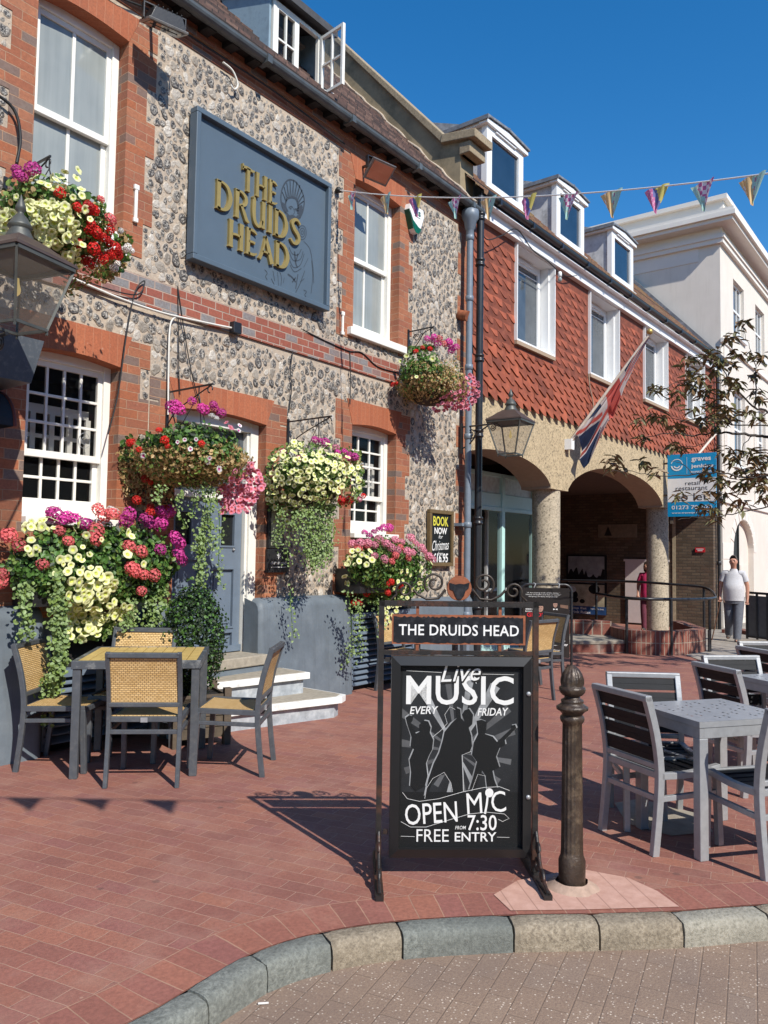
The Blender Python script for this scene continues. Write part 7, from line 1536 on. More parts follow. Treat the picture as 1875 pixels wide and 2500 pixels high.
# solve the far end so that the string passes (1836,428)
for zz in np.linspace(2.5, 6.5, 161):
    B_.z = zz; ts = [t for t in np.linspace(.3, .95, 300) if projpx(strp(t))[0] > 1836][:1]
    if ts and projpx(strp(ts[0]))[1] < 430: break
m = MB(); m.tube([strp(t)-A_ for t in np.linspace(0, 1, 60)], .006, 5); m.build('tape', m_upvc, bt)
TG = np.linspace(0, 1, 3000); PX = np.array([projpx(strp(t))[0] for t in TG]); dirs = (B_-A_).normalized(); rzb = math.atan2(dirs.y, dirs.x)
rg = random.Random(9); kinds = [0, 1, 2, 0, 1, 2, 0, 1, 2, 0, 1]; xs_ = [860, 940, 1012, 1110, 1192, 1290, 1388, 1492, 1602, 1715, 1836]
lastT = 0
for k, x in zip(kinds, xs_): i = int(np.argmax(PX > x)); lastT = TG[i]; link('pennant', FM[k], bt, strp(TG[i])-A_-Vector((0, 0, .004)), (R(rg.uniform(-8, 8)), R(rg.uniform(-3, 6)), rzb+R(rg.uniform(-10, 10))), (.84,)*3)
for j in range(6):
    t = lastT+(j+1)*.062
    if t < 1: link('pennant', FM[j % 3], bt, strp(t)-A_, (R(rg.uniform(-14, 14)), 0, rzb+R(rg.uniform(-12, 12))))
m = MB(); m.lathe([(.002, -.03), (.035, -.02), (.04, .0), (.02, .03)], (0, 0, 0), 10); m.build('knot', m_cable, bt)
kS = 3.93/SUN.z; A2, B2 = Vector(atG(-160, 1944))+SUN*kS, Vector(atG(640, 1958))+SUN*kS; b2 = thing('bunting', 'second bunting string overhead, out of view, whose pennant shadows fall on the pavers', 'bunting', A2)
m = MB(); m.tube([Vector((0, 0, 0)), B2-A2], .006, 5); m.build('tape', m_upvc, b2); d2 = (B2-A2)
for px_ in ((62, 1946), (224, 1950), (392, 1950)):
    g = atG(*px_); q = Vector(g)+SUN*((3.93)/SUN.z); f = (q-A2).dot(d2)/d2.dot(d2); link('pennant', FM[0], b2, d2*f, (R(rg.uniform(-10, 10)), 0, math.atan2(d2.y, d2.x)))
# ------------------------------------------------------------------ union flag on its pole
P0 = Vector(atY(1392, 1078, 5.55)); 
P1 = None; best = 1e9
for L_ in np.linspace(.8, 3.2, 50):
    for el in np.linspace(35, 75, 21):
        c = P0+Vector((.20*math.cos(R(el)), -math.cos(R(el))*.98, math.sin(R(el))))*L_; x, y = projpx(c); e = (x-1590)**2+(y-815)**2
        if e < best: best = e; P1 = c
t = thing('flagpole', 'slanting white flagpole with a gold ball on the arcade front', 'flagpole', P0); d = P1-P0
m = MB(); m.tube([(0, 0, 0), d], [.028, .020], 12); m.build('pole', plain('cream_pole', (.66, .58, .48), .5), t)
m = MB(); m.lathe([(.005, -.055), (.04, -.035), (.052, 0), (.04, .035), (.005, .055)], d+Vector((0, 0, .03)), 16); m.build('ball_finial', m_gold, t)
m = MB(); m.box(-.06, -.05, -.14, .06, .10, .04); m.build('socket', m_upvc, t)
def jack(u, v):   # 0 blue 1 white 2 red on a 2:1 flag
    x, y = (u-.5)*2, (v-.5)
    if abs(y) < .1 or abs(x) < .1: return 2
    if abs(y) < .167 or abs(x) < .167: return 1
    for s in (-1, 1):
        dd = (y-s*x*.5)/math.sqrt(1.25)
        if abs(dd) < .10:
            o = dd*(1 if x*s > 0 else -1)
            return 2 if (0 < dd*(1 if x > 0 else -1) < .067) else 1
    return 0
n1, n2 = 64, 56; V = []; F = []; MI = []; side = d.normalized().cross(Vector((0, 0, 1))).normalized(); dn = Vector((.42, .02, -1)).normalized(); L = d.length; dh = d.normalized()
PROF = [(0, .04), (.10, .08), (.22, .15), (.36, .24), (.46, .36), (.53, .48), (.60, .44), (.70, .54), (.82, .68), (.92, .78), (1, .74)]
for i in range(n1+1):
    s = i/n1; w_ = np.interp(s, [p[0] for p in PROF], [p[1] for p in PROF]); base = Vector((0, 0, 0))+dh*L*(.97-.90*s)
    for j in range(n2+1):
        f = j/n2; fold = .045*math.sin(f*9+s*7)*min(1, w_*3)+.03*math.sin(f*17-s*4)*w_*2
        p = base+dn*w_*f*(1.0+.10*math.sin(s*5))+side*fold+dh*(.06*math.sin(f*6)*w_+.10*f*(1 if s > .55 else .3)*w_)-Vector((0, .015, 0)); V.append(p)
for i in range(n1):
    for j in range(n2): F.append((i*(n2+1)+j, i*(n2+1)+j+1, (i+1)*(n2+1)+j+1, (i+1)*(n2+1)+j)); MI.append(jack((j+.5)/n2*.80+.02, 1-(i+.5)/n1))
m = MB(); m.add(V, F); m.m = MI; m.sm = [True]*len(F)
fl_ = m.build('union_flag', [cl('flag_navy', (.016, .032, .085)), cl('flag_dirty_white', (.56, .51, .50)), cl('flag_faded_red', (.48, .085, .07))]); fl_.location = P0; tag(fl_, 'faded red white and blue union flag wrapped limply round the slanting pole', 'flag')
t = thing('flagpole', 'bare pale pole slanting behind the to let board', 'flagpole', atY(1700, 1115, 5.40)); a_ = Vector(atY(1700, 1115, 5.40)); b_ = Vector(atY(1745, 1062, 5.1)); m = MB(); m.tube([(0, 0, 0), (b_-a_)*1.3], .03, 10); m.build('pole', plain('cream_pole_old', (.66, .58, .50), .5), t); m = MB(); m.box(-.07, -.05, -.1, .07, .1, .05); m.build('socket', m_upvc, t)
# ------------------------------------------------------------------ letting board, perpendicular to the arcade
BXp = 17.45; t = thing('letting_board', 'blue and white to let board projecting from the arcade behind the leaves', 'sign', (BXp, 5.40, 3.1)); o0 = -Vector(t.location)
y0, y1, z0, z1 = 5.40, 4.39, 2.45, 3.80
m = MB(); m.box(BXp, y1, z0, BXp+.03, y0, z1, 0); XX = BXp-.002; H_ = z1-z0
m.poly([(XX, y0, z0+H_*.235), (XX, y1, z0+H_*.235), (XX, y1, z0+H_*.61), (XX, y0, z0+H_*.61)], 1); m.build('board', [m_estateblue, m_printwhite], t, o0)
def bw(s, u, v, w_, h_, mat, bold=0): q = text_mb(s, w_, h_, bold=bold); q.xform(frame((BXp-.005, y0-(y0-y1)*u, z0+H_*v), (0, -1, 0), (0, 0, 1))); q.build('lettering', mat, t, o0)
m_ink = plain('sign_ink', (.03, .035, .045), .5, bump=0)
bw('graves', .70, .895, .40, .10, m_printwhite, .03); bw('jenkins', .72, .79, .46, .10, m_printwhite, .03); bw('PROPERTY PEOPLE', .71, .705, .48, .036, m_printwhite, .02)
bw('retail', .52, .53, .30, .085, m_ink); bw('restaurant', .50, .445, .66, .075, m_ink); bw('to let', .50, .31, .66, .16, m_ink); bw('01273 701070', .50, .145, .84, .085, m_printwhite, .02); bw('www.gravesjenkins.com', .50, .055, .84, .045, m_printwhite, .02)
m = MB(); cy_, cz_ = y0-(y0-y1)*.20, z0+H_*.83
for a0_, a1_, r0, r1 in ((3.3, 6.1, .13, .10), (.2, 2.9, .13, .115), (3.5, 5.9, .075, .05)):
    A__ = np.linspace(a0_, a1_, 14)
    for a, b in zip(A__, A__[1:]): m.poly([(BXp-.005, cy_-r0*math.cos(a), cz_+r0*math.sin(a)), (BXp-.005, cy_-r0*math.cos(b), cz_+r0*math.sin(b)), (BXp-.005, cy_-r1*math.cos(b), cz_+r1*math.sin(b)), (BXp-.005, cy_-r1*math.cos(a), cz_+r1*math.sin(a))])
m.box(BXp-.006, y0-(y0-y1)*.41, z0+H_*.68, BXp-.004, y0-(y0-y1)*.405, z0+H_*.95); m.build('emblem', m_printwhite, t, o0)
m = MB(); m.box(BXp+.03, 5.30, 2.3, BXp+.07, 5.36, 3.9); m.box(BXp+.03, 5.36, 3.6, BXp+.06, 5.60, 3.64); m.box(BXp+.03, 5.36, 2.9, BXp+.06, 5.60, 2.94); m.build('mounting', m_wood, t, o0)
# ------------------------------------------------------------------ black walking tour board
K = zoom(1130, 1250, .226); g = atG(*K(1150, 1700)); bz = gz(g[0]); rr_ = ang((-.80, -.60))
ctr = np.array(g[:2])-np.array((.60, -.80))*.33
t = thing('tour_board', 'black pavement board with small portraits and rounded top beside the arcade', 'pavement sign', (ctr[0], ctr[1], bz), rr_+math.pi)
# local: faces -Y
m = MB(); hw2 = .36; Hh = 1.18; P = [(-hw2, 0, .0)]+[(-hw2, 0, .6)]+[(-hw2+.10-.10*math.cos(a), 0, Hh-.10+.10*math.sin(a)) for a in np.linspace(0, 1.57, 7)]+[(hw2-.10+.10*math.sin(a), 0, Hh-.10+.10*math.cos(a)) for a in np.linspace(0, 1.57, 7)]+[(hw2, 0, .6), (hw2, 0, .0)]
m.tube(P, .019, 8); m.box(-hw2-.02, -.22, -.0, -hw2+.02, .22, .04); m.box(hw2-.02, -.22, 0, hw2+.02, .22, .04); m.build('frame', m_pipeblack, t)
m = MB(); m.box(-hw2+.03, -.008, .16, hw2-.03, .008, Hh-.05); m.build('panel', plain('glossy_black_panel', (.022, .019, .018), .3, bump=0), t)
def tw(s, x, z, w_, h_=None, shear=0, mat=m_printwhite, bold=0): q = text_mb(s, w_, h_, shear=shear, bold=bold); q.xform(frame((x, -.0095, z), (1, 0, 0), (0, 0, 1))); q.build('lettering', mat, t)
for i, (s, w_) in enumerate((('"A fascinating walk of the Lanes"', .46), ('"Plenty of laughs and lots of scares"', .50), ('"Intriguing, terrifying and gruesome"', .42))): tw(s, -.04, 1.06-i*.026, w_, .018, .25)
for i, s in enumerate(('Are you brave', 'enough to', 'venture on', "Brighton's")): tw(s, -.235, .90-i*.033, .11 if i != 1 else .09, .022, 0, m_printwhite, .02)
tw('GHOST', -.12, .755, .30, .06, 0, m_printred, .02); tw('Wednesday,', .12, .40, .30, .042, .2, m_printwhite, .02); tw('Friday & Saturday', .10, .34, .42, .042, .2, m_printwhite, .02); tw('7.30pm', .12, .26, .2, .03)
m_face = plain('portrait_skin', (.34, .20, .15), .5, bump=0)
m = MB()
for cx, cz, r0 in ((.13, .90, .030), (-.08, .85, .042)):
    m.poly([(cx+r0*math.cos(a), -.0096, cz+r0*1.35*math.sin(a)) for a in np.linspace(0, 6.28, 18)[:-1]][::-1], 0)
    m.poly([(cx+r0*1.05*math.cos(a), -.0099, cz+r0*.65+r0*.8*math.sin(a)) for a in np.linspace(0, 3.14, 10)][::-1], 1)
    for e in (-1, 1): m.poly([(cx+e*r0*.4+r0*.16*math.cos(a), -.0102, cz+r0*.12+r0*.09*math.sin(a)) for a in np.linspace(0, 6.28, 9)[:-1]][::-1], 1)
    m.poly([(cx+r0*.3*math.cos(a), -.0102, cz-r0*.7+r0*.07*math.sin(a)) for a in np.linspace(0, 6.28, 9)[:-1]][::-1], 1)
m.poly([(.10, -.0098, .845), (.13, -.0098, .835), (.10, -.0098, .822)], 2); m.poly([(.16, -.0098, .845), (.16, -.0098, .822), (.13, -.0098, .835)], 2)
m.poly([(.20, -.0098, .86), (.31, -.0098, .84), (.31, -.0098, .89), (.20, -.0098, .90)], 3); m.poly([(.0, -.0098, .5), (.24, -.0098, .5), (.24, -.0098, .72), (.05, -.0098, .72)], 3)
m.build('portrait', [m_face, m_print, m_printwhite, plain('sepia_print', (.16, .09, .06), .5, bump=0)], t)
for x in (-.17, .17): m = MB(); m.tube([(x, 0, Hh-.05), (x+.02, -.015, Hh+.005), (x, 0, Hh+.02), (x-.02, .01, Hh)], .009, 6); m.build('clip', m_alu, t)
# ------------------------------------------------------------------ arcade front: curved retaining wall, steps, ramp, railings
R6 = zoom(1150, 900, .437)
def curvewall(pts, h, th, name, mats, label, cat, dzb=.5):
    C_ = catmull([(p[0], p[1]) for p in pts], 6); O_ = offs(C_, th); V = []; acc = 0
    me = bpy.data.meshes.new(name); F = []; UV = []; MI = []
    def quad(P, uv, mi): b = len(V); V.extend(P); F.append((b, b+1, b+2, b+3)); UV.extend(uv); MI.append(mi)
    for i in range(len(C_)-1):
        a, b, c, e = C_[i], C_[i+1], O_[i+1], O_[i]; l = (b-a).length; za, zb_ = gz(a.x)+h, gz(b.x)+h
        for p, q, hh in ((a, b, 0), (e, c, 1)): quad([(p.x, p.y, za-h-dzb), (q.x, q.y, zb_-h-dzb), (q.x, q.y, zb_), (p.x, p.y, za)], [(acc, -dzb), (acc+l, -dzb), (acc+l, h), (acc, h)], 0)
        quad([(a.x, a.y, za), (b.x, b.y, zb_), (c.x, c.y, zb_), (e.x, e.y, za)], [(acc, 0), (acc+l, 0), (acc+l, th), (acc, th)], 0); acc += l
    for i in (0, len(C_)-1): a, e = C_[i], O_[i]; z = gz(a.x); quad([(a.x, a.y, z-.5), (e.x, e.y, z-.5), (e.x, e.y, z+h), (a.x, a.y, z+h)], [(0, 0), (th, 0), (th, h), (0, h)], 0)
    me.from_pydata(V, [], F); me.materials.append(mats); uv = me.uv_layers.new(name='UVMap')
    for i, q in enumerate(UV): uv.data[i].uv = q
    return tag(link(name, me), label, cat)
m_curve = brickmat('curved_red_brick', [(.21, .055, .038), (.28, .085, .055), (.17, .055, .042)], (.33, .26, .20), .078, .205, .008, axis='uv', dirt=(.33, .27, .22), off=0)
G6 = lambda *p: atG(*R6(*p))
cw_ = [G6(700, 1520), G6(780, 1565), G6(860, 1590), G6(980, 1600), G6(1120, 1602), G6(1230, 1595), G6(1310, 1580)]
cw_ = [(p[0], p[1]) for p in cw_]; cw_.append((cw_[-1][0]+.55, cw_[-1][1]+.22)); cw_.append((cw_[-1][0]+1.6, cw_[-1][1]+.8))
curvewall(cw_, .40, .22, 'planter_wall', m_curve, 'low curved red brick retaining wall in front of the second column', 'wall')
w2 = [G6(560, 1500), G6(640, 1500), G6(700, 1500)]; w2 = [(p[0], p[1]) for p in w2]
st = thing('entrance_step', 'wide brick fronted step with concrete slab leading into the arcade', 'step', (12.2, 5.2, gz(12.2)))
P = [G6(520, 1592), G6(570, 1590), G6(720, 1592), G6(858, 1590)]; P = [Vector((p[0], p[1], 0)) for p in P]; bk = Vector((.8, .6, 0))
poly = [P[0]+Vector((-.3, .35, 0)), P[1], P[2], P[3], P[3]+bk*1.6, P[0]+bk*1.6]; o0 = Vector(st.location)
m = MB(); m.prism([(p.x-o0.x, p.y-o0.y, -.2) for p in poly], (0, 0, .34)); b_ = m.build('brick_riser', m_planter, st); m = MB(); c_ = sum(poly, Vector())/6; m.prism([((p.x-c_.x)*1.02+c_.x-o0.x, (p.y-c_.y)*1.02+c_.y-o0.y, .14) for p in poly], (0, 0, .06)); m.build('slab', m_concrete, st, bevel=.008)
m = MB(); q0 = P[1]+bk*1.15; q1 = P[3]+bk*.75; n_ = (q1-q0).normalized(); pp = [q0-n_*.4, q1, q1+bk*.25, q0-n_*.4+bk*.25]
m.prism([(p.x-o0.x, p.y-o0.y, -.2) for p in pp], (0, 0, .66)); m.build('upper_riser', m_planter, st)
# paved ramp beyond, concentric joints
rc = np.array((12.8, 6.6)); m = MB(); rr0, rr1 = 2.6, 8.5
V = []; N_ = 40
for k in range(N_+1):
    a = -1.75+2.0*k/N_
    for r0 in (rr0, rr1): V.append((rc[0]+r0*math.cos(a), rc[1]+r0*math.sin(a), gz(rc[0]+r0*math.cos(a))+.006))
m = MB(); 
poly = [G6(1310, 1583), G6(1200, 1600), G6(1300, 1640), G6(1659, 1645), G6(1659, 1400), G6(1500, 1395), G6(1300, 1440)]
def rampmat():
    s = NT('ramp_slabs'); o = s.obj(); x, y, z = s.sep(o); dx = s.math('SUBTRACT', x, 12.6); dy_ = s.math('SUBTRACT', y, 6.4); r_ = s.math('SQRT', s.math('ADD', s.math('MULTIPLY', dx, dx), s.math('MULTIPLY', dy_, dy_)))
    f = s.math('FRACT', s.math('DIVIDE', r_, .62)); j = s.ramp(f, [(0, 1.), (.05, 1.), (.08, 0.)]); cc = s.ramp(s.noise(o, 12, 5), [(.3, (.25, .22, .185)), (.7, (.36, .32, .27))]); cc = s.mix(j, cc, (.10, .085, .07)); s.col(cc); return s.p(.85)
m.poly([(p[0], p[1], p[2]+.008) for p in poly]); o = m.build('ramp', rampmat()); o['kind'] = 'structure'
rl = [G6(1400, 1478), G6(1500, 1470), G6(1590, 1490), G6(1659, 1500)]; curvewall([(p[0], p[1]) for p in rl][::-1], .09, .20, 'edging_wall', m_curve, 'low brick edging behind the man at the right', 'wall')
# handrails
t = thing('railing', 'black tubular handrail curving round the brick wall in front of the arcade', 'railing', (13.6, 4.2, gz(13.6))); o0 = -Vector(t.location)
near = [(p[0], p[1]) for p in (G6(700, 1520), G6(870, 1592), G6(1120, 1602), G6(1330, 1590))]
zt = [gz(p[0])+.94 for p in near]
path = [Vector((near[0][0], near[0][1], zt[0])), Vector((near[1][0], near[1][1], zt[1])), Vector((near[2][0], near[2][1], zt[2])), Vector((near[3][0]+.25, near[3][1]+.05, zt[3]))]
far_ = [Vector(atX(*R6(1362, 1268), 15.9)), Vector(atX(*R6(1300, 1222), 16.5)), Vector(atX(*R6(1100, 1203), 16.6)), Vector(atX(*R6(900, 1190), 16.9)), Vector(atX(*R6(700, 1186), 17.1)), Vector(atX(*R6(505, 1182), 17.3))]
m = MB(); m.tube(catmull3(path+far_, 8), .027, 8); m.build('handrail', m_pipeblack, t, o0)
for p in path[0:3]+[path[3]]: m = MB(); m.tube([(p.x, p.y, p.z), (p.x, p.y, p.z-1.1)], .026, 8); m.build('post', m_pipeblack, t, o0)
for k in (1, 4): p = far_[k]; m = MB(); m.tube([(p.x, p.y, p.z), (p.x, p.y, p.z-1.2)], .026, 8); m.build('post', m_pipeblack, t, o0)
m = MB(); p = path[3]; m.tube([(p.x-.06, p.y, p.z-.55), (p.x-.06, p.y, p.z-1.1)], .02, 8); m.box(p.x-.05, p.y-.02, p.z-.6, p.x-.01, p.y+.02, p.z-.55); m.build('post_brace', m_pipeblack, t, o0)
t = thing('barrier', 'dark grey panel barrier with black top rail behind the man', 'barrier', (19.0, 4.6, gz(19))); o0 = -Vector(t.location)
a_, b_ = Vector(atX(*R6(1540, 1250), 18.6)), Vector(atX(*R6(1700, 1262), 18.4)); d_ = (b_-a_)*1.8
m = MB(); m.bar(a_, a_+d_, .05, .05); m.bar(a_-Vector((0, 0, .95)), a_+d_-Vector((0, 0, .95)), .04, .04)
for k in np.linspace(0, 1, 6): m.bar(a_+d_*k, a_+d_*k-Vector((0, 0, 1.1)), .045, .045)
m.build('rail', m_pipeblack, t, o0); m = MB(); q = [a_-Vector((0, 0, .06)), a_+d_-Vector((0, 0, .06)), a_+d_-Vector((0, 0, .95)), a_-Vector((0, 0, .95))]; m.prism([tuple(p) for p in q], (.02, 0, 0)); m.build('panel', plain('barrier_panel', (.10, .105, .11), .6, var=.2), t, o0)
# ------------------------------------------------------------------ people
def skinmesh(name, V, E, mat, parent=None, sub=1):
    me = bpy.data.meshes.new(name); me.from_pydata([v[0] for v in V], E, []); me.materials.append(mat)
    o = link(name, me, parent); k = o.modifiers.new('skin', 'SKIN'); k.use_smooth_shade = True
    for i, v in enumerate(V):
        s = me.skin_vertices[0].data[i]; r = v[1]; s.radius = (r, r) if not isinstance(r, tuple) else r; s.use_root = (i == 0)
    u = o.modifiers.new('smooth', 'SUBSURF'); u.levels = sub; u.render_levels = sub+1
    return o
def person(label, loc, rz, J, shirt, trousers, shoes, hair, hairform, girth=1.0):
    """J: joint dict; one continuous skinned body, clothes as children"""
    V = []; E = []; ix = {}
    def a(n, p, r, par=None):
        ix[n] = len(V); V.append((p, r))
        if par is not None: E.append((ix[par], ix[n]))
    a('pelvis', J['pelvis'], (.125, .095)); a('belly', J['belly'], (.115*girth, .095*girth), 'pelvis'); a('chest', J['chest'], (.105, .055), 'belly'); a('neck0', J['neck0'], .062, 'chest'); a('neck1', J['neck1'], .060, 'neck0')
    h = Vector(J['head']); a('jaw', tuple(h+Vector((0, -.012, -.055))), (.062, .075), 'neck1'); a('head', tuple(h), (.074, .090), 'jaw'); a('crown', tuple(h+Vector((0, .008, .075))), (.062, .075), 'head')
    a('nose', tuple(h+Vector((0, -.104, -.012))), .014, 'head')
    for s, n in ((-1, 'r'), (1, 'l')):
        a('ear'+n, tuple(h+Vector((s*.083, .008, -.01))), .016, 'head')
        a('sh'+n, J['sh'+n], .062, 'chest'); a('el'+n, J['el'+n], .044, 'sh'+n); a('wr'+n, J['wr'+n], .030, 'el'+n); w_ = Vector(J['wr'+n]); hd = Vector(J['ha'+n]); a('ha'+n, tuple(hd), (.036, .020), 'wr'+n)
        d = (hd-w_).normalized(); q = d.cross(Vector((0, 1, 0))).normalized() if abs(d.y) < .9 else Vector((1, 0, 0))
        for k in range(4):
            b = hd+q*(.030-.02*k)+d*.03; a(f'f{k}'+n, tuple(b), .010, 'ha'+n); a(f'g{k}'+n, tuple(b+d*(.030-.004*abs(k-1.4))+Vector((0, -.018, 0))), .009, f'f{k}'+n)
        a('th'+n, tuple(hd+q*-.045+d*.012), .011, 'ha'+n)
        a('hip'+n, J['hip'+n], .088, 'pelvis'); a('kn'+n, J['kn'+n], .058, 'hip'+n); a('an'+n, J['an'+n], .034, 'kn'+n); a('to'+n, J['to'+n], .022, 'an'+n)
    b = skinmesh('person', V, E, m_skin); b.location = loc; b.rotation_euler = (0, 0, rz); tag(b, label, 'person')
    def loft(m, rings, n=20):
        V = []
        for x, y, z, rx, ry in rings: V += [(x+rx*math.cos(2*math.pi*k/n), y+ry*math.sin(2*math.pi*k/n), z) for k in range(n)]
        m.add(V, [(i*n+k, i*n+(k+1) % n, (i+1)*n+(k+1) % n, (i+1)*n+k) for i in range(len(rings)-1) for k in range(n)], 0, True); m.add(V[:n], [list(range(n))[::-1]])
    P_, B_, C_, N_ = [Vector(J[k]) for k in ('pelvis', 'belly', 'chest', 'neck0')]; g_ = girth; sw = abs(J['shr'][0])
    m = MB(); loft(m, [(P_.x, P_.y-.02, P_.z-.10, .165*g_, .135*g_), (P_.x, P_.y-.02, P_.z-.02, .168*g_, .142*g_), (B_.x, B_.y+.02, B_.z-.06, .172*g_, .152*g_), (B_.x, B_.y+.02, B_.z+.06, .165*g_, .145*g_), (C_.x, C_.y, C_.z-.06, .168*g_**.6, .130), (C_.x, C_.y, C_.z+.04, sw+.012, .112), (C_.x, C_.y+.005, C_.z+.10, sw-.02, .09), (N_.x, N_.y, N_.z-.01, .085, .075), (N_.x, N_.y-.005, N_.z+.035, .064, .066)])
    for n in 'rl':
        s_, e_ = Vector(J['sh'+n]), Vector(J['el'+n]); q = s_.lerp(C_+Vector((0, 0, .05)), .35); m.tube([q, s_+Vector((0, 0, -.005)), s_.lerp(e_, .3), s_.lerp(e_, .62)], [.075, .074, .068, .070], 14)
    m.build('shirt', shirt, b)
    m = MB(); loft(m, [(P_.x, P_.y-.005, P_.z-.16, .155*g_, .128*g_), (P_.x, P_.y-.01, P_.z-.08, .162*g_, .136*g_), (P_.x, P_.y-.01, P_.z+.02, .155*g_, .132*g_)])
    for n in 'rl':
        h_, k_, an = Vector(J['hip'+n]), Vector(J['kn'+n]), Vector(J['an'+n]); m.tube(catmull3([h_+Vector((0, 0, .04)), h_.lerp(k_, .35), k_, k_.lerp(an, .55), an+Vector((0, 0, -.02))], 4), [.100*g_**.5-.0022*i for i in range(17)], 14)
    m.build('trousers', trousers, b)
    for n in 'rl':
        an, to = Vector(J['an'+n]), Vector(J['to'+n]); skinmesh('shoe', [(tuple(an+(an-to)*.25+Vector((0, 0, -.035))), .045), (tuple(an.lerp(to, .5)+Vector((0, 0, -.015))), (.048, .046)), (tuple(to), (.046, .034))], [(0, 1), (1, 2)], shoes, b)
    m = MB(); hairform(m, h); m.build('hair', hair, b)
    m = MB()
    for s in (-1, 1):
        e = h+Vector((s*.032, -.083, .012)); m.lathe([(.001, -.008), (.010, 0), (.001, .008)], e, 8); m.box(e.x-.018, e.y-.006, e.z+.016, e.x+.018, e.y+.004, e.z+.023)
    m.box(h.x-.026, h.y-.090, h.z-.052, h.x+.026, h.y-.080, h.z-.046); m.build('face_features', plain('eye_dark', (.05, .03, .025), .5, bump=0), b)
    return b
def shorthair(m, h):
    V = []; n = 16
    for k in range(6):
        el = .15+k*.26
        for j in range(n):
            az = 2*math.pi*j/n; fr = .0 if math.sin(az) > -.45 else .5; e = max(el, .15+fr*1.7); V.append((h.x+.082*math.cos(az)*math.cos(e), h.y+.014+.098*math.sin(az)*math.cos(e), h.z+.020+.125*math.sin(e)))
    m.add(V, [(i*n+j, i*n+(j+1) % n, (i+1)*n+(j+1) % n, (i+1)*n+j) for i in range(5) for j in range(n)], 0, True)
def longhair(m, h): 
    m.lathe([(.05, -.16), (.10, -.10), (.108, .0), (.095, .08), (.05, .125), (.005, .135)], (h.x, h.y+.03, h.z), 16)
JM = dict(pelvis=(0, 0, .95), belly=(0, -.06, 1.13), chest=(0, -.005, 1.33), neck0=(0, .005, 1.475), neck1=(0, -.005, 1.545), head=(.0, -.02, 1.655), shr=(-.175, .0, 1.42), shl=(.175, .0, 1.42), elr=(-.255, .01, 1.14), wrr=(-.25, -.10, .93), har=(-.245, -.135, .87), ell=(.255, .05, 1.15), wrl=(.255, .03, .91), hal=(.25, .01, .83), hipr=(-.10, .0, .89), hipl=(.10, 0, .89), knr=(-.10, .02, .50), knl=(.09, -.09, .50), anr=(-.14, .26, .15), anl=(.07, -.13, .085), tor=(-.15, .16, .045), tol=(.075, -.26, .035))
g = atG(*R6(1480, 1528)); km = 1.0
rzm = math.atan2(g[1], g[0])-math.pi/2
man = person('man in a pale grey polo shirt and grey trousers walking with a cane', (g[0]+.08, g[1]+.05, g[2]), rzm+R(-8)+0, JM, plain('heather_grey_polo', (.52, .52, .54), .9, var=.12, scale=30), plain('grey_jeans', (.12, .13, .155), .9, var=.2, scale=20), plain('grey_trainers', (.10, .09, .085), .8), plain('greying_hair', (.085, .07, .06), .9), shorthair, 1.22)
hs_ = 1.71
def zat(p, py):
    lo, hi = 0, 4
    for _ in range(50):
        mid = (lo+hi)/2
        if projpx((p[0], p[1], p[2]+mid))[1] > py: lo = mid
        else: hi = mid
    return lo
sc_ = zat(g, R6(1480, 1040)[1])/1.80; man.scale = (sc_,)*3
m = MB(); h_ = Vector(JM['har']); top = h_+Vector((-.0, -.03, -.03)); m.tube([(top.x+.09, top.y, top.z-.03), (top.x+.07, top.y, top.z+.01), (top.x+.03, top.y, top.z+.025), (top.x, top.y, top.z), (top.x-.03, top.y-.02, top.z-.2), (-.42, -.10, .01)], .011, 8)
cane = m.build('walking_cane', plain('cane_wood', (.13, .06, .035), .5)); cane.location = man.location; cane.rotation_euler = man.rotation_euler; cane.scale = man.scale; tag(cane, 'dark wooden walking cane held in the right hand of the man', 'cane')
JW = dict(pelvis=(0, 0, .90), belly=(0, -.01, 1.06), chest=(0, -.0, 1.24), neck0=(0, .0, 1.38), neck1=(0, -.005, 1.44), head=(0, -.02, 1.53), shr=(-.155, 0, 1.33), shl=(.155, 0, 1.33), elr=(-.24, .0, 1.08), wrr=(-.20, -.10, .89), har=(-.19, -.13, .83), ell=(.24, .0, 1.08), wrl=(.22, -.06, .88), hal=(.215, -.09, .81), hipr=(-.09, 0, .84), hipl=(.09, 0, .84), knr=(-.085, -.03, .47), knl=(.085, .02, .47), anr=(-.08, -.02, .085), anl=(.09, .10, .10), tor=(-.08, -.14, .035), tol=(.09, .0, .035))
g = atX(1582, 1450, 18.9); woman = person('person in a bright pink top mostly hidden behind the second column', (g[0], g[1], gz(g[0])), R(-95), JW, plain('hot_pink_top', (.55, .03, .13), .8), plain('plum_trousers', (.14, .03, .055), .8), plain('dark_shoes', (.03, .03, .03), .6), plain('brown_hair', (.05, .03, .02), .8), longhair, 1.05)
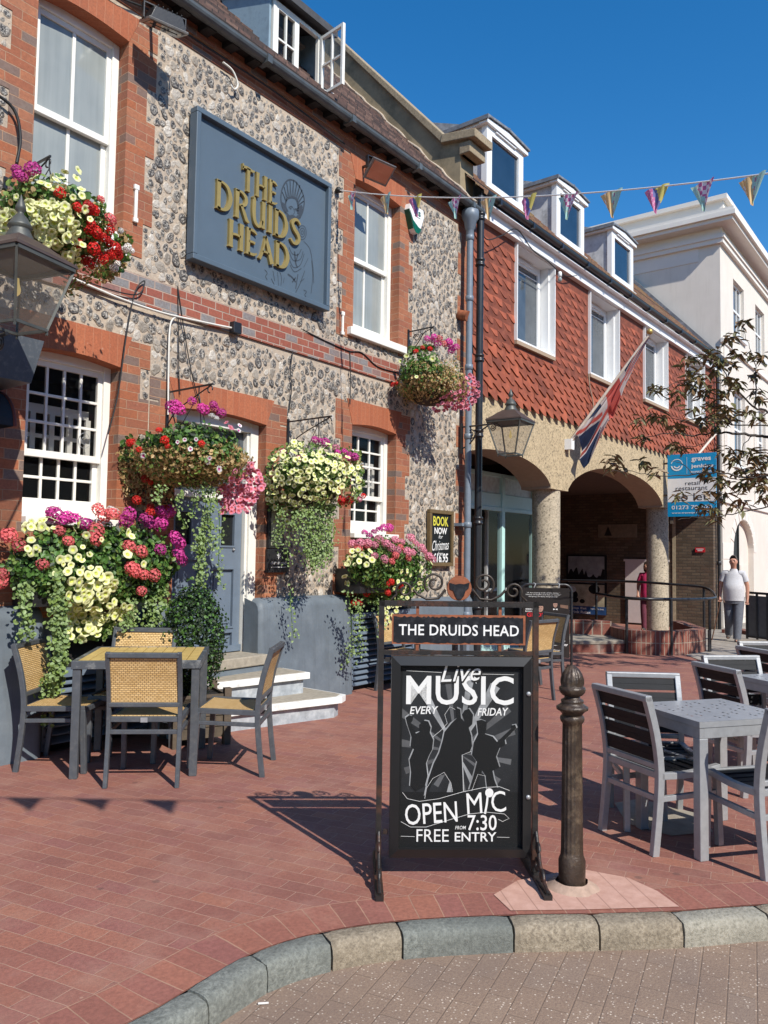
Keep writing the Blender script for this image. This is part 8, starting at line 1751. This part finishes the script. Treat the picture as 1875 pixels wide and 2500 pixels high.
# ------------------------------------------------------------------ tree reaching in from the right
Q = zoom(1475, 780, .2411); rg = random.Random(17)
def atD(px, py, d): return CP+ray(px, py)*d
tr = thing('tree', 'tree with drooping bronze green leaves whose branches reach in from the right edge', 'tree', (12.0, .75, gz(12)))
tb = Vector(tr.location); m = MB()
fork = Vector((12.05, .80, 2.6)); m.tube([(0, 0, -.2), (.02, .01, .8), (.0, .03, 1.8), fork-tb], [.14, .12, .10, .085], 10); m.build('trunk', m_bark, tr)
BR = [([(1900, 1230), (1659, 1190), (1500, 1170), (1300, 1150), (1100, 1150), (900, 1180), (700, 1150), (400, 1190)], 10.2, .026), ([(1900, 1080), (1659, 940), (1500, 870), (1350, 720), (1250, 600), (1150, 450), (900, 380), (780, 340)], 10.4, .018), ([(1530, 885), (1540, 560), (1520, 400), (1450, 250), (1400, 40)], 10.3, .009),
      ([(1900, 1550), (1659, 1580), (1450, 1600), (1200, 1560), (900, 1570), (600, 1590), (300, 1540), (60, 1530)], 9.7, .016), ([(1900, 1850), (1659, 1900), (1400, 1950), (1150, 2000), (900, 2010), (750, 2020)], 9.9, .012), ([(1900, 1130), (1659, 1080), (1300, 1060), (1100, 1000), (800, 1020), (500, 960), (330, 1010)], 9.9, .013),
      ([(1300, 1060), (1180, 900), (1060, 860), (820, 640), (600, 700), (470, 710)], 10.1, .009), ([(1450, 1600), (1320, 1400), (1250, 1330)], 9.8, .008), ([(1200, 1560), (1100, 1700), (1000, 1780), (760, 1790)], 9.8, .008), ([(1100, 1150), (1000, 1260), (800, 1300), (660, 1270)], 10.1, .007), ([(1400, 1950), (1250, 1800), (1120, 1890)], 9.9, .006), ([(1500, 1170), (1400, 1330), (1530, 1410)], 10.2, .007), ([(900, 1570), (760, 1450), (680, 1440)], 9.8, .006), ([(900, 380), (830, 480), (850, 640)], 10.4, .006), ([(1659, 940), (1560, 1000), (1430, 940)], 10.3, .008)]
for pts, d, r in BR:
    P = [Vector(atD(*Q(x, y), d+rg.uniform(-.25, .25)))-tb for x, y in pts]
    if pts[0][0] >= 1900: P = [fork-tb+Vector((0, 0, rg.uniform(-.1, .3)))]+P
    C_ = catmull3(P, 5); C_ = [c+Vector([rg.gauss(0, .008) for _ in range(3)]) for c in C_]; n = len(C_); m = MB(); m.tube(C_, [max(.0028, r*(1-.85*i/n)) for i in range(n)], 6); m.build('branch', m_bark, tr)
CLU = [(1400, 40), (1330, 180), (1270, 170), (1350, 340), (1500, 370), (1590, 380), (1520, 560), (1540, 740), (1590, 790), (1280, 440), (1100, 330), (1050, 400), (900, 400), (820, 430), (1130, 520), (1250, 600), (1180, 420), (850, 560), (820, 640), (960, 620), (600, 700), (500, 700), (750, 760), (900, 900), (1050, 870), (1100, 960), (1150, 1000), (1300, 640), (1350, 650), (1430, 940), (1560, 1000), (1000, 1000), (520, 980), (600, 1010), (350, 1020), (700, 1080), (760, 1090), (420, 1190), (700, 1270), (800, 1300), (420, 1450), (520, 1530), (1020, 1580), (1100, 1500), (760, 1780), (1000, 1750), (1320, 1370), (1450, 1330), (1300, 1430), (1530, 1400), (1500, 1500), (1600, 1600), (1400, 1640), (1250, 1660), (1200, 1780), (1100, 1890), (1000, 1900), (1320, 1910), (1400, 1850), (1560, 1660), (1620, 1800), (1640, 1370), (1130, 2000), (1630, 1450), (1200, 1330), (1020, 780), (1060, 700), (980, 560), (1210, 740), (1160, 860), (1240, 930), (1290, 980), (930, 690), (1000, 1060), (1120, 1080), (1480, 1600), (1340, 1560), (1530, 1560), (1600, 1700), (1440, 1700), (1180, 1620), (150, 1500), (60, 1440), (100, 1380)]
V = []; F = []; MI = []
def leaf(p, d, n, L_, w_):
    b = len(V); s = d.cross(n).normalized(); mid = p+d*L_*.5+n*L_*.05
    for q in (p, p+d*L_*.28+s*w_+n*.008, p+d*L_*.62+s*w_*.85+n*.004, p+d*L_-Vector((0, 0, L_*.12)), p+d*L_*.62-s*w_*.85+n*.004, p+d*L_*.28-s*w_+n*.008): V.append(tuple(q))
    F.append((b, b+1, b+2, b+3)); F.append((b, b+3, b+4, b+5)); k = rg.random() < .38; MI.extend([int(k)]*2)
def clump(c, n, sc=1):
    for _ in range(n):
        a = rg.uniform(0, 6.28); d = Vector((math.cos(a), math.sin(a), rg.uniform(-1.1, .25))).normalized(); nn = (Vector((0, 0, 1))-d*d.z+Vector((rg.gauss(0, .25), rg.gauss(0, .25), 0))).normalized()
        p = c+Vector([rg.gauss(0, .035) for _ in range(3)]); leaf(p, d, nn, rg.uniform(.10, .175)*sc, rg.uniform(.017, .029)*sc)
for x, y in CLU: clump(Vector(atD(*Q(x, y), rg.uniform(9.5, 10.6)))-tb, rg.randint(12, 18))
# crown above, beside the frame; its shade dapples the wall
k = 0
while k < 170:
    c = Vector((rg.uniform(10.2, 14.2), rg.uniform(-1.2, 2.6), rg.uniform(3.2, 6.8))); x, y = projpx(c)
    if x < 2010: continue
    clump(c-tb, 12, 1.15); k += 1
crown = link('crown', npmesh('crown', V, F, m_treeleaf, MI), tr)
for tgt in ((12.6, 1.0, 5.6), (11.4, .2, 5.2), (13.2, .4, 4.8), (12.2, -.4, 6.2), (13.0, 1.6, 5.0)): m = MB(); m.tube(catmull3([fork-tb, (fork-tb).lerp(Vector(tgt)-tb, .5)+Vector((.1, .05, .1)), Vector(tgt)-tb], 5), [.05-.0042*i for i in range(11)], 6); m.build('branch', m_bark, tr)
# litter on the road
g = atZ(642, 2448, -.092); m = MB(); m.tube([(g[0]-.012, g[1]+.012, -.094), (g[0]+.014, g[1]-.014, -.094)], .004, 8); tag(m.build('cigarette_end', m_whitep), 'white cigarette end lying on the road by the kerb', 'litter')
